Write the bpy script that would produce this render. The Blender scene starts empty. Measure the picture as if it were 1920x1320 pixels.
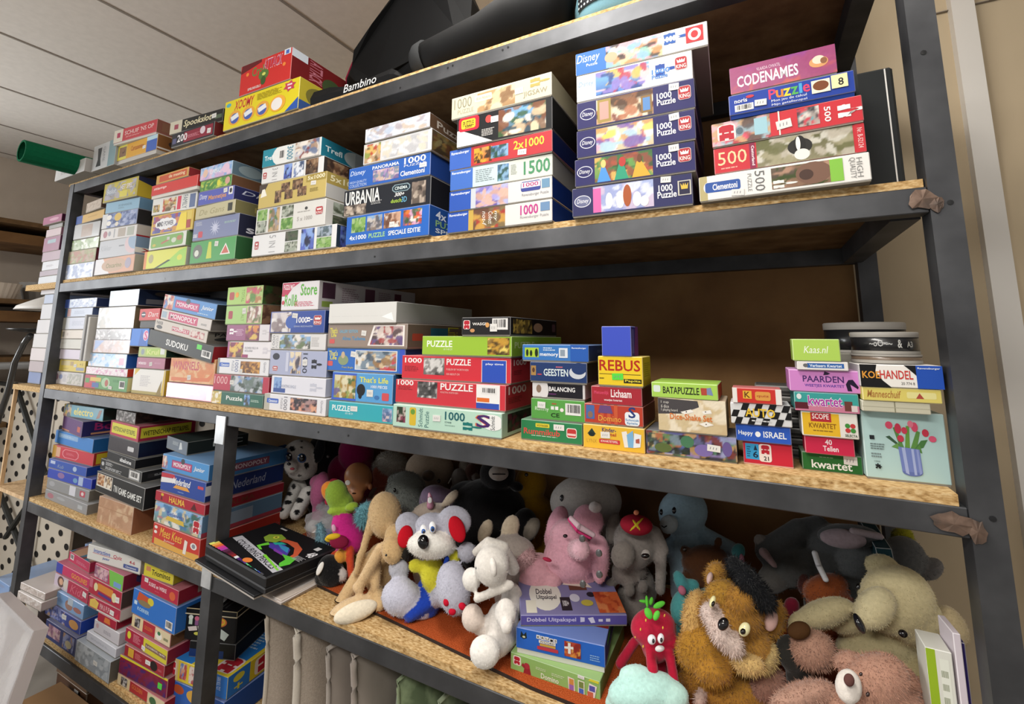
import bpy, bmesh, math, random
from mathutils import Vector, Matrix, noise
sc = bpy.context.scene
COL = sc.collection
# ---------------------------------------------------------------- camera
cd = bpy.data.cameras.new('camera'); cam = bpy.data.objects.new('camera', cd); COL.objects.link(cam)
cd.sensor_width = 36.0; cd.sensor_fit = 'HORIZONTAL'; cd.lens = 36.0*870.33/1920
cd.shift_x = (960-958.9)/1920; cd.shift_y = -(660-507.8)/1920
cd.clip_start = .02; cd.clip_end = 60
_R = Matrix.Rotation(.4833192, 3, 'Z') @ Matrix.Rotation(.1445754, 3, 'X') @ Matrix.Rotation(-.0062799, 3, 'Y')
_B = Matrix(((1,0,0),(0,0,-1),(0,1,0)))          # camera looks along +y in its own frame
cam.matrix_world = Matrix.Translation((0,-.9,1.5)) @ (_R @ _B).to_4x4()
sc.camera = cam
# ---------------------------------------------------------------- world, lights, exposure
w = bpy.data.worlds.new('world'); sc.world = w; w.use_nodes = True
w.node_tree.nodes['Background'].inputs[0].default_value = (1.0,.965,.92,1)
w.node_tree.nodes['Background'].inputs[1].default_value = .42
def area(name, loc, target, sx, sy, energy, col):
    l = bpy.data.lights.new(name,'AREA'); l.shape='RECTANGLE'; l.size=sx; l.size_y=sy; l.energy=energy; l.color=col
    o = bpy.data.objects.new(name,l); COL.objects.link(o); o.location=loc
    o.rotation_euler=(Vector(target)-Vector(loc)).to_track_quat('-Z','Y').to_euler(); return o
area('window_daylight',(-4.8,-1.25,1.6),(-2.2,-.2,1.4),2.0,1.5,125,(.95,.98,1.0))
area('ceiling_lamp',(-.5,-2.1,2.74),(-.4,-1.2,.4),1.6,.35,52,(1,.96,.9))
area('ceiling_lamp.001',(-.4,-.45,2.74),(-.2,-.35,.4),1.0,.25,28,(1,.96,.9))
sc.view_settings.view_transform='Standard'; sc.view_settings.look='None'; sc.view_settings.exposure=0.0; sc.view_settings.gamma=1.0
sc.view_settings.use_curve_mapping=False
# ---------------------------------------------------------------- helpers
def lin(h):
    c=[int(h[i:i+2],16)/255 for i in (0,2,4)]
    return tuple(x/12.92 if x<=.04045 else ((x+.055)/1.055)**2.4 for x in c)+(1,)
def tag(o,label=None,cat=None,group=None,kind=None):
    for k,v in (('label',label),('category',cat),('group',group),('kind',kind)):
        if v: o[k]=v
    return o
def empty(name,loc,rot=(0,0,0)):
    o=bpy.data.objects.new(name,None); COL.objects.link(o); o.location=loc; o.rotation_euler=rot; o.empty_display_size=.05; return o
def mat(name,color='808080',rough=.6,metal=0,attr=False,noise_amt=0,nscale=40,bump=0,spec=.5,coat=0,sheen=0,ramp=None,stretch=(1,1,1)):
    m=bpy.data.materials.new(name); m.use_nodes=True; nt=m.node_tree; b=nt.nodes['Principled BSDF']
    b.inputs['Roughness'].default_value=rough; b.inputs['Metallic'].default_value=metal; b.inputs['Specular IOR Level'].default_value=spec
    b.inputs['Coat Weight'].default_value=coat; b.inputs['Coat Roughness'].default_value=.12
    if sheen: b.inputs['Sheen Weight'].default_value=sheen; b.inputs['Sheen Roughness'].default_value=.5
    src=None
    if attr:
        a=nt.nodes.new('ShaderNodeVertexColor'); a.layer_name='Col'; src=a.outputs['Color']
    if noise_amt or bump or ramp:
        tc=nt.nodes.new('ShaderNodeTexCoord'); mp=nt.nodes.new('ShaderNodeMapping'); mp.inputs['Scale'].default_value=stretch
        nt.links.new(tc.outputs['Object'],mp.inputs[0])
        n=nt.nodes.new('ShaderNodeTexNoise'); n.inputs['Scale'].default_value=nscale; n.inputs['Detail'].default_value=6
        nt.links.new(mp.outputs[0],n.inputs['Vector'])
        if ramp:
            r=nt.nodes.new('ShaderNodeValToRGB'); els=r.color_ramp.elements
            els[0].position,els[0].color=ramp[0][0],lin(ramp[0][1]); els[1].position,els[1].color=ramp[-1][0],lin(ramp[-1][1])
            for p,c in ramp[1:-1]: e=els.new(p); e.color=lin(c)
            nt.links.new(n.outputs['Fac'],r.inputs[0]); src=r.outputs[0]
        elif noise_amt:
            mr=nt.nodes.new('ShaderNodeMapRange'); mr.inputs[1].default_value=.25; mr.inputs[2].default_value=.75
            mr.inputs[3].default_value=1-noise_amt; mr.inputs[4].default_value=1+noise_amt*.6
            nt.links.new(n.outputs['Fac'],mr.inputs[0])
            mx=nt.nodes.new('ShaderNodeMix'); mx.data_type='RGBA'; mx.blend_type='MULTIPLY'; mx.inputs[0].default_value=1
            if src: nt.links.new(src,mx.inputs[6])
            else: mx.inputs[6].default_value=lin(color)
            nt.links.new(mr.outputs[0],mx.inputs[7]); src=mx.outputs[2]
        if bump:
            bp=nt.nodes.new('ShaderNodeBump'); bp.inputs['Strength'].default_value=bump; bp.inputs['Distance'].default_value=.003
            nt.links.new(n.outputs['Fac'],bp.inputs['Height']); nt.links.new(bp.outputs[0],b.inputs['Normal'])
    if src: nt.links.new(src,b.inputs['Base Color'])
    else: b.inputs['Base Color'].default_value=lin(color)
    return m
M=dict(
 card=mat('printed card',attr=True,rough=.5,spec=.22),
 gloss=mat('film wrapped card',attr=True,rough=.34,spec=.3,coat=.45,bump=.25,nscale=25),
 tray=mat('grey board',attr=True,rough=.8,spec=.2),
 paper=mat('paper label',attr=True,rough=.7,spec=.2),
 plush=mat('plush',attr=True,rough=.95,spec=.1,noise_amt=.14,nscale=160,bump=.35,sheen=.25),
 fur=mat('long fur',attr=True,rough=.8,spec=.15,sheen=.2),
 cloth=mat('cloth',attr=True,rough=.85,spec=.15,noise_amt=.06,nscale=300,bump=.15),
 bead=mat('glossy plastic',attr=True,rough=.12,spec=.6),
 doll=mat('doll vinyl',attr=True,rough=.4,spec=.4),
 steel=mat('raw steel',rough=.5,metal=.75,ramp=[(.3,'404144'),(.5,'4e4f52'),(.7,'5d5e61')],nscale=9,bump=.05,stretch=(1,1,1)),
 steelrust=mat('rusty steel',rough=.6,metal=.5,ramp=[(.3,'4a423e'),(.5,'6a564a'),(.7,'8a7466')],nscale=30,bump=.2),
 zinc=mat('galvanised plate',rough=.4,metal=.7,ramp=[(.3,'c0c4c8'),(.7,'dadde0')],nscale=30),
 bolt=mat('bolt steel',color='77787a',rough=.35,metal=.9),
 chip=mat('chipboard',rough=.8,ramp=[(.3,'8a683e'),(.45,'b3915f'),(.55,'c4a474'),(.7,'d6bd90')],nscale=230,bump=.2,spec=.2,stretch=(.45,1,1)),
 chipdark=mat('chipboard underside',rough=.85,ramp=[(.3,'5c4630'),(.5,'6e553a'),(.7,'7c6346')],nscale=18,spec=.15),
 ply=mat('brown hardboard',rough=.75,ramp=[(.3,'6a4c30'),(.5,'7c5b3a'),(.7,'8a6944')],nscale=6,spec=.2),
 wall=mat('plywood wall',rough=.75,ramp=[(.25,'a8977e'),(.45,'b9a88d'),(.6,'c0b095'),(.8,'b2a083')],nscale=3.2,spec=.2,stretch=(1,1,.35)),
 plaster=mat('plaster',rough=.9,ramp=[(.3,'d2c6b8'),(.7,'dacec0')],nscale=8,spec=.1),
 ceil=mat('ceiling panel',rough=.9,ramp=[(.3,'dcd6ce'),(.7,'e4ded6')],nscale=30,spec=.1),
 seam=mat('panel seam',color='8f867c',rough=.9),
 floor=mat('floor',rough=.6,ramp=[(.3,'8c857c'),(.7,'9a938a')],nscale=5),
 carpet=mat('orange carpet',rough=1,ramp=[(.35,'8e3c1c'),(.55,'b0532a'),(.7,'c0623a')],nscale=420,bump=.6,spec=.05),
 carpetedge=mat('carpet edge',color='2a1c16',rough=1),
 neo=mat('black neoprene',color='050506',rough=.75,bump=.05,nscale=300,spec=.2),
 darkplastic=mat('dark plastic',color='17181a',rough=.35),
 grey=mat('grey paint',color='8a8680',rough=.7),
 white=mat('white paint',color='d6d2cc',rough=.5),
 pinewood=mat('pine',rough=.7,ramp=[(.3,'a8845c'),(.5,'c8a67c'),(.7,'d8ba90')],nscale=14,stretch=(6,6,1)),
 linen=mat('linen',rough=.95,noise_amt=.2,color='a3978a',nscale=260,bump=.3,spec=.1),
 velvet=mat('velvet',rough=.8,noise_amt=.1,color='8f857c',nscale=20,bump=.05,spec=.1,sheen=.4),
 green=mat('green felt',rough=.95,color='0f5a3c',noise_amt=.1,nscale=100,bump=.15,spec=.1),
)
def clear(name,col,rough,alpha):
    m=mat(name,col,rough,spec=.6); m.node_tree.nodes['Principled BSDF'].inputs['Alpha'].default_value=alpha; return m
M['film']=clear('clear film','d8d8dc',.12,.42)
M['film2']=clear('cloudy film','cfc8c4',.2,.8)
class MB:
    """collects faces with a colour each, then links them as one mesh object"""
    def __init__(s): s.v=[]; s.f=[]; s.c=[]; s.vc=False
    def face(s,pts,col):
        n=len(s.v); s.v+=[tuple(p) for p in pts]; s.f.append(tuple(range(n,n+len(pts)))); s.c.append([col]*len(pts))
    def add(s,verts,faces,col):
        n=len(s.v); s.v+=[tuple(p) for p in verts]
        for f in faces: s.f.append(tuple(i+n for i in f)); s.c.append([col]*len(f))
    def box(s,x0,x1,y0,y1,z0,z1,col=(.5,.5,.5,1),ch=0):
        if ch:
            s.chbox(x0,x1,y0,y1,z0,z1,[col]*6,col,ch); return
        V=[(x,y,z) for z in (z0,z1) for y in (y0,y1) for x in (x0,x1)]
        s.add(V,[(0,2,3,1),(4,5,7,6),(0,1,5,4),(2,6,7,3),(0,4,6,2),(1,3,7,5)],col)
    def chbox(s,x0,x1,y0,y1,z0,z1,cols,ecol,ch):
        # cols: front,back,left,right,top,bottom
        X=(x0,x1);Y=(y0,y1);Z=(z0,z1)
        def p(i,j,k,a):  # corner i,j,k, inset on the two axes other than a
            q=[X[i]+(ch if i==0 else -ch)*(a!=0), Y[j]+(ch if j==0 else -ch)*(a!=1), Z[k]+(ch if k==0 else -ch)*(a!=2)]
            return q
        s.face([p(0,0,0,1),p(1,0,0,1),p(1,0,1,1),p(0,0,1,1)],cols[0])
        s.face([p(1,1,0,1),p(0,1,0,1),p(0,1,1,1),p(1,1,1,1)],cols[1])
        s.face([p(0,1,0,0),p(0,0,0,0),p(0,0,1,0),p(0,1,1,0)],cols[2])
        s.face([p(1,0,0,0),p(1,1,0,0),p(1,1,1,0),p(1,0,1,0)],cols[3])
        s.face([p(0,0,1,2),p(1,0,1,2),p(1,1,1,2),p(0,1,1,2)],cols[4])
        s.face([p(0,1,0,2),p(1,1,0,2),p(1,0,0,2),p(0,0,0,2)],cols[5])
        for j in (0,1):
            for k in (0,1):
                q=[p(0,j,k,1),p(1,j,k,1),p(1,j,k,2),p(0,j,k,2)]; s.face(q if (j+k)%2==0 and k==1 or (j,k)==(1,0) else q[::-1],ecol)
        for i in (0,1):
            for k in (0,1): s.face([p(i,0,k,0),p(i,1,k,0),p(i,1,k,2),p(i,0,k,2)],ecol)
            for j in (0,1): s.face([p(i,j,0,0),p(i,j,1,0),p(i,j,1,1),p(i,j,0,1)],ecol)
        for i in (0,1):
            for j in (0,1):
                for k in (0,1): s.face([p(i,j,k,0),p(i,j,k,1),p(i,j,k,2)],ecol)
    def tube(s,pts,r,col=(.5,.5,.5,1),n=10,cap=True):
        rings=[];pts=[Vector(p) for p in pts]; R=r if isinstance(r,(list,tuple)) else [r]*len(pts)
        up=Vector((0,0,1))
        for i,p in enumerate(pts):
            d=(pts[min(i+1,len(pts)-1)]-pts[max(i-1,0)]).normalized()
            a=d.cross(up); a=a if a.length>.1 else d.cross(Vector((1,0,0))); a.normalize(); b=a.cross(d)
            rings.append([p+(a*math.cos(2*math.pi*k/n)+b*math.sin(2*math.pi*k/n))*R[i] for k in range(n)])
        V=[q for g in rings for q in g]; F=[]
        for i in range(len(pts)-1):
            for k in range(n): F.append((i*n+k,i*n+(k+1)%n,(i+1)*n+(k+1)%n,(i+1)*n+k))
        if cap: F+= [tuple(range(n))[::-1],tuple(range((len(pts)-1)*n,len(pts)*n))]
        s.add(V,F,col)
    def lathe(s,prof,c=(0,0,0),col=(.5,.5,.5,1),n=32,wob=0):
        V=[];F=[]
        for r,z in prof:
            for k in range(n):
                a=2*math.pi*k/n; rr=r*(1+(wob if k%2 else 0)); V.append((c[0]+rr*math.cos(a),c[1]+rr*math.sin(a),c[2]+z))
        for i in range(len(prof)-1):
            for k in range(n): F.append((i*n+k,i*n+(k+1)%n,(i+1)*n+(k+1)%n,(i+1)*n+k))
        s.add(V,F,col)
    def build(s,name,m,parent=None,smooth=False):
        me=bpy.data.meshes.new(name); me.from_pydata(s.v,[],s.f); me.update()
        ca=me.color_attributes.new('Col','FLOAT_COLOR','CORNER'); flat=[]
        for c in s.c:
            for q in c: flat.extend(q)
        ca.data.foreach_set('color',flat)
        if smooth: me.polygons.foreach_set('use_smooth',[True]*len(me.polygons))
        me.materials.append(M[m] if isinstance(m,str) else m)
        o=bpy.data.objects.new(name,me); COL.objects.link(o)
        if parent: o.parent=parent
        return o
def fixn(o):
    bm=bmesh.new(); bm.from_mesh(o.data); bmesh.ops.recalc_face_normals(bm,faces=bm.faces); bm.to_mesh(o.data); bm.free(); return o
def bx(name,m,x0,x1,y0,y1,z0,z1,parent=None,ch=0,col=(.5,.5,.5,1)):
    b=MB(); b.box(x0,x1,y0,y1,z0,z1,col,ch); return fixn(b.build(name,m,parent))
def struct(o,name=None): o['kind']='structure'; return o
# ---------------------------------------------------------------- room
struct(bx('floor','floor',-6.5,3,-5,1.6,-.1,0))
b=MB(); b.box(-6.5,3,-5,1.6,2.8,2.9)
struct(b.build('ceiling','ceil'))
k=-.93
seams=MB()
for i in range(-5,9):
    x=-.93-.633*i; seams.box(x-.006,x+.006,-5,1.6,2.797,2.8005)
struct(fixn(seams.build('trim_1','seam')))
struct(bx('wall_back','wall',-2.55,3,.64,.74,0,2.8))
struct(bx('wall_left','plaster',-4.95,-4.85,-5,1.6,0,2.8))
struct(bx('wall_rear','plaster',-4.95,-2.5,1.5,1.6,0,2.8))
struct(bx('trim_2','white',.505,.55,.612,.64,0,2.8))
b=MB(); b.box(.42,1.6,.632,.6405,2.372,2.374); struct(b.build('trim_3','seam'))
b=MB()
for a in ((-4.85,-4.825,-2.35,-2.25,.75,2.45),(-4.85,-4.825,-.25,-.15,.75,2.45),(-4.85,-4.825,-2.25,-.25,2.36,2.45),(-4.85,-4.81,-2.25,-.25,.75,.84)): b.box(*a,lin('d6d2cc'))
struct(fixn(b.build('window_1','white')))
# ---------------------------------------------------------------- the steel rack
rack=empty('shelving_rack',(-1.27,.28,0)); tag(rack,'long welded steel shelving rack with five tiers of chipboard','shelving rack')
def rk(name,m,*a,**k):
    o=bx(name,m,*a,**k); o.parent=rack; o.matrix_parent_inverse=Matrix.Translation((1.27,-.28,0)); return o
TOP={'A':2.2,'B':1.734,'C':1.271,'D':.8056,'E':.344}; BH=.0405
D0=.56
def angle(name,x0,x1,flip):
    # L profile upright: front flange plus depth flange on the inner edge
    b=MB(); b.box(x0,x1,-.002,.003,0,2.9 if x0>0 else 2.2)
    xi=x0 if flip else x1
    b.box(min(xi,xi+(.005 if flip else -.005)),max(xi,xi+(.005 if flip else -.005)),.003,.04,0,2.9 if x0>0 else 2.2)
    o=fixn(b.build(name,'steel',rack)); o.matrix_parent_inverse=Matrix.Translation((1.27,-.28,0)); return o
angle('upright',.2444,.2812,True); angle('upright',-2.817,-2.7775,False)
rk('upright','steel',.235,.275,D0-.04,D0,0,2.6); rk('upright','steel',-2.817,-2.777,D0-.04,D0,0,2.2)
rk('upright','steel',-1.497,-1.453,-.001,.04,.0,1.2305); rk('upright','steel',-1.497,-1.453,D0-.04,D0,0,1.23)
for s in 'ABCDE':
    z=TOP[s]; rk('front_beam','steel',-2.7775,.2444,0,.045 if s!='B' else .03,z-BH,z,ch=.0015)
    rk('rear_beam','steel',-2.777,.235,D0-.03,D0-.004,z-BH,z)
    rk('side_beam','steel',.205,.2443,.045,D0-.04,z-BH,z); rk('side_beam','steel',-2.777,-2.74,.045,D0-.04,z-BH,z)
for (x,z,r,h) in ((.236,1.714,.017,.016),(.252,1.704,.008,.012),(.226,1.249,.024,.014),(.250,1.243,.010,.017)):
    b=MB(); rr=random.Random(int(z*1000)); pts=[(x+r*math.cos(a*math.pi/8)*(.8+.4*rr.random()),-.0035-.0015*rr.random(),z+h*math.sin(a*math.pi/8)*(.8+.4*rr.random())) for a in range(16)]
    b.face(pts,(.4,.4,.4,1)); c0=(x,-.006,z)
    for i in range(16): b.face([pts[i],pts[(i+1)%16],c0],(.4,.4,.4,1))
    o=fixn(b.build('weld_scar','steelrust',rack)); o.matrix_parent_inverse=Matrix.Translation((1.27,-.28,0))
for zc0,zc1 in ((1.176,1.258),(.772,.852)):
    pl=rk('bracket_plate','zinc',-1.4985,-1.4525,-.005,-.0015,zc0,zc1)
    b=MB()
    for (dx,dz) in ((.012,.068),(.034,.055),(.034,.03),(.012,.014)):
        b.lathe([(0,.0035),(.0035,.003),(.0045,0)],(0,0,0),n=10); 
        for i in range(len(b.v)-30,len(b.v)): q=b.v[i]; b.v[i]=(-1.4985+dx+q[0],-.005-q[2],zc0+dz+q[1])
    o=b.build('bolt','bolt',pl); o.matrix_parent_inverse=pl.matrix_parent_inverse@pl.matrix_world.inverted() if False else Matrix.Translation((1.27,-.28,0))
holes=MB()
for (x,z) in ((-.817,2.172),(-.66,2.186),(-.645,2.188),(-.50,2.187),(-.485,2.19),(-.88,1.711),(-2.45,1.252),(-1.05,1.25),(-.94,1.252),(-1.9,1.708)):
    holes.lathe([(.0028,0),(.0028,.0004),(0,.0005)],(0,0,0),n=8)
    for i in range(len(holes.v)-24,len(holes.v)): q=holes.v[i]; holes.v[i]=(x+q[0],-.0004-q[2],z+q[1])
for (x,z) in ((.268,1.705),(.268,1.262),(.26,1.95)):
    holes.lathe([(.004,0),(.004,.0004),(0,.0005)],(0,0,0),n=8)
    for i in range(len(holes.v)-24,len(holes.v)): q=holes.v[i]; holes.v[i]=(x+q[0],-.0025-q[2],z+q[1])
o=holes.build('screw_hole','darkplastic',rack); o.matrix_parent_inverse=Matrix.Translation((1.27,-.28,0))
bd={'A':('top board of the rack with rough torn chipboard front edge',2.212,'upper'),'B':('second chipboard shelf board from the top carrying the tall puzzle stacks',1.749,''),
    'C':('middle chipboard shelf board carrying the longest row of boxes',1.287,''),'D':('lower chipboard shelf board carrying the plush toys',.821,''),'E':('bottom chipboard shelf board in the lower left corner',.362,'')}
for s,(lb,zt,_) in bd.items():
    x0=-2.86 if s=='A' else -2.776; x1=.2427 if s!='C' else .236
    if s=='C' or s=='D':
        o=bx('shelf_board','chip',x0,x1,.002,D0-.005,TOP[s]+.0003,zt)
    else:
        o=bx('shelf_board','chip',x0,x1,.008,D0-.005,TOP[s]+.0003,zt)
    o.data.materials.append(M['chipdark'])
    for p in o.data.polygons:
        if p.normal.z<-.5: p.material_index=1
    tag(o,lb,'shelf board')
for nm,z0,z1,x0,lb in (('a',1.735,2.212,-2.7,'brown hardboard panel behind the tall puzzle stacks'),('b',1.272,1.732,-1.45,'brown hardboard panel behind the row of small boxes'),('c',.823,1.27,-1.45,'brown hardboard panel in the shade behind the plush toys'),('d',0,.80,-1.45,'brown hardboard panel behind the cushions')):
    o=bx('back_panel','ply',x0,.232,D0+.002,D0+.012,z0,z1); tag(o,lb,'back panel')
# orange carpet strip on the toy shelf
b=MB(); P=[(-1.42,.112),(.20,-.0),(.23,.5),(-1.42,.5)]
P=[(-1.43,.113),(-.43,.018),(.0,.012),(.2,.012),(.2,.52),(-1.43,.52)]
b.face([(x,y,.8285) for x,y in P],(.5,.5,.5,1))
for i in range(6):
    a,c=P[i],P[(i+1)%6]; b.face([(*a,.8212),(*c,.8212),(*c,.8285),(*a,.8285)],(.5,.5,.5,1))
b.face([(x,y,.8212) for x,y in P][::-1],(.5,.5,.5,1))
o=fixn(b.build('carpet_mat','carpet')); o.data.materials.append(M['carpetedge'])
for p in o.data.polygons:
    if abs(p.normal.z)<.5: p.material_index=1
tag(o,'orange carpet strip lying under the plush toys on the lower shelf','mat')
# ---------------------------------------------------------------- printed art
PAL={}
for ln in '''codn 8e3a86 c0584e 9a3f70
car 8a7a6c b8404a d8506a 9ab8c0 d8b0b8 5a4a48 c8a078
kitch 8a8480 b8a8a0 c83a4a 5aa0a8 3a3a40 d8d0c8
dogw 5a5a34 8a8468 b8b0a0 6a6a44 a09a7c d0ccc0
puppy 6a5a4c 2a2a1c 8a6a54 3a4a20 b08a74
ladies d8b8c8 e8c88a c88a5a e8d8a0 8ab0d8 3a2a24 d8a0a8 f0e4d0 8ac0b0
ariel 7ab0dc 3f62a8 b03a50 5a8ad0 d8c0c8 c8b060 2f4a8a 8a7ac0 e8d8d0
library 6a4a34 c8a080 8a5a3c d8c0a0 b07050 e8d8c0 4a3424 7a3a30
court e8d8b8 c8b898 d8a0b8 e8d060 7a5aa0 a8c8d8 c89a60 f0e8e0 b86a6a
gowns 3f6a3c 4a7a44 2f5230 8a4a3a 6a9a50 d8b060 a8503a
geese a8b4dc 8a94c8 d8dcf0 9aa4d0 c8b8d0
cats c8ac84 a8845c d8c09c 8a6a4c e0d0b0 b89468
village 7ab0e0 4a5a44 c8b090 e8e0d0 7a4a34 3a5a34 d8c8a8 2f4a5a 8a6a54
lion c89a5a d8702a e8a83c 3a2a20
lakes 6a90c0 3f6a54 8ab0d0 4a6a8a 2f5040
lavender 8a80c8 6a58a0 a8a0d8 c8a090 b0b4e0 d8b0a0
collage 8a5a4c a86a3c 6a4a3c c89a4c 7a6a4c a83a34
palepal c8ccd8 d8d8e0 b0a8b0 e4e6ee c8b8a8 b8c4d8
fruit c8a880 b89878 b83a34 8a9a4c d8b46a e8dcc8 6a5a3c
palewht d4d4d6 c8c8cc e0e0e2 bcbcc0 d8d0c0
fruitd 4a3c2c 3a3024 6a5a34 8a6a3c 5a3a28 7a704c
parade b89ac0 8a7ab0 c8b0a0 6a5a90 d8c0c8 7a8a9a
bldg 8a7a70 5a5048 a89a8c c8b8a8 3a3430 70645c
green 6a9a4a 3f6a34 8ab060 5a8a3c a8c08a
port 8ab0d8 6a6a70 a8a0a0 c8c0b8 5a5a64 8a7a70
animals d8d0c8 a87a5a c8a088 6a4434 e8e0d8 8a5a40
flowers 5a7a44 8a5a8a c84a3a d8a8c8 e8e4d8 3f5a34 e07a3a
trefl d8d0c8 b8a8a0 8a4a4a c8c8d0 6a7a9a e8e0d8 a88a74
blue 7a94dc 3a4a9c 2a2c44 8aa8e0 5a6ac0
bluewht a8b8d8 6a7aa8 e8ecf4 4a5a7a
sepia 7a5a44 4a3428 8a6a50 3a2a24 a88a6c 5a4838
greyg 8a9080 5a6450 a0a89a 4a5040 b8bcb0
ruin 7aa0d0 b09470 8a7450 5a7a44 c8a880
greyb 7a90b0 4a5a54 a8b4c4 5a6a70
dark 3a4434 2a3028 4a5a40 5a5a4c
pastel a8c8e8 d8b0d8 88b0e0 e8c8e0 b8d0f0
jungle 6aa04a 3f7a3a 8ab84a c8d060 4a8a44
mind b04a5a 4a5aa0 c87a6a 6a6ab0 d8a04a
greyyel a8a480 9a96a0 c8b84a b0acb8 8a8678
bluedr 7a8ab8 5a6a9c 98a4c8 b0b8d4 4a5a8a
taupe b8a898 a89484 c4b6a6
greengl 8aa460 c0c8b0 f0f2ec a8b890 6a8a40
olive a8a880 9a9c78 b88a7c b4b490 c0a898
palebl e4ecf6 c8d4ec b4c0e0 f0f4fa 98a8d0
darkbr 6a4a3a 4a3428 8a6a50
wrap d8d8d8 c8c8c6 f0f0f0 b8b8b6 e4e4e2 c0bcb4
bag b8b6ba 8a888c e8e8ec a09ca0 d0ccd0 6a6470
pinkgr c8bcc0 d0b8b8 b8a8ac dcd0d2 c8a8a0
skyset a0ccf0 d8e4ee 7ab4e8 e8d8d8 b8d8f0
thinpk f2ecf0 f0e4ea d890b8 e8c8d8
greyg2 b8b8b4 9aa090 c8c4c0 a8a8a0
kid e0c8b8 c8584a d8a080 5a8ac8 e8dcd0 b84a3c
kid2 d0c4bc c04a54 e0d0c8 a83a44
kid3 c8c0b8 8a4a44 3f8aa8 d8a888 4a5a6a c8b04a
peach e0b07c d89a64 e4b888 d8844e
pinkph c890a8 a87088 d8b0b8 8a5a74 c8a8a0
frog b8d888 8a9a4c b07a4a d8c89a 5a8a3a c84a6a
darkgr 24401f 1c3018 3a5a2c 4a3a28
bunny c8c0b0 a89078 e8e0d8 8a5a54 d8b8a8 6a7a4c
darkbr2 3a2a24 2a2020
tulipf c8a84a 4a2a3c e0c060 8a3a5c 6a2a4a d8884a
amber b8803c 3a2418 d8a050 5a3420 8a5a2c
falls a8b0b8 4a5a54 7a9ad0 c8ccd4 3a4a3c 6a7a74
yelwht e0d8a0 d8b84a f0ece0 c8b060
skydog 6a90d0 3a5a6a 4a4a44 8ab0e0
snow c8c0c8 6a5c60 e8e4e4 8a7a7c d8d0d0
heron b8b4b0 7a7a78 8ab0d8 e8e4e0 5a5c58 6a7a54
lighth c0b8c0 d8b890 9aa8d0 e8d8b8 4a4450
bluesk 6a90c8 4a6aa8 8aaad8
mill 5a5a68 d8907a 3a3840 a88a8a 2f2c34 e0a88a
crowd b8a0a0 8a6a74 d8c8c0 6a5a8a a84a4a e8dcd4 5a4a4a
cartoon 8a9aa8 7a8a98 c83a44 d8c09a 4a5a6a b8c4cc 9a7a54 e8e4dc
cartoon2 c8b88a 8aa04a d8c8a8 6a5a8a a8843c 4a6a3c e0d8b8
town 8ab0d8 c89aa8 6a8ab0 d8c8c8 4a6a94
golddk 2a2418 3a3018 a8883a 6a5424 c8a84a
autumn d8b04a 6a4a24 f0d870 8a6a34 b0783a c89a3c 4a3820
bwfalls a8a4a0 3a3a3a d8d6d4 6a6866 8a8886
bwcabin c8c4c4 8a8686 4a4848 e4e0e0 2f2e2e
orchid 3a4a34 5a1c34 8a3a54 2a3a28 c8b8b0
orchidd 1c201c 241418 5a2434 2a302a 3a4434
dice d8c49c c8b088 e8dcc4 d0bc94
swirl 6a6aa0 4a5a44 8a7ab0 a88a5a 3a3a4a c8a070 5a8a6a 7a3a34 9aa0c8 2a2a30
swirl2 4a5a4c 3a3a54 a86a4a 6a8a5a c8b080 2a3024 5a6aa0 7a8a9a
darkph 4a4444 2a2626 8a8284 c8c4c4 3a3434
darkph2 3a2c28 241c1c 5a4038 2f2424
wood b8743c c88a54 8a5428 d8b894
wood2 c8b08a a8845c e8dcc8 6a5040
pine c8a080 d0a888 b88c6c d8b896 c09474
mount 8ab8e8 6a8a74 a8c8e8 d8c8a0 4a7aa8 b87a84 3f6a5a e8e4dc
orangehay b84a2c c8582f d86a3a a83c24 e08a54
candy a8382c 7a2420 d8883a e8b05a b84a34 8a2c28
beigegl d4c8c0 c8b8b0 e8e0dc b8a8a0
blueph 5a6ab8 3a4890 8a94d0 a8b0dc 2f3c80 c8a078
greypl a0aab4 8a949e c0c8d0 7c868e b0bac4
yelpic d8c840 8a9a34 c8b83a e0d860 5a6a2c
maroon 8a2040 5a2058 7a1c34 4a2468
greenpic 5a9a4a 4a8a40'''.split('\n'):
    q=ln.split(); PAL[q[0]]=[lin(c) for c in q[1:]]
TXT={}
def glyphs(s,o):
    k=(s,'b' in o,'B' in o,'i' in o)
    if k not in TXT:
        cu=bpy.data.curves.new('t','FONT'); cu.body=s; cu.resolution_u=2; cu.offset=.055 if 'B' in o else (.018 if 'b' in o else 0); cu.shear=.25 if 'i' in o else 0
        ob=bpy.data.objects.new('t',cu); COL.objects.link(ob)
        dg=bpy.context.evaluated_depsgraph_get(); me=bpy.data.meshes.new_from_object(ob.evaluated_get(dg))
        V=[(v.co.x,v.co.y) for v in me.vertices]; F=[tuple(p.vertices) for p in me.polygons]
        bpy.data.objects.remove(ob); bpy.data.curves.remove(cu); bpy.data.meshes.remove(me)
        if V:
            x0=min(v[0] for v in V); x1=max(v[0] for v in V); y0=min(v[1] for v in V); y1=max(v[1] for v in V)
            V=[((x-x0)/max(1e-6,x1-x0),(y-y0)/max(1e-6,y1-y0)) for x,y in V]
        TXT[k]=(V,F)
    return TXT[k]
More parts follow.
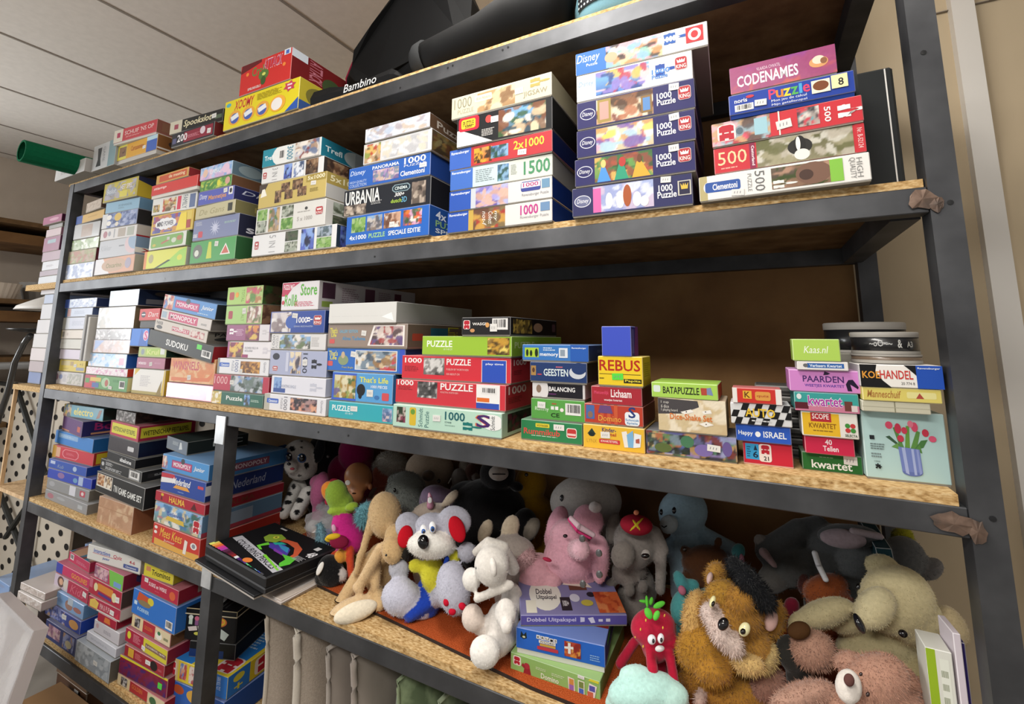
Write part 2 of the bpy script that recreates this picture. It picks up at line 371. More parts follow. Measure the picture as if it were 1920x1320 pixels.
# art primitives: each returns a closure drawing on a face
def R(x0,y0,x1,y1,c): return ('poly',[(x0,y0),(x1,y0),(x1,y1),(x0,y1)],c)
def G(c,*p): return ('poly',list(zip(p[::2],p[1::2])),c)
def E_(x0,y0,x1,y1,c,n=22): return ('poly',[((x0+x1)/2+(x1-x0)/2*math.cos(2*math.pi*k/n),(y0+y1)/2+(y1-y0)/2*math.sin(2*math.pi*k/n)) for k in range(n)],c)
def RR(x0,y0,x1,y1,c): return ('rr',(x0,y0,x1,y1),c)
def OCT(x0,y0,x1,y1,c):
    dx,dy=(x1-x0)*.14,(y1-y0)*.3
    return G(c,x0+dx,y0,x1-dx,y0,x1,y0+dy,x1,y1-dy,x1-dx,y1,x0+dx,y1,x0,y1-dy,x0,y0+dy)
def T(x0,y0,x1,y1,s,c,o=''): return ('text',(x0,y0,x1,y1),s,c,o)
def P(x0,y0,x1,y1,pal,seed,op=0): return ('pic',[(x0,y0),(x1,y0),(x1,y1),(x0,y1)],pal,seed)
def PG(pal,seed,x0,y0,x1,y1,x2,y2,x3,y3): return ('pic',[(x3,y3),(x2,y2),(x1,y1),(x0,y0)],pal,seed)
def K(x0,y0,x1,y1):
    h=y1-y0; return ('grp',[RR(x0,y0,x1,y1,'d8c8c8'),RR(x0+.004,y0+h*.03,x1-.004,y1-h*.03,'b02c34'),CR(x0+.015,y0+h*.55,x1-.015,y0+h*.85,'f0e8e4'),T(x0+.01,y0+h*.12,x1-.01,y0+h*.42,'KING','f0e4e0','b')])
def CR(x0,y0,x1,y1,c):
    w=x1-x0; return G(c,x0+w*.1,y0,x1-w*.1,y0,x1,y1,x0+w*.75,y0+(y1-y0)*.5,x0+w*.62,y1,x0+w*.5,y0+(y1-y0)*.5,x0+w*.38,y1,x0+w*.25,y0+(y1-y0)*.5,x0,y1)
def J(x0,y0,x1,y1):
    w=x1-x0;h=y1-y0;q=lambda *a:[z for i in range(0,len(a),2) for z in (x0+a[i]*w,y0+a[i+1]*h)]
    return ('grp',[RR(x0-.06*w,y0-.05*h,x1+.06*w,y1+.05*h,'ecdcd8'),G('b82434',*q(.05,0,.38,0,.38,.12,.62,.12,.62,0,.95,0,.95,.42,.78,.42,.78,.55,.95,.55,.95,.9,.75,1,.25,1,.05,.9,.05,.55,.22,.55,.22,.42,.05,.42)),R(x0+.36*w,y0+.45*h,x0+.64*w,y0+.52*h,'ecdcd8')])
def Z(x0,y0,x1,y1,c):
    pts=[]
    def side(ax,ay,bx_,by,sg):
        dx,dy=bx_-ax,by-ay; nx,ny=dy*sg,-dx*sg
        pts.append((ax,ay)); pts.append((ax+dx*.38,ay+dy*.38))
        for k in range(7):
            t=math.pi*1.25-k*math.pi*1.5/6
            pts.append((ax+dx*(.5+.14*math.cos(t))+nx*(.13+.14*math.sin(t)),ay+dy*(.5+.14*math.cos(t))+ny*(.13+.14*math.sin(t))))
        pts.append((ax+dx*.62,ay+dy*.62))
    w,h=x1-x0,y1-y0; a,b_,c_,d=x0+w*.18,y0+h*.18,x1-w*.18,y1-h*.18
    side(a,b_,c_,b_,-1); side(c_,b_,c_,d,1); side(c_,d,a,d,1); side(a,d,a,b_,-1)
    return ('poly',pts,c)
def OV(x0,y0,x1,y1): return ('ring',(x0,y0,x1,y1),'e8e8f0')
def BUR(x0,y0,x1,y1,c):
    cx,cy=(x0+x1)/2,(y0+y1)/2; return ('poly',[(cx+(x1-x0)/2*(1 if k%2 else .35)*math.cos(k*math.pi/12),cy+(y1-y0)/2*(1 if k%2 else .35)*math.sin(k*math.pi/12)) for k in range(24)],c)
def STAR(x0,y0,x1,y1,c):
    cx,cy=(x0+x1)/2,(y0+y1)/2; return ('grp',[('poly',[(cx+(x1-x0)/2*(1 if k%2==0 else .62)*math.cos(k*math.pi/6+.3),cy+(y1-y0)/2*(1 if k%2==0 else .62)*math.sin(k*math.pi/6+.3)) for k in range(12)],c),R(cx-.03,cy+.02,cx+.03,cy+.07,'f0dce0'),R(cx-.02,cy-.09,cx+.02,cy-.04,'f0dce0')])
def CL(x0,y0,x1,y1,c):
    w,h=x1-x0,y1-y0; return ('grp',[E_(x0+w*a-w*.17,y0+h*b_-h*.3,x0+w*a+w*.17,y0+h*b_+h*.3,c) for a,b_ in ((.17,.5),(.35,.68),(.35,.32),(.55,.7),(.55,.3),(.75,.62),(.75,.38),(.86,.5),(.5,.5))])
def CHK(x0,y0,x1,y1,c):
    g=[];n=9
    for i in range(n):
        for j in range(3):
            if (i+j)%2: 
                s=.06*(j-1); a=i/n; g.append(G(c,max(0,a+s),j/3,min(1,a+1/n+s),j/3,min(1,a+1/n+s+.05),(j+1)/3,max(0,a+s+.05),(j+1)/3))
    return ('grp',g)
def BC(x0,y0,x1,y1):
    rr=random.Random(int(x0*1e3+y0*7e3)); g=[R(x0,y0,x1,y1,'e8e6e4')]; x=x0+(x1-x0)*.1
    while x<x1-(x1-x0)*.12:
        wd=(x1-x0)*rr.choice((.015,.03,.05)); g.append(R(x,y0+(y1-y0)*.22,x+wd,y1-(y1-y0)*.1,'2a2a2a')); x+=wd+(x1-x0)*rr.choice((.02,.035,.05))
    return ('grp',g)
def L(x0,y0,x1,y1,c): return ('lines',(x0,y0,x1,y1),c)
def SD(*a): return ('SD',list(a))
def TP(*a): return ('TP',list(a))
LAY=.00006
def draw(mb,items,O,U,V,N,wd,ht,base,lay=1):
    """paint items on the face O + u*U*wd + v*V*ht, each a hair above the last"""
    def pt(x,y,l): return (O[0]+U[0]*x*wd+V[0]*y*ht+N[0]*l*LAY, O[1]+U[1]*x*wd+V[1]*y*ht+N[1]*l*LAY, O[2]+U[2]*x*wd+V[2]*y*ht+N[2]*l*LAY)
    cl=lambda t:min(.997,max(.003,t))
    for it in items:
        k=it[0]
        if k=='grp': lay=draw(mb,it[1],O,U,V,N,wd,ht,base,lay); continue
        if k in('SD','TP'): continue
        if k=='poly':
            mb.face([pt(cl(x),cl(y),lay) for x,y in it[1]],lin(it[2]))
        elif k=='rr':
            x0,y0,x1,y1=it[1]; r=min((x1-x0)*wd,(y1-y0)*ht)*.22; rx,ry=r/wd,r/ht; pts=[]
            for cx,cy,a in ((x1-rx,y1-ry,0),(x0+rx,y1-ry,1),(x0+rx,y0+ry,2),(x1-rx,y0+ry,3)):
                for q in range(5): t=(a+q/4)*math.pi/2; pts.append((cx+rx*math.cos(t),cy+ry*math.sin(t)))
            mb.face([pt(cl(x),cl(y),lay) for x,y in pts],lin(it[2]))
        elif k=='ring':
            x0,y0,x1,y1=it[1]; n=28; cx,cy=(x0+x1)/2,(y0+y1)/2; a,b=(x1-x0)/2,(y1-y0)/2; t=.0014
            o_=[pt(cx+a*math.cos(2*math.pi*q/n),cy+b*math.sin(2*math.pi*q/n),lay) for q in range(n)]
            i_=[pt(cx+(a-t/wd)*math.cos(2*math.pi*q/n),cy+(b-t/ht)*math.sin(2*math.pi*q/n),lay) for q in range(n)]
            for q in range(n): mb.face([o_[q],o_[(q+1)%n],i_[(q+1)%n],i_[q]],lin(it[2]))
        elif k=='text':
            (x0,y0,x1,y1),s,c,o=it[1:]; vs,fs=glyphs(s,o); col=lin(c)
            if 'v' in o: f=lambda a,b:(x0+b*(x1-x0),y1-a*(y1-y0))
            elif 'V' in o: f=lambda a,b:(x1-b*(x1-x0),y0+a*(y1-y0))
            elif 'D' in o: f=lambda a,b:(x0+a*(x1-x0),y0+b*(y1-y0)*.55+(1-a)*(y1-y0)*.9-.045)
            elif 'q' in o: f=lambda a,b:(x0+a*(x1-x0),y0+b*(y1-y0))
            else: f=lambda a,b:(x0+a*(x1-x0),y0+b*(y1-y0))
            mb.add([pt(*f(a,b),lay) for a,b in vs],fs,col)
        elif k=='lines':
            x0,y0,x1,y1=it[1]; n=max(1,min(7,round((y1-y0)*ht/.0035))); rr=random.Random(int(1e4*(x0+3*y0+7*x1))); c=lin(it[2])
            for q in range(n):
                yy=y0+(y1-y0)*(q+.25)/n; yh=(y1-y0)*.5/n; e=x0+(x1-x0)*rr.uniform(.7,1); x=x0
                while x<e:
                    wl=(x1-x0)*rr.uniform(.08,.22); mb.face([pt(x,yy,lay),pt(min(e,x+wl),yy,lay),pt(min(e,x+wl),yy+yh,lay),pt(x,yy+yh,lay)],c); x+=wl+(x1-x0)*.03
        elif k=='pic':
            q,pal,seed=it[1:]; pal=PAL[pal]; rr=random.Random(seed*77+5)
            w_=math.hypot((q[1][0]-q[0][0])*wd,(q[1][1]-q[0][1])*ht); h_=math.hypot((q[3][0]-q[0][0])*wd,(q[3][1]-q[0][1])*ht)
            nx=max(4,min(44,int(w_/.0032))); ny=max(3,min(30,int(h_/.0032)))
            as_=w_/h_
            bl=[(rr.uniform(-.05,1.05),rr.uniform(-.05,1.05),rr.uniform(.04,.2)/max(1,as_*.6),rr.uniform(.05,.26),rr.uniform(-1,1),rr.choice(pal[2:] if len(pal)>2 else pal)) for _ in range(int(20+14*min(3,as_)))]
            def colr(x,y):
                c=[pal[1][i]*(1-y)+pal[0][i]*y for i in range(3)]
                for bx_,by,ra,rb,sh,bc in bl:
                    d=((x-bx_+sh*(y-by)*.25)/ra)**2+((y-by)/rb)**2
                    if d<1.25: t=min(1,(1.25-d)/.35)*.9; c=[c[i]*(1-t)+bc[i]*t for i in range(3)]
                return (*c,1)
            n0=len(mb.v); cc=[]
            for j in range(ny+1):
                for i in range(nx+1):
                    a,b=i/nx,j/ny
                    x=(q[0][0]*(1-a)+q[1][0]*a)*(1-b)+(q[3][0]*(1-a)+q[2][0]*a)*b; y=(q[0][1]*(1-a)+q[1][1]*a)*(1-b)+(q[3][1]*(1-a)+q[2][1]*a)*b
                    mb.v.append(pt(cl(x),cl(y),lay)); s=INK+.1*noise.noise((a*w_*300,b*h_*300,seed)); c=colr(a,b); cc.append((c[0]*s,c[1]*s,c[2]*s,1))
            for j in range(ny):
                for i in range(nx):
                    f=(j*(nx+1)+i,j*(nx+1)+i+1,(j+1)*(nx+1)+i+1,(j+1)*(nx+1)+i)
                    mb.f.append(tuple(z+n0 for z in f)); mb.c.append([cc[z] for z in f])
        lay+=1
    return lay
def mixc(a,b,t): return tuple(a[i]*(1-t)+b[i]*t for i in range(3))+(1,)
STK=[0]
_lin=lin
INK=.84
def ink(h): c=_lin(h); return (c[0]*INK,c[1]*INK,c[2]*INK,1)
def B(name,label,cat,group,x,y,z,yaw,w,d,h,base,side,art,gl='',st=None,tr=None,top=None,roll=0,edge=.22,stc=None):
    """a cardboard box: lid (printed), tray and price sticker; x,y = its front left bottom corner"""
    global lin
    lin=ink
    a=math.radians(yaw); r=math.radians(roll)
    c=Matrix.Rotation(-a,3,'Z')@Matrix.Rotation(r,3,'Y')
    loc=Vector((x,y,z))+c@Vector((w/2,d/2,0))
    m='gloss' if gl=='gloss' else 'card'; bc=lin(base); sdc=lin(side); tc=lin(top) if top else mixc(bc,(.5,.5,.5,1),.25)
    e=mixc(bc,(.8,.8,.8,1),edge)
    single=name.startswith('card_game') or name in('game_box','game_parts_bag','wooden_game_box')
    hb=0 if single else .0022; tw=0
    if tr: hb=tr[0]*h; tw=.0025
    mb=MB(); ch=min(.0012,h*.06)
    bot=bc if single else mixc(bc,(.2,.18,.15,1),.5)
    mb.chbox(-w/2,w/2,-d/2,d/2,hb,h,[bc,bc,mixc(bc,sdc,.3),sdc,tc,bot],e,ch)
    H=h-hb
    nl=draw(mb,art,(-w/2,-d/2,hb),(1,0,0),(0,0,1),(0,-1,0),w,H,bc)
    for it in art:
        if it[0]=='SD': draw(mb,it[1],(w/2,-d/2,hb),(0,1,0),(0,0,1),(1,0,0),d,H,sdc)
        if it[0]=='TP': draw(mb,it[1],(-w/2,-d/2,h),(1,0,0),(0,1,0),(0,0,1),w,d,tc)
    if single:
        root=mb.build(name,m); root.location=loc; root.rotation_euler=c.to_euler()
        part=None
    else:
        root=empty(name,loc,c.to_euler()); mb.build('lid',m,root)
        t=MB(); tcol=lin(tr[1]) if tr else lin('8f897e'); ins=.0012 if not tr else .002
        t.box(-w/2+ins,w/2-ins,-d/2+ins,d/2-ins,0,hb+(0 if not tr else .0003),tcol); fixn(t.build('tray','tray',root))
    tag(root,label,cat,group)
    if st:
        s=MB(); x0,y0,x1,y1=st; sx0,sx1=-w/2+x0*w,-w/2+x1*w; z0,z1=hb+y0*H,hb+y1*H; cx,cz=(sx0+sx1)/2,(z0+z1)/2; STK[0]+=1
        rr=random.Random(STK[0]); an=rr.uniform(-.12,.12); W2,H2=(sx1-sx0)/2,(z1-z0)/2; yf=-d/2-(nl+3)*LAY-.0002
        def q(px,pz,yy): return (cx+px*math.cos(an)-pz*math.sin(an),yy,cz+px*math.sin(an)+pz*math.cos(an))
        fr=[q(-W2,-H2,yf),q(W2,-H2,yf),q(W2,H2,yf),q(-W2,H2,yf)]; bk=[q(-W2,-H2,-d/2-.0002),q(W2,-H2,-d/2-.0002),q(W2,H2,-d/2-.0002),q(-W2,H2,-d/2-.0002)]
        cs=lin(stc or 'e2e0dc'); s.face(fr,cs); 
        for i in range(4): s.face([bk[i],bk[(i+1)%4],fr[(i+1)%4],fr[i]],cs)
        px=-W2*.6
        for i in range(3):
            wv=W2*.28; s.face([q(px,-H2*.35,yf-.0002),q(px+wv*.35,-H2*.35,yf-.0002),q(px+wv*.6,H2*.35,yf-.0002),q(px+wv*.25,H2*.35,yf-.0002)],lin('8a8a90')); px+=W2*.45
        s.build('price_sticker','paper',root)
    lin=_lin
    return root
E=E_

# ---------------------------------------------------------------- boxes: name, label, category, group, x, y, z, yaw, width, depth, height, colours, print
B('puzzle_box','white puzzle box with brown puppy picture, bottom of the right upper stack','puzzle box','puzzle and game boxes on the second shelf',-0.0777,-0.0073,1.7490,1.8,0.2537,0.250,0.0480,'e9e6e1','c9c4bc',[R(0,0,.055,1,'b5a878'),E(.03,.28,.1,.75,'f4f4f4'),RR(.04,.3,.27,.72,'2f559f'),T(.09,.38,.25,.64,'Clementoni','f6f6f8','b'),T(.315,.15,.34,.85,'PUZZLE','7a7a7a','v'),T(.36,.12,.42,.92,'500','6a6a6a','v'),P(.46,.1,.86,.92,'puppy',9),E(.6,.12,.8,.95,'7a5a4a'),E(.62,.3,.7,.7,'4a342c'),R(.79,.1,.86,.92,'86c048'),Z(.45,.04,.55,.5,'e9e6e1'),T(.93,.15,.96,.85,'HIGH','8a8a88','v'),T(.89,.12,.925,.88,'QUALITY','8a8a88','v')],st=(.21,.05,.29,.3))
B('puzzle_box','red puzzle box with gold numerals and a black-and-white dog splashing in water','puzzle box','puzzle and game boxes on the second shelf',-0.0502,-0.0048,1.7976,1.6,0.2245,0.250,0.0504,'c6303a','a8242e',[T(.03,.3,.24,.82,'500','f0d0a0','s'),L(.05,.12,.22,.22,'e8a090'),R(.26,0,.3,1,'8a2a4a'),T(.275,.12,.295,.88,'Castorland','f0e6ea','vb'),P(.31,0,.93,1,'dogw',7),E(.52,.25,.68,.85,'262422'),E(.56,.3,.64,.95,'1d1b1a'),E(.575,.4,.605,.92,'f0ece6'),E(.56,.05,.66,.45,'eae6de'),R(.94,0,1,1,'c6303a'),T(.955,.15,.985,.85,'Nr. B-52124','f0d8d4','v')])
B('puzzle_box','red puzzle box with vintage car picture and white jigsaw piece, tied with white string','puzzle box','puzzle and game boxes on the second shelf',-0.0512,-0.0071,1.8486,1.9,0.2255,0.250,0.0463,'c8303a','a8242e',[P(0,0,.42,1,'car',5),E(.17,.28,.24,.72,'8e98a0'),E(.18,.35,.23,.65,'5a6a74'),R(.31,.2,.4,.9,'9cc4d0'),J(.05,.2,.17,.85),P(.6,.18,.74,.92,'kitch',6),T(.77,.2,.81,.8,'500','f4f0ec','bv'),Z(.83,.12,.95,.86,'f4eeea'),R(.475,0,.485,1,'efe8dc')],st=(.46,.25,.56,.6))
B('puzzle_box',"blue children's puzzle box with rainbow title letters and cookie picture, under the purple box",'puzzle box','puzzle and game boxes on the second shelf',-0.0194,-0.0132,1.8954,0.3,0.1871,0.250,0.0451,'1f3f9e','16307c',[T(.34,.42,.4,.9,'P','d8426a','b'),T(.4,.42,.46,.8,'u','e8862e','b'),T(.46,.42,.52,.8,'z','f0d23c','b'),T(.52,.42,.58,.8,'z','58b058','b'),T(.585,.42,.61,.9,'l','4aa3d8','b'),T(.615,.42,.67,.8,'e','d8426a','b'),T(.36,.22,.64,.38,'Mon jeu de calcul','e8ecf4'),T(.36,.04,.64,.18,'Mijn getallenspel','e8ecf4'),T(.05,.55,.16,.75,'noris','f2f2f2','b'),E(.15,.7,.22,.85,'c33b4a'),BC(.05,.12,.21,.45),R(.68,.25,.82,.85,'f1ead0'),E(.69,.35,.81,.8,'7a4526'),R(.83,.3,.95,.92,'f2e6b0'),T(.88,.4,.92,.75,'8','2a2a2a','b')],st=(.22,.2,.32,.5),tr=(.16,'18357f'))
B('board_game_box','shrink-wrapped purple to coral game box with white capital title, top of the right upper stack','game box','puzzle and game boxes on the second shelf',-0.0150,-0.0119,1.9412,0.5,0.1614,0.200,0.0531,'9a3f78','7a3060',[P(0,0,1,1,'codn',3,1),T(.07,.2,.66,.62,'CODENAMES','f4eef0','b'),T(.27,.68,.5,.8,'VLAADA CHVATIL','e0c8d8'),E(.76,.3,.93,.68,'d99a62'),E(.79,.42,.9,.72,'e8d6c0'),E(.86,.4,.92,.62,'8d5a3c')],gl='gloss')
B('puzzle_box','navy puzzle box with dark oval logo and white geese, bottom of the tallest upper stack','puzzle box','puzzle and game boxes on the second shelf',-0.3255,-0.0073,1.7490,-1.7,0.2358,0.250,0.0625,'2a2b5c','1f2046',[E(.02,.3,.17,.72,'6a6e90'),OV(.02,.3,.17,.72),T(.045,.4,.15,.6,'Disney','f0f0f6','i'),P(.19,.06,.7,.96,'geese',16),R(.19,.06,.26,.9,'d868a8'),E(.3,.15,.36,.7,'f2efe8'),E(.39,.12,.46,.72,'f2efe8'),E(.45,.15,.52,.9,'a8552c'),E(.53,.12,.6,.62,'f6f2ec'),E(.59,.1,.66,.45,'f4efe8'),T(.74,.5,.85,.72,'1000','f0f0f4','b'),T(.73,.28,.88,.5,'Puzzle','f0f0f4','b'),R(.89,.3,.99,.78,'c8c4b8'),R(.9,.33,.98,.75,'26233f'),CR(.91,.5,.97,.7,'d8b848')],st=(.76,.78,.84,.98))
B('puzzle_box','navy puzzle box with white oval logo and three ball gowns before a green tree','puzzle box','puzzle and game boxes on the second shelf',-0.3180,-0.0093,1.8121,-1.7,0.2364,0.250,0.0606,'26235f','1b1946',[OV(.02,.3,.16,.72),T(.04,.4,.14,.6,'Disney','f0f0f6','i'),P(.18,.05,.67,.95,'gowns',15),G('4f94d8',.2,.05,.32,.05,.27,.6,.24,.6),G('2f9a78',.35,.05,.47,.05,.43,.6,.39,.6),G('e0a838',.5,.05,.65,.05,.58,.6,.54,.6),E(.39,.5,.45,.85,'b83a34'),E(.235,.55,.28,.85,'e8c878'),E(.545,.55,.585,.85,'6a4028'),T(.7,.5,.82,.72,'1000','f0f0f4','b'),T(.7,.28,.85,.5,'Puzzle','f0f0f4','b'),K(.87,.33,.97,.8)],st=(.8,.74,.88,.97))
B('puzzle_box','navy puzzle box with white oval logo and a pastel court scene','puzzle box','puzzle and game boxes on the second shelf',-0.3124,-0.0112,1.8733,-1.6,0.2339,0.250,0.0616,'26235f','1b1946',[OV(.03,.3,.17,.72),T(.05,.4,.15,.6,'Disney','f0f0f6','i'),P(.18,.05,.67,.95,'court',14),T(.7,.5,.82,.72,'1000','f0f0f4','b'),T(.7,.28,.85,.5,'Puzzle','f0f0f4','b'),K(.87,.33,.97,.8)],st=(.8,.74,.88,.97))
B('puzzle_box','navy puzzle box with white oval logo and a library room picture','puzzle box','puzzle and game boxes on the second shelf',-0.3105,-0.0127,1.9355,-1.8,0.2343,0.250,0.0617,'26235f','1b1946',[OV(.03,.3,.17,.72),T(.05,.4,.15,.6,'Disney','f0f0f6','i'),P(.18,.05,.67,.95,'library',13),R(.19,.1,.31,.95,'a08a48'),R(.21,.2,.29,.85,'d89a90'),R(.57,.15,.66,.75,'8a6a3c'),R(.585,.22,.645,.68,'5a88c0'),T(.7,.5,.82,.72,'1000','f0f0f4','b'),T(.7,.28,.85,.5,'Puzzle','f0f0f4','b'),K(.87,.33,.97,.8)],st=(.8,.72,.88,.95))
B('puzzle_box','white puzzle box with sea-blue romance picture, second in the tallest upper stack','puzzle box','puzzle and game boxes on the second shelf',-0.3110,-0.0111,1.9977,-3.0,0.2330,0.250,0.0623,'dcdad8','a6a29c',[T(.02,.5,.16,.75,'Disney','6f9fd0','i'),P(.18,.1,.65,.95,'ariel',12),Z(.68,.2,.8,.85,'244a9c'),T(.67,.42,.82,.6,'1000','4a86d0','b'),T(.67,.25,.8,.4,'Puzzle','4a86d0','b'),K(.86,.4,.96,.85)])
B('puzzle_box','white and blue puzzle box with fairytale ladies, top of the tallest upper stack','puzzle box','puzzle and game boxes on the second shelf',-0.3129,-0.0093,2.0606,-2.6,0.2649,0.310,0.0527,'e8e6e4','b8b4ae',[R(0,0,.27,1,'2f6fc0'),T(.01,.42,.2,.9,'Disney','f4f6fa','i'),T(.09,.32,.18,.44,'Puzzle','f4f6fa'),P(.25,.02,.68,.98,'ladies',11),E(.24,.25,.34,.7,'d8a888'),Z(.67,.28,.8,.98,'2a5aa8'),T(.69,.5,.78,.75,'1000','eef2f6','b'),R(.85,.25,.97,.9,'c43238'),E(.865,.32,.955,.83,'f0e6e2'),E(.885,.42,.935,.73,'c43238')])
B('puzzle_box','white and blue puzzle box with rusty handwriting picture, bottom beside the navy stack','puzzle box','puzzle and game boxes on the second shelf',-0.6485,-0.0001,1.7490,-0.2,0.2740,0.270,0.0511,'e0dcd8','1c3f94',[R(0,0,.22,1,'2f56b2'),T(.02,.76,.21,.92,'Ravensburger','eef2fa','b'),R(.22,0,.27,1,'c9a852'),P(.27,0,.58,1,'collage',23),T(.36,.15,.4,.85,'not-f','f0ece4','vi'),T(.42,.2,.46,.8,'Collect','f0ece4','vi'),T(.47,.3,.5,.8,'my','f0ece4','vi'),T(.72,.42,.88,.88,'1000','c03a8c','sb'),R(.9,.5,.98,.9,'6f8fb4'),T(.72,.22,.97,.38,'Ravensburger Puzzle','94969a')])
B('puzzle_box','white and blue puzzle box with a lavender landscape and boxed red numerals','puzzle box','puzzle and game boxes on the second shelf',-0.6432,-0.0025,1.8007,-0.7,0.2690,0.270,0.0510,'dedbd8','1c3f94',[R(0,0,.23,1,'3058b4'),T(.02,.76,.22,.92,'Ravensburger','eef2fa','b'),R(.23,0,.28,1,'c8ccd4'),P(.28,0,.6,1,'lavender',22),RR(.72,.45,.9,.92,'3f4a94'),R(.725,.62,.895,.88,'ece8ec'),T(.74,.66,.88,.86,'1000','b4427c','sb'),R(.91,.5,.98,.92,'6f96b4'),T(.73,.2,.97,.36,'Ravensburger Puzzle','84868e')])
B('puzzle_box','pale grey and blue puzzle box with green numerals and a small landscape','puzzle box','puzzle and game boxes on the second shelf',-0.6407,-0.0044,1.8522,-1.6,0.2669,0.270,0.0517,'d9dcd2','bdbcb0',[R(0,0,.24,1,'4470c4'),T(.02,.76,.22,.92,'Ravensburger','eef2fa','b'),R(.24,0,.56,1,'c6d8dc'),L(.27,.2,.46,.85,'7f8a90'),P(.49,.1,.6,.9,'lakes',21),L(.62,.3,.68,.8,'9aa09a'),T(.74,.2,.98,.84,'1500','4f9268','sb')])
B('puzzle_box','red and blue puzzle box with gold numerals and two small photos','puzzle box','puzzle and game boxes on the second shelf',-0.6450,-0.0031,1.9046,-0.2,0.2731,0.270,0.0521,'bf3a40','1b2a60',[R(0,0,.23,1,'4068c0'),T(.02,.72,.21,.9,'Ravensburger','eef2fa','b'),P(.26,.1,.44,.85,'lion',19),P(.43,.2,.6,.8,'lakes',20),T(.65,.4,.93,.82,'2x1000','f0cc4a','sb')],st=(.69,.1,.77,.36))
B('puzzle_box','black puzzle box with a riverside village photo and red-yellow badge','puzzle box','puzzle and game boxes on the second shelf',-0.6213,-0.0082,1.9573,-1.4,0.2498,0.270,0.0771,'1a1a1d','121214',[P(.46,.06,.94,.95,'village',18),G('e8e6e4',0,0,.4,0,.05,.55,0,.55),RR(.02,.5,.25,.98,'c8283c'),RR(.05,.58,.21,.9,'ecc83a'),T(.07,.66,.19,.84,'PUZZLE','5a4a1a','b'),T(.09,.6,.17,.68,'2000','5a4a1a','b'),E(.32,.62,.39,.88,'c84a44'),T(.02,.1,.25,.34,'anatolian','f2f0ee'),L(.28,.2,.42,.45,'c8c4c0')],st=(.38,.6,.46,.8))
B('puzzle_box','cream jigsaw box with grey numerals and sleeping cats, on top beside the navy stack','puzzle box','puzzle and game boxes on the second shelf',-0.6415,-0.0052,2.0351,-0.2,0.2699,0.270,0.0583,'dcd3b4','b9b093',[T(.03,.42,.22,.9,'1000','8f8a78','s'),T(.07,.16,.24,.36,'PUZZLE','9a9484','s'),P(.28,.04,.66,.9,'cats',17),RR(.25,.52,.43,.82,'e9dfc4'),T(.27,.6,.42,.74,'Kim Haskins','9a8a74','i'),Z(.78,.45,.92,.98,'b8a25a'),T(.74,.14,.96,.42,'JIGSAW','948c78','s')],st=(.66,.4,.74,.65),edge=.5)
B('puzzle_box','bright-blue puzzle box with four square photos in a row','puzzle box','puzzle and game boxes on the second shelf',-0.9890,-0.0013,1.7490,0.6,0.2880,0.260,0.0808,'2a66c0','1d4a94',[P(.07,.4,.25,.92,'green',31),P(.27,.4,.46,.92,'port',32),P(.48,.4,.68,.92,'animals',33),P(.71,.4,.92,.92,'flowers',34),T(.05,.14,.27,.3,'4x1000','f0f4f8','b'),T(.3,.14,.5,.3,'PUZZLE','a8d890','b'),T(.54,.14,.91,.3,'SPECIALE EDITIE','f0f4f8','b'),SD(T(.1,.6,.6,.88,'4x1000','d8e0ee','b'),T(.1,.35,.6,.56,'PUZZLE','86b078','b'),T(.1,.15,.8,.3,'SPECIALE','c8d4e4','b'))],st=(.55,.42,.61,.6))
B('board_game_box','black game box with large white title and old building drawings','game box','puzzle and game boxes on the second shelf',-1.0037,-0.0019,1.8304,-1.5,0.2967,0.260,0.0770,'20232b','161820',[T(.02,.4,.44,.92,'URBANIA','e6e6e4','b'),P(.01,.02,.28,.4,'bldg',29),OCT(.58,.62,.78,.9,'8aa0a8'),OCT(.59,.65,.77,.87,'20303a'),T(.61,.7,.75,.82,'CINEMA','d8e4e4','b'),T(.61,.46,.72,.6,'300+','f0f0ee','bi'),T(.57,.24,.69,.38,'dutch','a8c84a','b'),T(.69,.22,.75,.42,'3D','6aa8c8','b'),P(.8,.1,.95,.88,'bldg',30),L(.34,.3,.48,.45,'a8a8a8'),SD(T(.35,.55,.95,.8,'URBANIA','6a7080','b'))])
B('puzzle_box','royal-blue panorama puzzle box with strip picture and white numerals','puzzle box','puzzle and game boxes on the second shelf',-0.9926,0.0005,1.9081,-0.5,0.2840,0.260,0.0626,'2f62b8','1e3f86',[T(.02,.55,.22,.85,'Disney','dce6f4','i'),T(.02,.22,.24,.36,'HIGH QUALITY','c4d2e8','s'),T(.02,.06,.24,.2,'COLLECTION','c4d2e8','s'),P(.32,.12,.64,.68,'parade',28),T(.31,.72,.64,.88,'PANORAMA','f0f2f6','sb'),T(.7,.66,.95,.95,'1000','f4f4f6','sb'),T(.7,.54,.95,.63,'PUZZLE','e8ecf4','s'),T(.66,.14,.94,.38,'Clementoni','f0f2f8','b')],st=(.88,.38,.96,.58))
B('puzzle_box','white puzzle box with fruit and scribble picture, beneath the palace box','puzzle box','puzzle and game boxes on the second shelf',-0.9412,0.0006,1.9713,0.2,0.2365,0.260,0.0615,'d8d8da','5a4a38',[P(.02,.05,.27,.95,'fruit',25),P(.3,.1,.95,.9,'palewht',26),SD(P(.02,.05,.9,.95,'fruitd',27))],gl='gloss')
B('puzzle_box','white glossy puzzle box with faint palace picture and brown side, top of its stack','puzzle box','puzzle and game boxes on the second shelf',-0.9357,-0.0020,2.0334,0.4,0.2255,0.260,0.0428,'dfe1e8','5a4434',[P(.03,.02,.97,.98,'palepal',24),SD(T(.12,.25,.65,.75,'Puzzle','b8b0a8','b'))],gl='gloss')
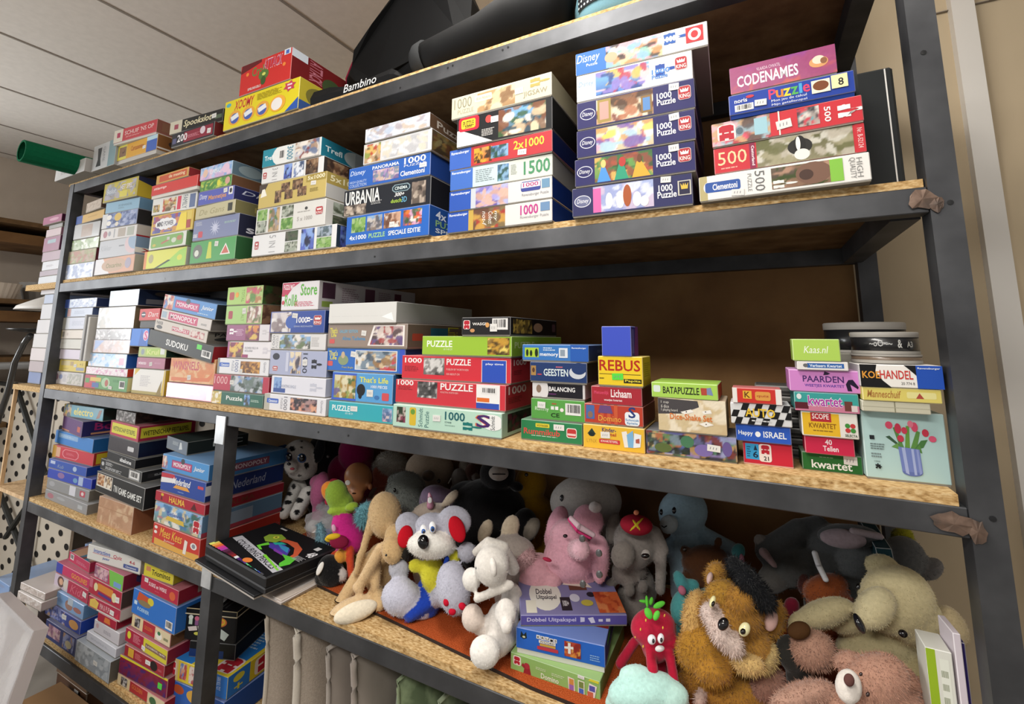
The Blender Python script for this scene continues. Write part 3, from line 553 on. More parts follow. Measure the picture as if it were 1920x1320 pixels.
B('puzzle_box','white puzzle box with green and blue photos, wider bottom box of the white stack','puzzle box','puzzle and game boxes on the second shelf',-1.4044,0.0007,1.7490,-0.5,0.3718,0.280,0.0694,'e3e3e4','2b3a4a',[K(.03,.3,.09,.7),T(.22,.1,.3,.9,'5 IN 1','a4a4a6','v'),P(.42,.52,.57,.97,'dark',53),P(.42,.03,.57,.48,'greyg',54),P(.61,.03,.76,.97,'blue',55),P(.79,.52,.95,.97,'greyb',56),P(.79,.03,.95,.48,'green',57),SD(P(.05,.05,.95,.95,'blue',58))])
B('puzzle_box','white puzzle box with green country photos and red square logo, above the bottom one','puzzle box','puzzle and game boxes on the second shelf',-1.3927,-0.0013,1.8190,-1.0,0.3090,0.280,0.0819,'dcdad6','c8c6c2',[P(.02,.52,.17,.97,'green',46),P(.02,.03,.17,.5,'greyg',47),P(.2,.03,.36,.97,'ruin',48),P(.39,.52,.56,.97,'greyg',49),P(.39,.03,.56,.48,'green',50),T(.62,.28,.83,.44,'5 x 1000','b0aca8','b'),E(.72,.68,.76,.8,'4a4a4a'),L(.62,.6,.86,.66,'a8a4a0'),K(.87,.42,.97,.72),SD(P(.1,.5,.95,.95,'greyg',51),P(.1,.05,.95,.45,'dark',52))])
B('puzzle_box','yellow-gold puzzle box with five dark photos and puzzle-piece band','puzzle box','puzzle and game boxes on the second shelf',-1.3901,-0.0009,1.9015,-0.6,0.3046,0.280,0.0811,'c9b36a','b4b2ae',[G('4a3c34',0,1,.14,1,.09,.7,0,.6),G('f0ece0',.03,.45,.13,.5,.09,.8,.05,.78),P(.26,.12,.36,.62,'sepia',41),P(.35,.52,.48,.88,'sepia',42),P(.52,.52,.67,.92,'sepia',43),P(.41,.2,.53,.56,'sepia',44),P(.6,.22,.73,.58,'sepia',45),R(.72,.72,1,1,'a8924a'),T(.74,.78,.98,.94,'5x1000','f0eacc','b'),L(.78,.3,.92,.45,'8a7a40'),SD(R(0,.55,.55,1,'a4904c'),T(.05,.68,.5,.92,'5x1000','e0d8b4','b'))],st=(.79,.56,.86,.72))
B('puzzle_box','white puzzle box with blue night photos and small red logo, second in its stack','puzzle box','puzzle and game boxes on the second shelf',-1.3834,-0.0013,1.9832,-2.3,0.2725,0.280,0.0539,'e2e2e2','39322e',[K(.02,.3,.09,.72),T(.18,.12,.27,.88,'3 IN 1','9a9a9c','v'),P(.38,.04,.51,.96,'blue',36),P(.54,.04,.7,.96,'bluewht',37),P(.73,.04,.92,.96,'sepia',38),SD(P(.05,.1,.35,.9,'sepia',39),P(.4,.1,.7,.9,'blue',40))])
B('puzzle_box','teal and white puzzle box with sideways numerals, top of the all-white stack','puzzle box','puzzle and game boxes on the second shelf',-1.3832,-0.0034,2.0377,-2.2,0.2599,0.280,0.0603,'dadddc','1f6f84',[R(0,0,.25,1,'2b8ca0'),E(.18,-.1,.55,1.1,'e6e8e6'),T(.04,.35,.2,.62,'Trefl','eef4f4','b'),BC(.3,.2,.4,.8),T(.44,.15,.54,.9,'3000','4a8ea8','v'),P(.58,.03,.97,.97,'trefl',35),SD(R(0,0,.35,1,'1f6f84'),T(.06,.35,.3,.65,'Trefl','d8e4e6','b'),E(.33,.05,.7,.95,'aab4b4'),R(.5,0,1,1,'8f989a'))])
B('board_game_box','green game box with a triangle logo, bottom of the fourth upper stack','game box','puzzle and game boxes on the second shelf',-1.7519,0.0008,1.7490,0.5,0.2632,0.280,0.0793,'4da055','2c5a34',[E(.06,.2,.28,.85,'6a6f66'),E(.1,.3,.2,.6,'d8dcd0'),G('c8d048',.38,.15,.5,.15,.47,.9,.41,.9),G('f0ece8',.68,.25,.9,.25,.79,.75),G('c86a58',.71,.3,.87,.3,.79,.66),SD(E(.4,.1,.8,.9,'5a3a30'))],st=(.55,.66,.63,.88))
B('board_game_box','grey-blue game box with white starburst and dark navy side','game box','puzzle and game boxes on the second shelf',-1.7438,-0.0019,1.8289,-0.8,0.2552,0.280,0.0765,'8088ac','23263c',[BUR(.38,.1,.62,.9,'c4c8e0'),RR(.13,.12,.23,.42,'c84a58'),L(.05,.7,.2,.9,'c0c4d4'),L(.7,.62,.95,.72,'a8c8b8'),T(.02,.15,.11,.32,'sas','e8e8f0','b'),SD(T(.1,.15,.45,.4,'sas','d8d8e4','b'),RR(.6,.1,.85,.4,'a83a44'))])
B('board_game_box','beige game box with faint script title and olive side','game box','puzzle and game boxes on the second shelf',-1.7401,-0.0021,1.9060,0.4,0.2314,0.280,0.0483,'c4bc98','7a744e',[T(.1,.25,.75,.7,'De Gans','a09870','i'),R(.83,.2,.94,.8,'3a3a34'),SD(T(.25,.3,.7,.7,'De G','a89a58','s'))])
B('board_game_box','purple-blue game box with orange lettering, third from the top of its stack','game box','puzzle and game boxes on the second shelf',-1.7263,-0.0051,1.9548,-1.5,0.1980,0.280,0.0515,'5a62b8','2c2f5c',[T(.04,.3,.26,.8,'Disney','eceef8','i'),T(.3,.18,.8,.62,'Mannetjes','e0a058','b'),R(.86,.4,.97,.95,'e8e8e8'),E(.88,.5,.95,.85,'3a3a40'),SD(T(.1,.4,.8,.8,'Disney','c8cce0','i'))],st=(.72,.6,.82,.92))
B('board_game_box','narrow green picture game box with yellow side, under the pale blue box','game box','puzzle and game boxes on the second shelf',-1.7279,-0.0026,2.0069,-0.7,0.1810,0.280,0.0394,'5c9a4a','8a9434',[P(.02,.05,.98,.95,'jungle',61),E(.55,.2,.66,.8,'e0dc4a'),E(.8,.2,.95,.9,'d8a898'),SD(R(0,0,.4,1,'6a4a34'),R(.4,0,1,1,'b4a83a'))])
B('board_game_box',"pale blue and pink children's game box, top of the fourth upper stack",'game box','puzzle and game boxes on the second shelf',-1.7344,-0.0034,2.0469,-0.4,0.1868,0.280,0.0500,'9ec0dc','5a707e',[P(.02,.02,.98,.98,'pastel',60),T(.32,.35,.65,.7,'K3 ANIMAALS','f4f6fa','b'),E(.1,.2,.25,.85,'e8c4b0'),E(.7,.2,.92,.9,'e8c8e0'),SD(E(.08,.1,.4,.9,'8a9aa0'),E(.55,.1,.8,.9,'2c343a'))])
B('board_game_box','lemon-yellow and lime game box with orange edge, bottom of the third upper stack','game box','puzzle and game boxes on the second shelf',-2.0640,0.0002,1.7490,-0.8,0.2790,0.260,0.0708,'dcdc58','b8b8b4',[R(0,0,.07,1,'e08a4a'),G('a4d45a',.3,0,1,0,1,.95,.85,.85,.6,.35),E(.8,.3,.92,.6,'d8d84a'),E(.12,.3,.24,.8,'b0a878'),G('3a4a2a',.28,0,.36,0,.66,.36,.6,.4)])
B('board_game_box','white game box with rounded green panel, above the lemon-lime box','game box','puzzle and game boxes on the second shelf',-2.0353,-0.0012,1.8204,0.5,0.2527,0.260,0.0561,'dcded6','7a9a6a',[RR(.05,.1,.93,.9,'7fae5a'),G('b86a58',.35,.3,.55,.5,.53,.6,.34,.42),E(.62,.3,.75,.65,'cfd4c4'),E(.76,.4,.9,.75,'b87a5a'),E(.1,.2,.2,.4,'c8b84a')],st=(.5,.55,.57,.75))
B('board_game_box','yellow-bordered game box with white cloud title','game box','puzzle and game boxes on the second shelf',-2.0278,-0.0044,1.8772,-1.6,0.2663,0.260,0.0781,'d8b84a','c8a840',[P(.04,.06,.7,.94,'mind',64),R(.7,.06,.96,.94,'e0c860'),CL(.1,.2,.6,.8,'eeeef0'),T(.15,.38,.55,.62,'MIND POWER','4a4a58','b'),G('f0d84a',.62,.06,.86,.06,.84,.9,.7,.85),R(.86,.1,.95,.5,'b04a4a')])
B('board_game_box','white game box with row of small pictures, third in its stack','game box','puzzle and game boxes on the second shelf',-2.0318,-0.0074,1.9559,-3.3,0.2707,0.260,0.0660,'e2e2de','cfcfca',[P(.03,.15,.18,.6,'fruit',62),P(.25,.1,.55,.9,'fruit',63),R(.58,.1,.66,.9,'d8405a'),T(.7,.1,.8,.9,'FAMILY','5a6a78','v'),R(.85,.1,.97,.9,'6a7aa0')])
B('board_game_box','bright red game box with white tray edge, second in the third upper stack','game box','puzzle and game boxes on the second shelf',-2.0433,-0.0112,2.0225,-0.6,0.3045,0.260,0.0536,'d23c36','b02c2c',[T(.05,.42,.34,.72,'stamp','f4dcd6','bi')],tr=(.22,'dedad2'))
B('board_game_box','thin worn red and gold game box, top of the third upper stack','game box','puzzle and game boxes on the second shelf',-2.0234,-0.0081,2.0767,0.7,0.2255,0.260,0.0369,'c89448','8c2c30',[R(0,0,1,1,'d0a050'),R(.1,.15,.95,.85,'c8542e'),T(.4,.25,.9,.75,'de meeting','f0d8b0','b'),SD(T(.3,.2,.6,.8,'150','c8a080','b'))])
B('board_game_box','white to orange game box with round frame, bottom of the second upper stack','game box','puzzle and game boxes on the second shelf',-2.4565,-0.0007,1.7490,0.6,0.3291,0.260,0.0679,'dca88e','a8a49a',[G('e8e6ea',0,0,.4,0,.2,1,0,1),E(.18,.1,.8,.95,'c8a890'),T(.3,.35,.7,.65,'Oscarino','8a8458','b'),E(.78,.2,.93,.85,'a8a0b4'),SD(E(.4,.55,.7,.9,'a83030'),E(.2,.1,.5,.4,'4a4a44'))])
B('board_game_box','pale grey game box with curved letter-tile pattern running to its side','game box','puzzle and game boxes on the second shelf',-2.4358,-0.0026,1.8175,-1.3,0.2831,0.260,0.0761,'c4c6cc','8a98ac',[T(.05,.4,.36,.7,'Klikker','a8aab2','i'),E(.72,.1,1.1,1.2,'d8c0c4'),E(.8,.3,1.2,1.3,'9ab0c8'),R(.56,.55,.7,.62,'8a8c92'),SD(E(-.5,.1,.9,1.4,'7f98b8'),R(0,.12,.35,.4,'ece8e4'),R(.4,.12,.75,.4,'ece8e4'),T(.08,.16,.28,.36,'X','b03040','b'),T(.48,.16,.68,.36,'X','b03040','b'))])
B('board_game_box','white game box with red-haired face on the side, above the grey box','game box','puzzle and game boxes on the second shelf',-2.4393,-0.0031,1.8942,-3.1,0.2649,0.260,0.0508,'dcd8d6','cfc8c4',[E(.08,.2,.2,.8,'b07a84'),E(.22,.3,.3,.75,'a0a0a8'),R(.38,.15,.41,.9,'a8a8ac'),R(.5,.15,.7,.88,'b4a89c'),R(.75,.15,.93,.88,'b0b4a8'),SD(E(.2,.3,.8,.95,'7a2428'),E(.3,.15,.7,.7,'d8a898'),R(0,0,1,.15,'a82c34'))])
B('board_game_box','bluish game box with yellow and white discs and black side, third in its stack','game box','puzzle and game boxes on the second shelf',-2.4440,-0.0026,1.9457,-2.7,0.2633,0.260,0.0651,'8a96b8','2a2a2c',[R(0,0,.16,1,'d8d8d8'),P(.16,.02,.98,.98,'bluedr',66),E(.36,.4,.56,.95,'d8b85a'),E(.14,.55,.28,.9,'ece8e0'),E(.15,.15,.28,.48,'ece8e0'),E(.4,.05,.5,.35,'e0d8c8'),SD(R(.2,.15,.8,.4,'7a7a78'))])
B('board_game_box','plain sky-blue game box with fine dark print, second in its stack','game box','puzzle and game boxes on the second shelf',-2.4265,-0.0029,2.0113,-4.0,0.2396,0.260,0.0491,'8fb4cc','6a94b4',[T(.4,.45,.8,.65,'KOEHANDEL','5a7484'),L(.4,.25,.62,.38,'6a8494'),SD(T(.2,.3,.9,.7,'KOO','1f3240','b'))])
B('board_game_box','worn yellow and grey game box with dark side lettering, top of the second upper stack','game box','puzzle and game boxes on the second shelf',-2.4527,-0.0069,2.0610,-1.9,0.2645,0.260,0.0854,'b8a83e','3a3820',[P(.05,.08,.95,.92,'greyyel',65),E(.08,.3,.4,.75,'9aa0ac'),T(.1,.4,.38,.66,'Besluit','dde0e4','i'),T(.5,.5,.85,.75,'HET SPEL','e4dce4','b'),R(.5,.1,.72,.42,'d8cc5a'),SD(R(0,0,1,1,'2e3350'),G('c8b03a',0,0,1,0,0,.8),T(.25,.3,.9,.75,'Big','e8e8ea','b'))])
B('board_game_box','glossy white-blue game box, bottom of the leftmost upper stack','game box','puzzle and game boxes on the second shelf',-2.7903,0.0141,1.7490,-0.5,0.2717,0.240,0.0701,'dfe5f0','b8c0d0',[P(.03,.03,.97,.97,'palebl',70)],gl='gloss')
B('board_game_box','olive and rust game box, second from the bottom of the leftmost upper stack','game box','puzzle and game boxes on the second shelf',-2.7783,0.0152,1.8197,-1.6,0.2482,0.240,0.0618,'a4a480','6a2a34',[P(.03,.05,.97,.95,'olive',69),T(.22,.4,.65,.72,'Carcassonne','b08a74','i')])
B('board_game_box','green game box with bright plastic glare, in the leftmost upper stack','game box','puzzle and game boxes on the second shelf',-2.7619,0.0166,1.8821,-1.6,0.2401,0.240,0.0485,'a8b088','8a9470',[P(0,0,1,1,'greengl',68)],gl='gloss')
B('board_game_box','grey plastic-wrapped game box with brown window, in the leftmost upper stack','game box','puzzle and game boxes on the second shelf',-2.7486,0.0131,1.9313,-1.7,0.2299,0.240,0.0712,'aeaeae','8a8a88',[R(.3,.1,.72,.9,'a08878'),L(.36,.4,.66,.62,'b8a494')],gl='gloss')
B('board_game_box','ochre game box with blue end, near the steel post','game box','puzzle and game boxes on the second shelf',-2.7579,0.0176,2.0031,2.5,0.3024,0.240,0.0403,'d0a860','b08a48',[R(0,0,.24,1,'3f5a9c'),R(.24,.04,1,.96,'d4ae68'),L(.45,.45,.85,.6,'a8844a')])
B('board_game_box','small taupe game box in the upper left corner beside the steel post','game box','puzzle and game boxes on the second shelf',-2.6380,0.0058,2.0439,4.3,0.1751,0.240,0.0454,'b4a494','5a4236',[P(.05,.05,.95,.95,'taupe',67)])
B('board_game_box','small white box at the left end of the top shelf behind the green tube','game box','game boxes on the top shelf',-2.8699,-0.0429,2.2120,0.7,0.3100,0.120,0.0620,'d4d2d0','b8b4b0',[L(.2,.3,.8,.6,'a8a4a2')])
B('board_game_box','silver-grey box with dark arrow graphic on the top shelf beside the green tube','game box','game boxes on the top shelf',-2.5494,-0.0258,2.2120,0.0,0.2033,0.100,0.1168,'c2c3c4','a8aaac',[R(.7,0,1,1,'7f9aa0'),G('3a3c3e',.18,.12,.4,.12,.36,.4,.38,.85,.2,.85,.24,.4),T(.45,.25,.55,.85,'GAME','8a8c90','v')])
B('board_game_box','yellow and blue game box under the red box with the cream end','game box','game boxes on the top shelf',-2.3504,-0.0172,2.2120,-1.1,0.3039,0.200,0.0810,'d8a238','8a5c34',[R(0,0,.25,1,'d8cc5a'),P(.06,.2,.24,.85,'darkbr',71),R(.75,0,1,1,'3f62b4'),R(.75,.72,1,.98,'b8d4e0'),T(.36,.4,.68,.74,'Carcassonne','b06028','b'),SD(E(.2,.2,.9,.9,'4a3c38'),R(0,.1,1,.2,'e8e0d8'))],st=(.66,.3,.73,.5),tr=(.2,'c0bcb6'))
B('board_game_box','red game box with cream end and white title, near the grey box','game box','game boxes on the top shelf',-2.3579,-0.0334,2.2936,-4.0,0.2973,0.200,0.0644,'c04048','8a5a4c',[R(0,0,.22,1,'d8d0c0'),G('b03a5a',.08,.35,.16,.35,.16,.75,.08,.75),T(.27,.42,.93,.76,"SCHUIF 'NS OP",'f0dcd8','s'),L(.3,.2,.75,.32,'e0a8a4'),SD(R(.1,.2,.9,.85,'8c6450'))],tr=(.14,'d0ccc4'))
B('puzzle_box','black and red puzzle box with white number 200 on the top shelf','puzzle box','game boxes on the top shelf',-1.9443,-0.0086,2.2120,-1.3,0.2655,0.200,0.0558,'26242a','6a2428',[R(.3,.12,.97,.88,'8c2438'),T(.14,.25,.38,.8,'200','f2eef0','b'),L(.4,.35,.68,.6,'d88a98'),E(.68,.35,.8,.9,'d8c8d0'),R(.03,.2,.12,.6,'5a5a80')],st=(.85,.25,.93,.6))
B('board_game_box','black game box with cream end and spooky cream title on the top shelf','game box','game boxes on the top shelf',-1.9650,-0.0100,2.2684,-4.2,0.3064,0.200,0.0516,'24221f','2a3028',[R(0,0,.24,1,'cfc8b4'),G('a04a5a',.09,.3,.17,.3,.17,.7,.09,.7),T(.27,.18,.8,.85,'Spookslot','e2d8b4','bi'),R(.86,.3,.98,.6,'5a6a54')],st=(.8,.4,.88,.75))
B('board_game_box','bright yellow drawing game box with four round pictures, under the red monster box','game box','game boxes on the top shelf',-1.6203,-0.0044,2.2120,-0.9,0.3840,0.250,0.1099,'e6d428','a89a2c',[E(.02,.78,.09,.92,'5ab0c0'),T(.14,.6,.42,.92,'XOOMY','c8283c','bi'),E(.07,.1,.25,.6,'e8a840'),E(.1,.15,.22,.5,'4a62b0'),G('e8ecf0',.1,.4,.2,.5,.22,.35,.12,.25),E(.26,.1,.44,.6,'e8a840'),E(.29,.15,.41,.5,'4a62b0'),G('e8ecf0',.29,.4,.39,.5,.41,.35,.31,.25),E(.45,.1,.63,.6,'e8a840'),E(.48,.15,.6,.5,'4a62b0'),G('e8ecf0',.48,.4,.58,.5,.6,.35,.5,.25),E(.64,.1,.84,.62,'f0b040'),E(.66,.15,.8,.55,'f0ece8'),L(.46,.68,.8,.9,'b09a1c'),STAR(.8,.62,.96,.98,'c8405a'),G('2f5ab0',.84,0,1,0,1,.36),SD(E(.1,.2,.6,.9,'6a642c'),R(0,0,.3,.3,'2f4a80'))])
B('board_game_box','large red game box with green monster and white-outlined title, highest on the top shelf','game box','game boxes on the top shelf',-1.5433,-0.0054,2.3225,-1.0,0.2608,0.250,0.1138,'d0322e','6a1418',[G('6a1c20',0,.72,.02,1,.42,1,.42,.9),T(.24,.5,.52,.8,'Crok','5a8a44','b'),T(.46,.58,.83,.92,'ATTACK','f0dce0','bi'),T(.465,.6,.825,.9,'ATTACK','c04a6a','bi'),E(.38,.28,.58,.62,'5a7a3a'),E(.43,.12,.53,.4,'3f5a2c'),E(.45,.42,.52,.52,'d8dc6a'),E(.84,.48,.9,.6,'f08a40'),E(.12,.58,.18,.7,'f08a40'),R(.86,.82,.98,1,'dfe4ea'),R(.89,.84,.95,.96,'4a6ac0'),T(.18,.08,.44,.16,'SPELREGELS','f4e0dc','b'),SD(R(0,.75,.25,1,'c8d0dc'),T(.28,.3,.5,.95,'ATTACK','b06a7a','vb'),E(.5,.1,.85,.7,'3a4a2c'))])
B('puzzle_box','white speckled puzzle box, bottom of the left middle stack','puzzle box','puzzle and game boxes on the middle shelf',-2.8195,0.0348,1.2870,-0.1,0.2931,0.270,0.0549,'ccc8ca','b0acb0',[E(.1,.3,.2,.85,'8a6a78'),E(.22,.4,.34,.8,'8a94b8'),P(.5,.1,.95,.9,'greyg2',73),L(.36,.2,.48,.8,'b0acb0')])
B('puzzle_box','yellow puzzle box with grey logo plate in the left middle stack','puzzle box','puzzle and game boxes on the middle shelf',-2.8217,0.0385,1.3425,-0.7,0.2824,0.270,0.0526,'d6be52','b49c3a',[R(0,0,.1,1,'d8b828'),R(.2,.5,.5,.9,'c8b888'),R(.52,.5,.62,.85,'b0986a'),RR(.72,.12,.97,.38,'8f96ac'),L(.3,.15,.5,.3,'b09a4a'),T(.82,.55,.92,.75,'+1','8a7a3a')],st=(.64,.4,.73,.65))
B('puzzle_box','pale pink puzzle box above the yellow one in the left middle stack','puzzle box','puzzle and game boxes on the middle shelf',-2.8098,0.0340,1.3957,-0.4,0.2501,0.270,0.0446,'ddd2dc','b8a8b4',[R(0,0,.12,1,'c8b8a8'),R(.32,.08,.96,.92,'d8cede'),G('c08aa8',.88,0,1,0,1,.35)],gl='gloss')
B('puzzle_box','plain ivory puzzle box, in the left middle stack beside the leaning grey boards','puzzle box','puzzle and game boxes on the middle shelf',-2.7926,0.0314,1.4409,-0.1,0.2429,0.270,0.0437,'d2cfc6','a8a498',[L(.1,.5,.3,.7,'bcb8ae')],gl='gloss')
B('puzzle_box','cream puzzle box with gold edge, in the left middle stack','puzzle box','puzzle and game boxes on the middle shelf',-2.7859,0.0303,1.4852,-0.1,0.2398,0.270,0.0399,'dfd4c8','b0a490',[R(0,0,.06,1,'c0a860'),R(.06,.2,.16,.8,'9a9488'),E(.25,.3,.32,.7,'c8b8ac')],gl='gloss')
B('puzzle_box','lavender-white puzzle box with grey end strip, third in the left middle stack','puzzle box','puzzle and game boxes on the middle shelf',-2.7769,0.0293,1.5257,-0.1,0.2328,0.270,0.0541,'d4d8e8','a8b0c8',[R(0,0,.14,1,'aaa89c'),R(.14,0,.28,1,'cfd0d4'),L(.4,.3,.9,.7,'bcc2d6')],gl='gloss')
B('puzzle_box','pale blue puzzle box with dark teal and rust end, second in the left middle stack','puzzle box','puzzle and game boxes on the middle shelf',-2.7647,0.0284,1.5804,-0.4,0.2549,0.270,0.0399,'ccd6ea','50608a',[R(0,0,.09,1,'2c5a80'),R(.09,.05,.22,.95,'b08078'),L(.35,.3,.8,.7,'b0bcd4')],gl='gloss')
B('puzzle_box','white glare puzzle box with blue end, top of the left middle stack','puzzle box','puzzle and game boxes on the middle shelf',-2.7829,0.0280,1.6209,-0.7,0.2959,0.270,0.0410,'c4cce4','222e5c',[R(0,0,.16,1,'34509c'),P(.16,0,1,1,'palebl',72)],gl='gloss')
B('board_game_box',"green and red children's game box with barcode, bottom of the second middle stack",'game box','puzzle and game boxes on the middle shelf',-2.4782,0.0235,1.2870,0.4,0.3551,0.270,0.0545,'5c9a5c','c8c08a',[R(0,0,.28,1,'b8445a'),R(.02,.4,.12,.75,'5a9a50'),R(.14,.55,.4,.85,'d8b85a'),R(.05,.08,.18,.38,'c83a44'),R(.2,.1,.36,.45,'4a68a8'),E(.42,.15,.62,.9,'a8c8a0'),E(.5,.25,.58,.75,'b05a4a'),R(.68,.62,.8,.8,'4a8a4a'),BC(.83,.2,.95,.75)],st=(.6,.1,.68,.32))
B('puzzle_box','thin white puzzle box with pink flourish and red-yellow side','puzzle box','puzzle and game boxes on the middle shelf',-2.4797,0.0245,1.3421,-0.3,0.3345,0.270,0.0316,'efe6ea','c8402c',[P(.02,.05,.98,.95,'thinpk',79),SD(R(0,0,.5,1,'c03a28'),R(.5,0,1,1,'e0c030'))])
B('puzzle_box','sky-blue and white puzzle box with deep blue side, third from the bottom of its stack','puzzle box','puzzle and game boxes on the middle shelf',-2.4656,0.0229,1.3743,-0.0,0.3106,0.270,0.0555,'a8c8ea','1f52a0',[P(.02,.02,.98,.98,'skyset',78),R(.82,.2,.94,.7,'c88aac'),SD(R(0,0,1,1,'1f52a0'),E(.3,.3,.75,.75,'d8a850'))],gl='gloss')
B('puzzle_box','pinkish-grey picture puzzle box with blue corner','puzzle box','puzzle and game boxes on the middle shelf',-2.4366,0.0212,1.4304,-0.1,0.2951,0.270,0.0538,'c8bcc0','7a5a48',[P(.02,.02,.98,.98,'pinkgr',77),G('8aa4d8',.04,.1,.3,.95,.04,.95)],gl='gloss')
B('game_parts_bag','clear plastic bag bulging with parts, squeezed between two boxes of the second middle stack','bag','puzzle and game boxes on the middle shelf',-2.4262,0.0204,1.4848,0.0,0.2854,0.270,0.0428,'c0bec2','a8a6aa',[P(0,0,1,1,'bag',76)],gl='gloss')
B('board_game_box','thick white box wrapped in wrinkled clear plastic, with khaki side','game box','puzzle and game boxes on the middle shelf',-2.4227,0.0192,1.5282,-0.4,0.2914,0.270,0.0874,'d8d8d6','7a6e54',[P(.02,.02,.98,.98,'wrap',75),SD(R(0,0,1,1,'7a6e54'))],gl='gloss')
B('puzzle_box','pale blue glossy puzzle box with dark navy side, top of the second middle stack','puzzle box','puzzle and game boxes on the middle shelf',-2.3412,0.0182,1.6163,-0.4,0.2263,0.270,0.0658,'c0d2ea','1f2a42',[P(.04,.04,.96,.96,'palebl',74),R(.78,.1,.95,.35,'d8dce8'),R(.82,.65,.92,.85,'98a8c4'),SD(R(.1,.1,.6,.4,'7a7c80'),E(.2,.6,.5,.9,'5a5850'))],gl='gloss')
B('board_game_box','white-topped yellow game box at the front of the middle shelf, left of the orange one','game box','puzzle and game boxes on the middle shelf',-2.0964,0.0248,1.2870,-0.7,0.2156,0.250,0.0923,'e8e6e2','c4a83a',[G('d8b83a',.05,.72,.22,1,.05,1),G('d8b83a',.92,0,1,0,1,1,.97,1),R(0,0,.95,.12,'a89a50'),L(.25,.3,.6,.75,'c8c4c8'),G('8a7428',.78,.02,.92,.02,.92,.6)])
B('board_game_box','mauve game box with white title and dark maroon side','game box','puzzle and game boxes on the middle shelf',-2.0755,0.0225,1.3799,-0.4,0.1909,0.250,0.0411,'b06a86','4a1c2c',[T(.06,.35,.35,.65,'wisenzo','f0e4ea','b'),L(.65,.45,.9,.6,'d0a0b4')],st=(.47,.25,.57,.6))
B('board_game_box','small lime and silver game box under the bright blue box','game box','puzzle and game boxes on the middle shelf',-2.0710,0.0219,1.4215,-0.1,0.1908,0.250,0.0386,'b0c078','1f3a30',[E(.1,.2,.22,.8,'8a98a0'),R(.28,.15,.8,.85,'a8c84a'),T(.32,.25,.75,.75,'Krul','d8e08a','b'),R(.8,.3,.95,.9,'dce0dc')])
B('board_game_box','bright blue game box with pink letter, left of the tilted black box','game box','puzzle and game boxes on the middle shelf',-2.1493,0.0223,1.4607,-0.1,0.1347,0.250,0.0681,'2f7ee0','2258a8',[G('1f62c0',.5,0,1,0,.6,1),E(.72,.3,1,.9,'e8c8dc'),T(.78,.35,.96,.85,'S','d84a8c','b')])
B('board_game_box','dark charcoal box under the red box with the round logo','game box','puzzle and game boxes on the middle shelf',-2.0796,0.0198,1.5294,-0.0,0.1396,0.250,0.0264,'3a3838','2a2828',[])
B('board_game_box','red game box with dark round logo tucked behind the tilted banner-title boxes','game box','puzzle and game boxes on the middle shelf',-2.0903,0.0191,1.5564,-0.1,0.1427,0.250,0.0464,'d03a3c','a02a2c',[E(.1,.25,.32,.75,'2a2a3c'),R(.12,.45,.3,.55,'f0f0f0'),T(.45,.3,.95,.7,'Dart','f4e8e4','i')])
B('puzzle_box','pink plastic-wrapped puzzle box with small grey print, below the peach-orange box','puzzle box','puzzle and game boxes on the middle shelf',-1.8514,0.0223,1.2870,0.4,0.2784,0.250,0.0533,'c8648c','b05078',[R(.02,.3,.13,.7,'d8d0d0'),P(.16,.35,.4,.85,'pinkph',83),L(.45,.3,.8,.85,'e0a8c0'),R(.88,.1,.98,.9,'b8a8b0')],gl='gloss')
B('board_game_box','peach-orange game box with crooked red title, under the tilted black box','game box','puzzle and game boxes on the middle shelf',-1.8475,0.0249,1.3409,-0.7,0.2612,0.250,0.0837,'dfae7a','c08a5a',[P(0,0,1,1,'peach',82),T(.06,.52,.66,.88,'WINSNELS','c0485c','b'),G('d8784a',.05,.05,.9,.1,.98,.5,.85,.25,.4,.2,.05,.2)],st=(.42,.12,.5,.32))
B('board_game_box','long tilted black game box with white title and green sticker','game box','puzzle and game boxes on the middle shelf',-2.0067,0.0180,1.4710,0.0,0.4155,0.250,0.0563,'262826','8a2026',[T(.3,.26,.64,.66,'SUDOKU','f2f2f0','b'),R(.77,.58,.84,.88,'5ad84a'),BC(.85,.2,.98,.62)],roll=8.2)
B('board_game_box','white game box with small pink banner and grey end, resting on the tilted black box','game box','puzzle and game boxes on the middle shelf',-1.9717,0.0180,1.5239,0.0,0.3403,0.250,0.0416,'cfc6bc','6f6a62',[T(.03,.55,.16,.85,'PARKER','2a2a2a','b'),E(.04,.15,.16,.5,'4a4a4a'),R(.35,.3,.68,.68,'c04a60'),T(.36,.36,.67,.62,'MONOPOLY','f4ecec','b'),E(.48,.5,.56,.9,'d8d0c8'),P(.7,.2,.95,.8,'kid2',81),SD(T(.1,.55,.6,.85,'PARKER','1a1a1a','b'),E(.1,.1,.6,.5,'2c2c2c'))],roll=8.2)
B('board_game_box','white game box with wide pink banner title in the tilted pile','game box','puzzle and game boxes on the middle shelf',-1.9366,0.0180,1.5619,0.0,0.3211,0.250,0.0389,'d4ccc8','6a6460',[R(.16,.12,.75,.88,'c84a72'),T(.2,.28,.72,.74,'MONOPOLY','f4eef0','b'),R(.02,.2,.12,.8,'9ab0c0'),L(.82,.3,.94,.5,'7a7a7a'),SD(R(.2,.2,.8,.8,'7c7670'))],roll=8.2)
B('board_game_box','blue game box with pink banner title, top of the tilted pile on the middle shelf','game box','puzzle and game boxes on the middle shelf',-1.9292,0.0180,1.6011,0.0,0.3336,0.250,0.0535,'4e8ed0','2a2e34',[P(0,0,.2,1,'kid',80),R(.24,.22,.7,.78,'8a3060'),R(.25,.26,.69,.74,'c84a80'),T(.27,.36,.67,.64,'MONOPOLY','f4eef2','b'),E(.44,.6,.52,.98,'4a4a50'),T(.74,.4,.96,.75,'Junior','f0f4fa','bi'),L(.68,.14,.9,.24,'c0d8f0'),SD(L(.2,.2,.9,.8,'7a7a7c'))],roll=8.2)
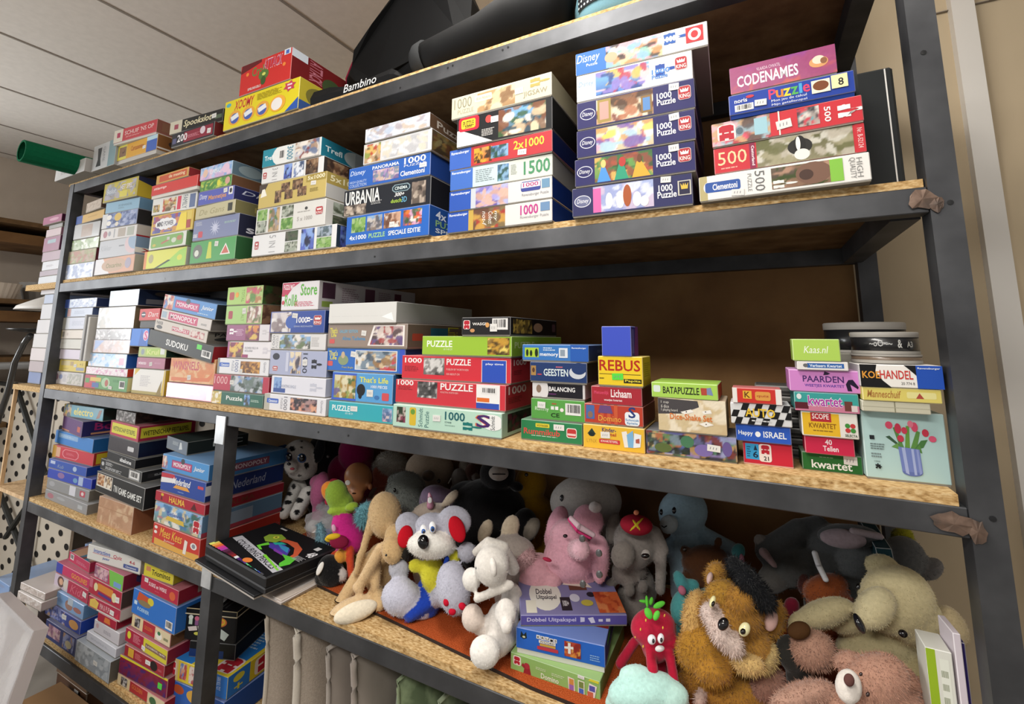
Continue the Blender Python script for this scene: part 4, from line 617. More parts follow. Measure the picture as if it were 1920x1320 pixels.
B('puzzle_box','dark green puzzle box with yellow splash corner, bottom of its stack','puzzle box','puzzle and game boxes on the middle shelf',-1.5714,0.0170,1.2870,-0.0,0.2584,0.260,0.0401,'2f6656','224a40',[P(0,0,.2,1,'yelwht',92),T(.3,.38,.62,.72,'Puzzle','f0f2ee','b'),P(.65,.1,.76,.95,'skydog',93),L(.78,.4,.96,.6,'b8d0c4')])
B('puzzle_box','red puzzle box with a waterfall photo and pale numerals, above the dark green box','puzzle box','puzzle and game boxes on the middle shelf',-1.5779,0.0214,1.3277,-0.7,0.2748,0.260,0.0520,'b8324c','9a2434',[T(.02,.4,.27,.88,'1000','e8b8b8','s'),P(.33,.02,.9,.98,'falls',91)],st=(.32,.42,.39,.68))
B('puzzle_box','white puzzle box with blue label and small dark cat photo, fourth middle stack','puzzle box','puzzle and game boxes on the middle shelf',-1.5659,0.0222,1.3802,-0.6,0.2559,0.260,0.0508,'e4e4e8','c0c0c6',[R(0,0,.05,1,'8a8a84'),RR(.04,.45,.25,.72,'3a66c0'),T(.08,.5,.24,.66,'Clementoni','f0f4fa','b'),T(.3,.2,.34,.85,'PUZZLE','7a86a0','v'),T(.36,.15,.43,.9,'1000','6a78a0','v'),P(.47,.12,.84,.85,'amber',90),T(.9,.2,.95,.85,'Quality','9a9aa4','v')],st=(.45,.1,.52,.35))
B('puzzle_box','white puzzle box with glowing flower field photo at its left end','puzzle box','puzzle and game boxes on the middle shelf',-1.5191,0.0222,1.4316,-0.2,0.2148,0.260,0.0533,'e6e2e6','c4c0c8',[R(0,0,.05,1,'b06a98'),P(.05,.03,.38,.95,'tulipf',89),R(.36,.03,.5,.22,'9a3a6a'),T(.42,.55,.72,.68,'FLOWER FIELD IN','8a8a94','s'),T(.42,.38,.6,.51,'HOLLAND','8a8a94','s'),Z(.8,.2,.96,.75,'d0ccd4')])
B('puzzle_box','plum and white puzzle box with tulip field photo, above the white flower-field one','puzzle box','puzzle and game boxes on the middle shelf',-1.5296,0.0204,1.4856,0.0,0.2168,0.260,0.0517,'9a5a82','c8c4c8',[Z(.05,.3,.2,.85,'f0ecf0'),L(.24,.3,.42,.75,'d0a8c4'),P(.46,.05,.78,.95,'tulipf',88),R(.78,0,1,1,'dcd8dc'),Z(.82,.3,.96,.75,'c8c4c8')])
B('puzzle_box','lower of two green cartoon puzzle boxes with small red logo','puzzle box','puzzle and game boxes on the middle shelf',-1.5426,0.0204,1.5378,-0.0,0.1864,0.260,0.0616,'a4ca78','3a3a34',[RR(.08,.28,.2,.72,'a83a48'),P(.6,.05,.98,.95,'bunny',86),T(.44,.15,.52,.75,'WALT','86a052','v'),SD(P(0,0,1,1,'darkbr',87))],st=(.47,.55,.57,.85))
B('puzzle_box','upper of two green cartoon puzzle boxes with small red logo','puzzle box','puzzle and game boxes on the middle shelf',-1.5411,0.0188,1.6001,0.1,0.1834,0.260,0.0602,'a9cc6c','2c4a24',[RR(.07,.28,.21,.72,'b04a48'),P(.55,.05,.98,.95,'frog',84),T(.42,.15,.5,.85,'TOTAL','7f9a44','v'),E(.24,.4,.34,.7,'e8a030'),SD(P(0,0,1,1,'darkgr',85))])
B('puzzle_box','white puzzle box with blue label and a windmill sunset photo on the middle shelf','puzzle box','puzzle and game boxes on the middle shelf',-1.2995,0.0112,1.2870,0.3,0.2597,0.280,0.0481,'e4e3e8','c4c2c6',[R(0,0,.1,1,'b8b4a8'),RR(.05,.45,.25,.74,'3a62c0'),T(.08,.5,.23,.68,'Clementoni','f0f4fa','b'),T(.29,.15,.32,.8,'PUZZLE','8a8a94','v'),T(.34,.1,.4,.9,'1000','6a6a74','v'),P(.45,.15,.87,.9,'mill',98),T(.92,.15,.96,.88,'Quality','a0a0aa','v')])
B('puzzle_box','white puzzle box with small blue bird photo at its left end','puzzle box','puzzle and game boxes on the middle shelf',-1.2788,0.0152,1.3357,-0.3,0.2264,0.280,0.0514,'e0e0ea','b8b8c6',[P(.05,.3,.2,.92,'bluesk',97),R(.05,.06,.28,.3,'3f5a9c'),T(.2,.35,.48,.52,'HUNTING EAGLE','8a94b0','s'),Z(.7,.15,.88,.8,'c4c6d4')])
B('puzzle_box','lavender-grey puzzle box with lighthouse photo and black sideways numerals','puzzle box','puzzle and game boxes on the middle shelf',-1.3014,0.0209,1.3877,-0.3,0.2414,0.280,0.0734,'aab0cc','8088a4',[E(.05,.6,.18,.88,'2c2c3a'),K(.06,.15,.16,.35),R(.3,.15,.35,.92,'c8cce0'),P(.37,.08,.57,.95,'lighth',96),T(.6,.12,.68,.9,'1000','2a2c3a','v'),Z(.73,.22,.86,.75,'23242c')],st=(.6,.42,.68,.66))
B('puzzle_box','white puzzle box with a grey heron photo and upright numerals','puzzle box','puzzle and game boxes on the middle shelf',-1.3027,0.0207,1.4617,-0.1,0.2342,0.280,0.0474,'dcdada','b0acae',[T(.03,.08,.08,.92,'1000','7a7a80','V'),T(.1,.1,.14,.9,'PUZZLE','8a8a90','V'),P(.17,.05,.74,.95,'heron',95),L(.76,.2,.9,.8,'b8b4b4')])
B('puzzle_box','navy puzzle box with snowy building photo, under the long white mat carton','puzzle box','puzzle and game boxes on the middle shelf',-1.3120,0.0197,1.5098,0.2,0.2375,0.280,0.0661,'2c4a9c','1f3570',[P(.02,.04,.4,.96,'snow',94),E(.3,.2,.5,.8,'3a5cae'),T(.5,.45,.7,.72,'1000','f0f0f4','b'),Z(.68,.45,.76,.75,'f0f0f4'),T(.46,.25,.8,.33,'GERMANY, NEUSCHWANSTEIN','c8d4ec'),K(.81,.35,.95,.78)],st=(.42,.68,.52,.9))
B('puzzle_mat_box','long white puzzle-mat carton with green curved title, sticking far back into the shelf','puzzle box','puzzle and game boxes on the middle shelf',-1.2662,0.0181,1.5765,-0.2,0.1600,0.430,0.0858,'e2dfe2','c4bfc0',[G('c03a5c',0,.5,.02,.98,.5,.98,.3,.8,.15,.5),T(.05,.74,.34,.92,'PUZZLE MAT','f4e8ec','b'),T(.1,.14,.46,.56,'Roll&','5fae3c','b'),T(.52,.5,.96,.92,'Store','5fae3c','b'),L(.38,.12,.92,.3,'c8506a'),E(.02,.2,.1,.35,'c84a5a'),SD(R(.03,.4,.14,.95,'4a3040'),R(.03,.1,.12,.3,'8aa04a'),L(.2,.3,.36,.85,'a08a94'),R(.42,.35,.52,.9,'6a4656'),L(.56,.3,.7,.85,'a08a94'),R(.74,.4,.82,.85,'6a3a4a'))],edge=.3)
B('puzzle_box','turquoise puzzle box with white title, front bottom of the middle of the shelf','puzzle box','puzzle and game boxes on the middle shelf',-1.0288,0.0108,1.2870,-0.3,0.2224,0.300,0.0450,'37aab8','2b8f9c',[T(.06,.45,.35,.78,'PUZZLE','f0f6f6','b'),T(.28,.28,.4,.4,'68 X 48 CM','d8ecec'),P(.85,.1,.99,.85,'town',102)],st=(.36,.5,.47,.8))
B('puzzle_box','light blue puzzle box with yellow title and black animal silhouette','puzzle box','puzzle and game boxes on the middle shelf',-1.0294,0.0182,1.3326,-0.3,0.2129,0.300,0.0749,'5a9fd6','3f78b0',[R(0,0,.42,.98,'3f62c4'),P(.04,.08,.41,.9,'cartoon2',101),T(.47,.68,.93,.88,"That's Life",'e4e04a','b'),E(.43,.2,.57,.62,'16181c'),E(.46,.1,.52,.3,'16181c'),T(.66,.5,.92,.6,'1000 PIECES','e8eef6','b'),RR(.84,.1,.95,.36,'d05258'),E(.72,.12,.8,.26,'3f74b0')],st=(.6,.2,.7,.44))
B('puzzle_box','blue puzzle box with yellow cartoon title and busy cartoon picture','puzzle box','puzzle and game boxes on the middle shelf',-1.0643,0.0250,1.4081,-0.2,0.2782,0.300,0.0629,'2f6cc0','1f3f7c',[T(.03,.65,.15,.88,"That's",'e8dc3c','b'),T(.05,.48,.14,.65,'Life','e8dc3c','b'),E(.16,.25,.3,.7,'8a9a74'),E(.2,.55,.25,.85,'c8b090'),RR(.02,.2,.09,.42,'d05a58'),R(.39,.08,.91,.92,'e8e8ec'),P(.4,.11,.9,.89,'cartoon',100),T(.22,.1,.37,.2,'Frank Bright','d8c83c'),R(.94,0,1,1,'3a56c0')],st=(.33,.62,.4,.86))
B('puzzle_box','taupe puzzle box with yellow cartoon title and slanted painting picture','puzzle box','puzzle and game boxes on the middle shelf',-1.0613,0.0214,1.4716,-0.4,0.2819,0.320,0.0638,'96857a','6f5f54',[T(.03,.6,.13,.85,"That's",'e0d84a','b'),T(.05,.44,.12,.6,'Life','e0d84a','b'),T(.16,.62,.4,.76,'GALLERY EDITION','6ab0d0','b'),T(.2,.3,.5,.46,'Alma Tadema','4a90c0','b'),RR(.03,.15,.1,.35,'d05a58'),G('efe8e4',.6,.94,.97,.94,.97,.08,.53,.08),PG('crowd',99,.62,.9,.95,.9,.95,.12,.56,.12),SD(RR(.06,.3,.2,.6,'b04a38'),R(.3,.05,.55,.85,'2f6c86'),T(.55,.3,.72,.9,'Life','c8c438','v'),G('4a4038',.8,.9,1,.9,1,.1,.78,.1))],st=(.45,.5,.51,.72))
B('puzzle_box','plain white unprinted box with torn shrink wrap, deep, on top of its stack','puzzle box','puzzle and game boxes on the middle shelf',-1.0582,0.0177,1.5360,0.0,0.2443,0.360,0.0560,'dcdbd8','a6a5a2',[L(.05,.33,.85,.36,'cfcdca'),G('f4f4f4',.8,.3,.97,.1,.94,.5)],edge=.15)
B('puzzle_box','mint green puzzle box with sideways lettering and striped letter logo','puzzle box','puzzle and game boxes on the middle shelf',-0.7936,-0.0018,1.2870,-0.3,0.3003,0.270,0.0537,'b9dac8','a8c8b8',[P(.04,.2,.13,.9,'orchid',107),RR(.17,.12,.235,.92,'d8b838'),E(.18,.6,.225,.85,'6a9a3c'),T(.26,.1,.3,.92,'Schmidt','3f6f70','V'),T(.32,.1,.36,.8,'Puzzle','3f6f70','V'),T(.51,.52,.69,.88,'1000','1f5f66','sb'),T(.51,.38,.57,.46,'57448','4a6a68'),L(.51,.26,.62,.33,'8aa89c'),Z(.65,.1,.78,.58,'1c7470'),E(.83,.28,1.02,.92,'f0f0ee'),R(.92,.28,.95,.88,'f0f0ee'),T(.78,.36,.9,.88,'S','d86a3c','b'),T(.79,.36,.91,.88,'S','4a2a6a','b'),T(.91,.3,.945,.86,'Schmidt','23242a','V'),SD(P(.1,.15,.6,.9,'orchidd',108))],st=(.4,.42,.47,.68))
B('puzzle_box','lower of the two red puzzle boxes, with snowy cabin photo and price label','puzzle box','puzzle and game boxes on the middle shelf',-0.8010,0.0125,1.3413,0.1,0.3099,0.270,0.0571,'ce3440','b42c38',[T(.02,.76,.18,.98,'1000','f4eeec','b'),L(.03,.55,.18,.72,'8a2028'),P(.22,.28,.41,.96,'bwcabin',106),T(.44,.66,.73,.94,'PUZZLE','f4eeec','b'),T(.44,.52,.6,.6,'MOULTON, WORTH KEN','e8c0bc'),R(.76,.04,.955,.98,'f0eeec'),R(.76,.04,.95,.26,'2f4fb0'),R(.765,.3,.87,.46,'e0702c'),BC(.8,.62,.93,.88),SD(T(.05,.6,.38,.92,'1000','ecd4d0','b'),L(.05,.25,.3,.5,'7a1c24'))],gl='gloss')
B('puzzle_box','upper of the two red puzzle boxes, with waterfall photo and blue panel','puzzle box','puzzle and game boxes on the middle shelf',-0.7914,0.0215,1.3990,-0.9,0.3057,0.270,0.0577,'cf3440','b02a36',[T(.03,.68,.2,.9,'1000','f4eeec','b'),L(.03,.3,.18,.55,'8a2028'),P(.22,.2,.42,.92,'bwfalls',105),T(.44,.64,.66,.9,'PUZZLE','f4eeec','b'),T(.44,.42,.64,.5,'PUBLISH BY WORTH KEN','e8c0bc'),T(.44,.22,.56,.3,'500 ABOUT CM','e8c0bc'),R(.755,0,.965,.9,'e8dcdc'),R(.76,0,.96,.88,'2f52b8'),T(.79,.68,.94,.78,'play time','e8ecf4','sb'),SD(T(.05,.68,.3,.92,'1000','e8d0cc','b'),L(.05,.3,.25,.5,'7a1c24'))])
B('puzzle_box','lime green puzzle box with white title and glowing autumn forest photo','puzzle box','puzzle and game boxes on the middle shelf',-0.7302,0.0216,1.4574,-0.2,0.2477,0.300,0.0470,'9cc23c','8ab034',[T(.06,.42,.36,.76,'PUZZLE','f4f8ec','b'),T(.26,.26,.36,.36,'68 X 48 CM','e4f0cc'),P(.75,.08,.98,.92,'autumn',104),SD(T(.05,.4,.4,.72,'PUZZLE','c8dc98','b'))])
B('puzzle_box','black puzzle box with barcode and orange figures, standing on the lime box','puzzle box','puzzle and game boxes on the middle shelf',-0.6136,0.0197,1.5049,0.1,0.1294,0.270,0.0431,'1f1d1f','161416',[J(.04,.35,.17,.82),T(.23,.5,.53,.7,'WASGIJ','f0ece8','b'),E(.5,.42,.58,.7,'d8a060'),E(.18,.15,.28,.36,'c89060'),BC(.64,.3,.95,.92),SD(P(.05,.1,.42,.9,'golddk',103),E(.45,.2,.65,.75,'b08a6a'),RR(.88,.25,.96,.75,'5a4048'))],st=(.6,.2,.74,.62))
B('board_game_box','dark green tile game box with arched red title, at the front by the mint puzzle','game box','puzzle and game boxes on the middle shelf',-0.4593,0.0235,1.2870,-0.9,0.1366,0.200,0.0425,'2e8050','1f5a38',[RR(.25,.66,.48,.86,'d8c83c'),T(.27,.7,.46,.8,'VOYAGER','6a5a1c','b'),T(.05,.28,.65,.58,'Rummikub','d4504a','b'),L(.18,.2,.62,.26,'c8dccc'),RR(.755,.28,.915,.76,'ece4dc'),RR(.765,.32,.905,.72,'c03a38'),R(.77,.4,.9,.5,'e8c8c4')],st=(.55,.6,.72,.88))
B('board_game_box','mid-green game box with barcode and grey sticker','game box','puzzle and game boxes on the middle shelf',-0.4366,0.0262,1.3301,-1.1,0.1192,0.200,0.0444,'5aa04a','3f7a36',[T(.08,.36,.34,.6,'Rummy','dce8d4','s'),L(.4,.72,.5,.84,'b84a3c'),R(.38,.5,.44,.66,'e0e4dc'),R(.46,.5,.52,.66,'e8e8e4'),E(.55,.42,.62,.6,'ece4e0'),T(.38,.14,.54,.34,'CE','1f3a1c','b'),BC(.65,.3,.93,.85)],st=(.13,.54,.28,.84))
B('board_game_box','white and black game box with white title and an owl photo','game box','puzzle and game boxes on the middle shelf',-0.4338,0.0263,1.3751,-1.0,0.1172,0.200,0.0323,'dcd8d8','c8c4c4',[R(.3,.04,.96,.96,'1d1b22'),E(.15,-.1,.32,1.1,'dcd8d8'),E(.08,.3,.18,.85,'8a7464'),T(.33,.45,.82,.76,'BALANCING','f4f2f2','b'),L(.33,.2,.52,.32,'7a3a7a')])
B('board_game_box','dark blue game box with ghostly white letters and a crescent moon','game box','puzzle and game boxes on the middle shelf',-0.4374,0.0225,1.4080,-0.4,0.1275,0.200,0.0429,'22396a','18202f',[R(.02,.3,.11,.8,'a8824a'),E(.04,.45,.09,.7,'5a3a28'),T(.25,.3,.68,.66,'GEESTEN','d8e4e6','b'),L(.47,.7,.6,.82,'c86a7a'),E(.7,.2,.98,.82,'c8ccd4'),E(.74,.42,.99,1.0,'22396a'),L(.14,.3,.22,.42,'c84a5a')])
B('board_game_box','mid-blue picture-pairs game box with lime square of silhouettes, on top by the upright blue cube','game box','puzzle and game boxes on the middle shelf',-0.4561,0.0227,1.4515,-0.3,0.1501,0.200,0.0358,'3a76bc','223f70',[R(.04,.2,.26,.8,'a8c83c'),E(.06,.25,.1,.7,'1c2c1c'),E(.12,.25,.16,.65,'1c2c1c'),E(.2,.22,.25,.75,'1c2c1c'),L(.33,.6,.52,.85,'c8dcf0'),T(.28,.22,.56,.45,'memory','f0f4f8','b'),R(.57,.2,.7,.8,'d8dee4'),R(.59,.3,.66,.7,'8a9aa8'),R(.74,0,1,1,'2a5cb0'),T(.76,.74,.97,.86,'Ravensburger','e0e8f4','b'),SD(L(.3,.5,.9,.7,'5a74a4'))])
B('card_game_box','egg-yellow card game box with blue cards and a white price sticker','card game box','puzzle and game boxes on the middle shelf',-0.3191,0.0206,1.2870,-0.8,0.1204,0.120,0.0451,'e6b83a','c89c30',[G('2a3c34',.07,.6,.22,.6,.15,.85),E(.09,.5,.2,.68,'1f2c2c'),T(.06,.24,.23,.4,'LYNX','c8983a'),T(.32,.74,.55,.92,'Kinder-','4a3a6a','b'),T(.42,.58,.55,.72,'rtel','b8402e','b'),RR(.27,.26,.61,.44,'c83a3c'),T(.3,.31,.58,.4,'KWARTETSPEL','f0d8d0','b'),G('e8e4dc',.64,.8,.72,.85,.78,.2,.68,.18),G('7ab0d8',.72,.7,.82,.9,.84,.2,.74,.2),G('e4e8ec',.84,.8,.95,.75,.93,.25,.82,.2),G('b05a4a',.86,.55,.92,.6,.92,.4,.86,.4)],st=(.3,.48,.45,.74))
B('board_game_box','orange-red striped dominoes box with a white arched logo','game box','puzzle and game boxes on the middle shelf',-0.3173,0.0249,1.3327,-0.3,0.1164,0.120,0.0391,'b8402e','6a2420',[R(.28,0,.34,1,'c85a38'),R(.4,0,.46,1,'c85a38'),R(.52,0,.58,1,'c85a38'),R(.03,.2,.18,.92,'4a6aa8'),E(.06,.25,.15,.6,'8a6a5a'),G('6a4a7a',.24,.55,.5,.55,.46,.95,.28,.95),T(.25,.14,.64,.44,'Domino','e8b04a','s'),RR(.7,.02,.94,.7,'e8ecf0'),T(.76,.4,.88,.96,'S','2f3f7a','b'),T(.71,.24,.93,.36,'Schmidt','4a86b8','b'),T(.73,.06,.91,.2,'Spiele','4a86b8','b')])
B('card_game_box','dark red box with white lettering, under the yellow box with red capitals','card game box','puzzle and game boxes on the middle shelf',-0.3023,0.0243,1.3724,-0.4,0.1006,0.120,0.0343,'a82c38','5a1a24',[T(.06,.5,.36,.75,'Mensenlijk','d84a6a','b'),T(.4,.42,.8,.86,'Lichaam','f2e6e6','b'),T(.26,.16,.62,.32,'weetjes kwartet','f0dede','b')])
B('board_game_box','yellow box with red western capitals and a green price sticker','game box','puzzle and game boxes on the middle shelf',-0.2864,0.0227,1.4073,-0.1,0.0881,0.075,0.0587,'e8c82c','c8a828',[T(.03,.5,.95,.88,'REBUS','b02c1c','sb'),R(.03,.38,.95,.4,'4a3a14'),R(.58,.1,.97,.24,'1f1c14'),T(.61,.12,.95,.22,'Papita','e8d84a','b'),L(.03,.2,.14,.28,'6a5a1c'),SD(L(.2,.3,.9,.8,'9a8020'))],st=(.32,.2,.57,.42),stc='5ad84a')
B('game_box','plain royal-blue cube-shaped box standing on the yellow box with red capitals','game box','puzzle and game boxes on the middle shelf',-0.2772,0.0210,1.4666,0.0,0.0589,0.060,0.0587,'3f52c0','34308c',[SD(R(.1,.1,.4,.9,'6a62b0'),G('7a3a8a',.4,0,1,0,1,1,.6,1))])
B('puzzle_box','swirling multicoloured fantasy puzzle box with a handwritten price sticker','puzzle box','puzzle and game boxes on the middle shelf',-0.1973,0.0265,1.2870,-0.9,0.1546,0.100,0.0436,'4a4a52','2c2c34',[P(0,0,1,1,'swirl',110),P(.02,.1,.5,.9,'swirl2',111),E(.1,.1,.3,.5,'5a6a3c'),E(.55,.1,.75,.6,'7a6aa8'),E(.4,.4,.55,.9,'4a7a5a'),E(.85,.2,.95,.8,'6a5a94')],st=(.69,.35,.83,.62))
B('board_game_box','tan dice game box with white dice photo and orange title','game box','puzzle and game boxes on the middle shelf',-0.1727,0.0241,1.3312,-0.9,0.1163,0.100,0.0604,'cdb890','b09a70',[P(0,0,1,1,'dice',109),G('4a4648',0,.5,.35,.55,.62,.78,.6,.96,0,1),T(.05,.82,.17,.92,'1 cup','d8d4cc'),T(.05,.7,.17,.8,'6 dice','d8d4cc'),T(.05,.58,.3,.68,'1 playing board','d8d4cc'),G('f0ece4',.34,.6,.5,.7,.54,.62,.4,.54),G('f0ece4',.66,.66,.78,.72,.8,.62,.68,.58),T(.18,.36,.8,.55,'Dice-Shake Set','d8783a','b'),G('efeae0',.6,.28,.72,.36,.82,.28,.7,.2),E(.42,.6,.44,.64,'3a3a3a'),E(.7,.64,.72,.67,'3a3a3a'),E(.7,.27,.72,.3,'3a3a3a')])
B('card_game_box','flat lime box with black capitals and red end flap, on the dice-game box','card game box','puzzle and game boxes on the middle shelf',-0.1834,0.0248,1.3922,0.1,0.1157,0.100,0.0278,'a8d05a','c84a2c',[RR(.03,.35,.14,.8,'d8e4dc'),T(.18,.28,.73,.74,'BATAPUZZLE','23281c','b'),G('b0483a',.76,.3,.84,.3,.85,.75,.75,.75),G('7a8ab0',.84,.35,.93,.3,.9,.8,.84,.75)],top='a8d05a')
B('card_game_box','blue and red number game box at the bottom beside the chequered box','card game box','puzzle and game boxes on the middle shelf',-0.0337,0.0417,1.2870,-0.6,0.0749,0.060,0.0383,'c8283c','8a1c2c',[R(.05,.22,.33,.9,'3aa0d8'),G('16304a',.22,.62,.3,.62,.26,.86),T(.2,.3,.31,.58,'6','16304a','b'),L(.08,.3,.16,.8,'1f5a80'),RR(.33,.16,.58,.92,'ecdfd8'),J(.37,.5,.55,.88),T(.42,.22,.52,.4,'21','2a2220','b'),R(0,0,1,.06,'d8a898')])
B('card_game_box','royal-blue card box with white greeting lettering','card game box','puzzle and game boxes on the middle shelf',-0.0432,0.0343,1.3259,-0.8,0.0837,0.060,0.0288,'2f5cc0','22448c',[T(.05,.3,.32,.62,'Happy','f0f4f8','b'),E(.36,.3,.46,.62,'f4f6f8'),T(.51,.3,.92,.66,'ISRAEL','f0f4f8','b')])
B('card_game_box','black-and-white chequered card box with yellow capital title','card game box','puzzle and game boxes on the middle shelf',-0.0491,0.0283,1.3553,-1.0,0.0924,0.070,0.0354,'d8d8d8','1a1a1c',[CHK(0,0,1,1,'161618'),T(.25,.38,.74,.78,'AUTO','e8c03a','b'),L(.35,.14,.68,.26,'d0d0d0')])
B('card_game_box','small red and white card box with yellow letter square','card game box','puzzle and game boxes on the middle shelf',-0.0446,0.0260,1.3913,-0.5,0.0755,0.050,0.0256,'c8342c','e4e0da',[R(0,0,.1,1,'e6e2dc'),R(.88,0,1,1,'e6e2dc'),R(.22,.3,.4,.82,'e0b03a'),T(.25,.36,.37,.76,'K','6a3a1c','b'),RR(.47,.22,.78,.8,'d89a48'),T(.5,.4,.75,.6,'quiz','b0502c','b')])
B('card_game_box','dark green card box with bold white lower-case title, bottom beside the tulip puzzle','card game box','puzzle and game boxes on the middle shelf',0.0543,0.0486,1.2870,-1.7,0.0829,0.050,0.0287,'2a6a30','1c4a22',[T(.16,.15,.83,.6,'kwartet','f4f6f0','b'),L(.3,.74,.6,.82,'8ab08a')],st=(.7,.5,.92,.95))
B('card_game_box','raspberry-red card box with small white lettering','card game box','puzzle and game boxes on the middle shelf',0.0594,0.0363,1.3163,-1.0,0.0675,0.040,0.0278,'c8284a','94203a',[T(.42,.56,.56,.86,'40','f4e4e8','b'),T(.37,.2,.68,.5,'Tellen','f4e4e8','b')])
B('card_game_box','yellow and white card box with red title plate and clover logo','card game box','puzzle and game boxes on the middle shelf',0.0570,0.0307,1.3447,-1.2,0.0767,0.050,0.0396,'e2ded6','c4c0b8',[R(.02,.05,.68,.94,'e2b42c'),R(.17,.6,.54,.96,'b02c34'),T(.2,.7,.5,.92,'SCOPE','f0e0dc','b'),T(.13,.34,.62,.54,'KWARTET','8a5a14','sb'),L(.2,.2,.55,.28,'8a6a20'),E(.77,.42,.86,.6,'3f8a3c'),E(.86,.42,.95,.6,'c03a3c'),E(.77,.24,.86,.42,'c03a3c'),E(.86,.24,.95,.42,'3f8a3c'),T(.76,.08,.97,.18,'SELECTA','2a4a2a','b')])
B('card_game_box','teal and pink card box with round white title letters','card game box','puzzle and game boxes on the middle shelf',0.0489,0.0278,1.3849,-1.2,0.0883,0.080,0.0303,'3c9c98','2c6c70',[R(0,0,1,.38,'c87a94'),R(0,.1,.22,.45,'5a1c28'),R(.78,.1,.9,.6,'6a3a34'),T(.215,.26,.755,.84,'kwartet','f4eef4','B'),T(.22,.28,.75,.82,'kwartet','a83a9c','b'),E(.04,.6,.12,.9,'dce4e4'),R(.88,.08,.97,.4,'d8c8c8')])
B('card_game_box','pink-purple card box with horse silhouettes','card game box','puzzle and game boxes on the middle shelf',0.0438,0.0277,1.4159,-0.8,0.0978,0.080,0.0353,'cf86c8','a85c9c',[T(.2,.45,.78,.74,'PAARDEN','4a2a6a','b'),T(.22,.2,.78,.36,'WEETJES KWARTET','5a3a9a','b'),G('1f1430',.82,.1,.88,.1,.86,.4,.96,.2,.97,.3,.9,.62,.84,.6,.8,.4),G('2a1a38',.5,.78,.56,.8,.6,.86,.52,.96)])
B('card_game_box','thin white card box with blue stripe, under the lime green one','card game box','puzzle and game boxes on the middle shelf',0.0565,0.0214,1.4517,-0.3,0.0703,0.050,0.0137,'e4e0dc','c8c4c0',[R(.2,.25,.92,.8,'2f62a8'),T(.25,.35,.88,.7,'Verkeers Kwartet','e4ecf4','b'),E(.12,.3,.22,.75,'6a6a6a')])
B('card_game_box','lime green box with white handwritten title, top of the little pile beside round tins','card game box','puzzle and game boxes on the middle shelf',0.0516,0.0210,1.4660,-0.1,0.0664,0.050,0.0360,'aed05c','4a4c38',[T(.24,.36,.76,.68,'Kaas.nl','f2f8e8','i')])
B('puzzle_box','square pale aqua puzzle box picturing pink tulips in a striped jug','puzzle box','puzzle and game boxes on the middle shelf',0.1389,0.0357,1.2870,-2.8,0.1027,0.090,0.1040,'b4d2d0','8fb4b4',[G('3c5a44',.28,.62,.33,.64,.46,.5,.42,.5),G('5a8a4a',.45,.45,.5,.45,.42,.78,.38,.76),G('6a9a44',.5,.45,.56,.45,.58,.8,.54,.8),G('5f9048',.56,.45,.64,.46,.7,.72,.66,.74),G('4a7a44',.6,.45,.72,.5,.78,.62,.7,.6),G('6a9a50',.34,.48,.46,.44,.42,.54),G('5a8a44',.6,.44,.7,.42,.68,.54),E(.29,.74,.38,.85,'d8506c'),E(.4,.68,.48,.83,'c83a54'),E(.48,.68,.55,.78,'d0405a'),E(.6,.72,.68,.86,'d8506e'),E(.56,.78,.63,.88,'e07a90'),E(.72,.66,.8,.77,'c83a50'),E(.79,.59,.88,.68,'d85a78'),E(.42,.56,.5,.66,'c83a50'),E(.44,.08,.68,.2,'6474b0'),G('7484c0',.44,.14,.68,.14,.67,.47,.42,.49),G('a8b4dc',.48,.12,.52,.1,.5,.48,.46,.48),G('a8b4dc',.58,.1,.61,.1,.6,.47,.57,.47),G('8f9cd0',.64,.11,.67,.13,.655,.47,.63,.47),R(.08,.57,.14,.63,'23262a'),L(.08,.42,.26,.52,'6a7a7a'),L(.08,.3,.24,.38,'7a8a8a'),Z(.1,.13,.2,.22,'1f2426'),T(.11,.24,.18,.26,'1000','3a4446')])
B('card_game_box','pair of pale cream card packs lying under the pale yellow box','card game box','puzzle and game boxes on the middle shelf',0.1390,0.0171,1.3916,-1.1,0.0830,0.085,0.0159,'c4c0aa','a8a48c',[R(.48,0,.5,1,'8a866f'),R(0,.45,1,.5,'aaa690')])
B('card_game_box','pale yellow flat game box with curved red-green lettering','card game box','puzzle and game boxes on the middle shelf',0.1406,0.0155,1.4081,-0.8,0.0957,0.085,0.0206,'d8c86a','b8a850',[T(.06,.25,.5,.8,'Manneschuif','a8743c','bi'),RR(.57,.3,.93,.75,'e0d894'),G('a8483c',.68,.3,.78,.3,.73,.7)])
B('card_game_box','black, white and blue card game box with cow-hide pattern, below the round tins','card game box','puzzle and game boxes on the middle shelf',0.1395,0.0139,1.4293,-0.8,0.1006,0.085,0.0341,'ece8e2','1f3a80',[G('141416',0,0,.38,0,.28,.3,.2,.7,.22,1,0,1),R(.69,0,1,1,'2450b0'),G('141416',.55,1,.69,1,.69,.55,.6,.85),T(.03,.38,.25,.7,'KOE','e09a3c','b'),T(.25,.38,.65,.76,'HANDEL','c8403c','b'),T(.5,.14,.66,.26,'20 774 8','4a4a4a'),T(.71,.82,.97,.92,'Ravensburger','e0e8f4','b')])
B('board_game_box','worn grey game box with pink emblem, bottom of the left stack on lower shelf','game box','game boxes on the lower shelf',-2.7042,0.0268,0.8210,1.0,0.3966,0.200,0.0379,'949496','74706a',[E(.06,.2,.22,.75,'a8707c'),E(.3,.4,.5,.7,'a4a6aa'),R(.8,.3,.9,.7,'b0b4b8')])
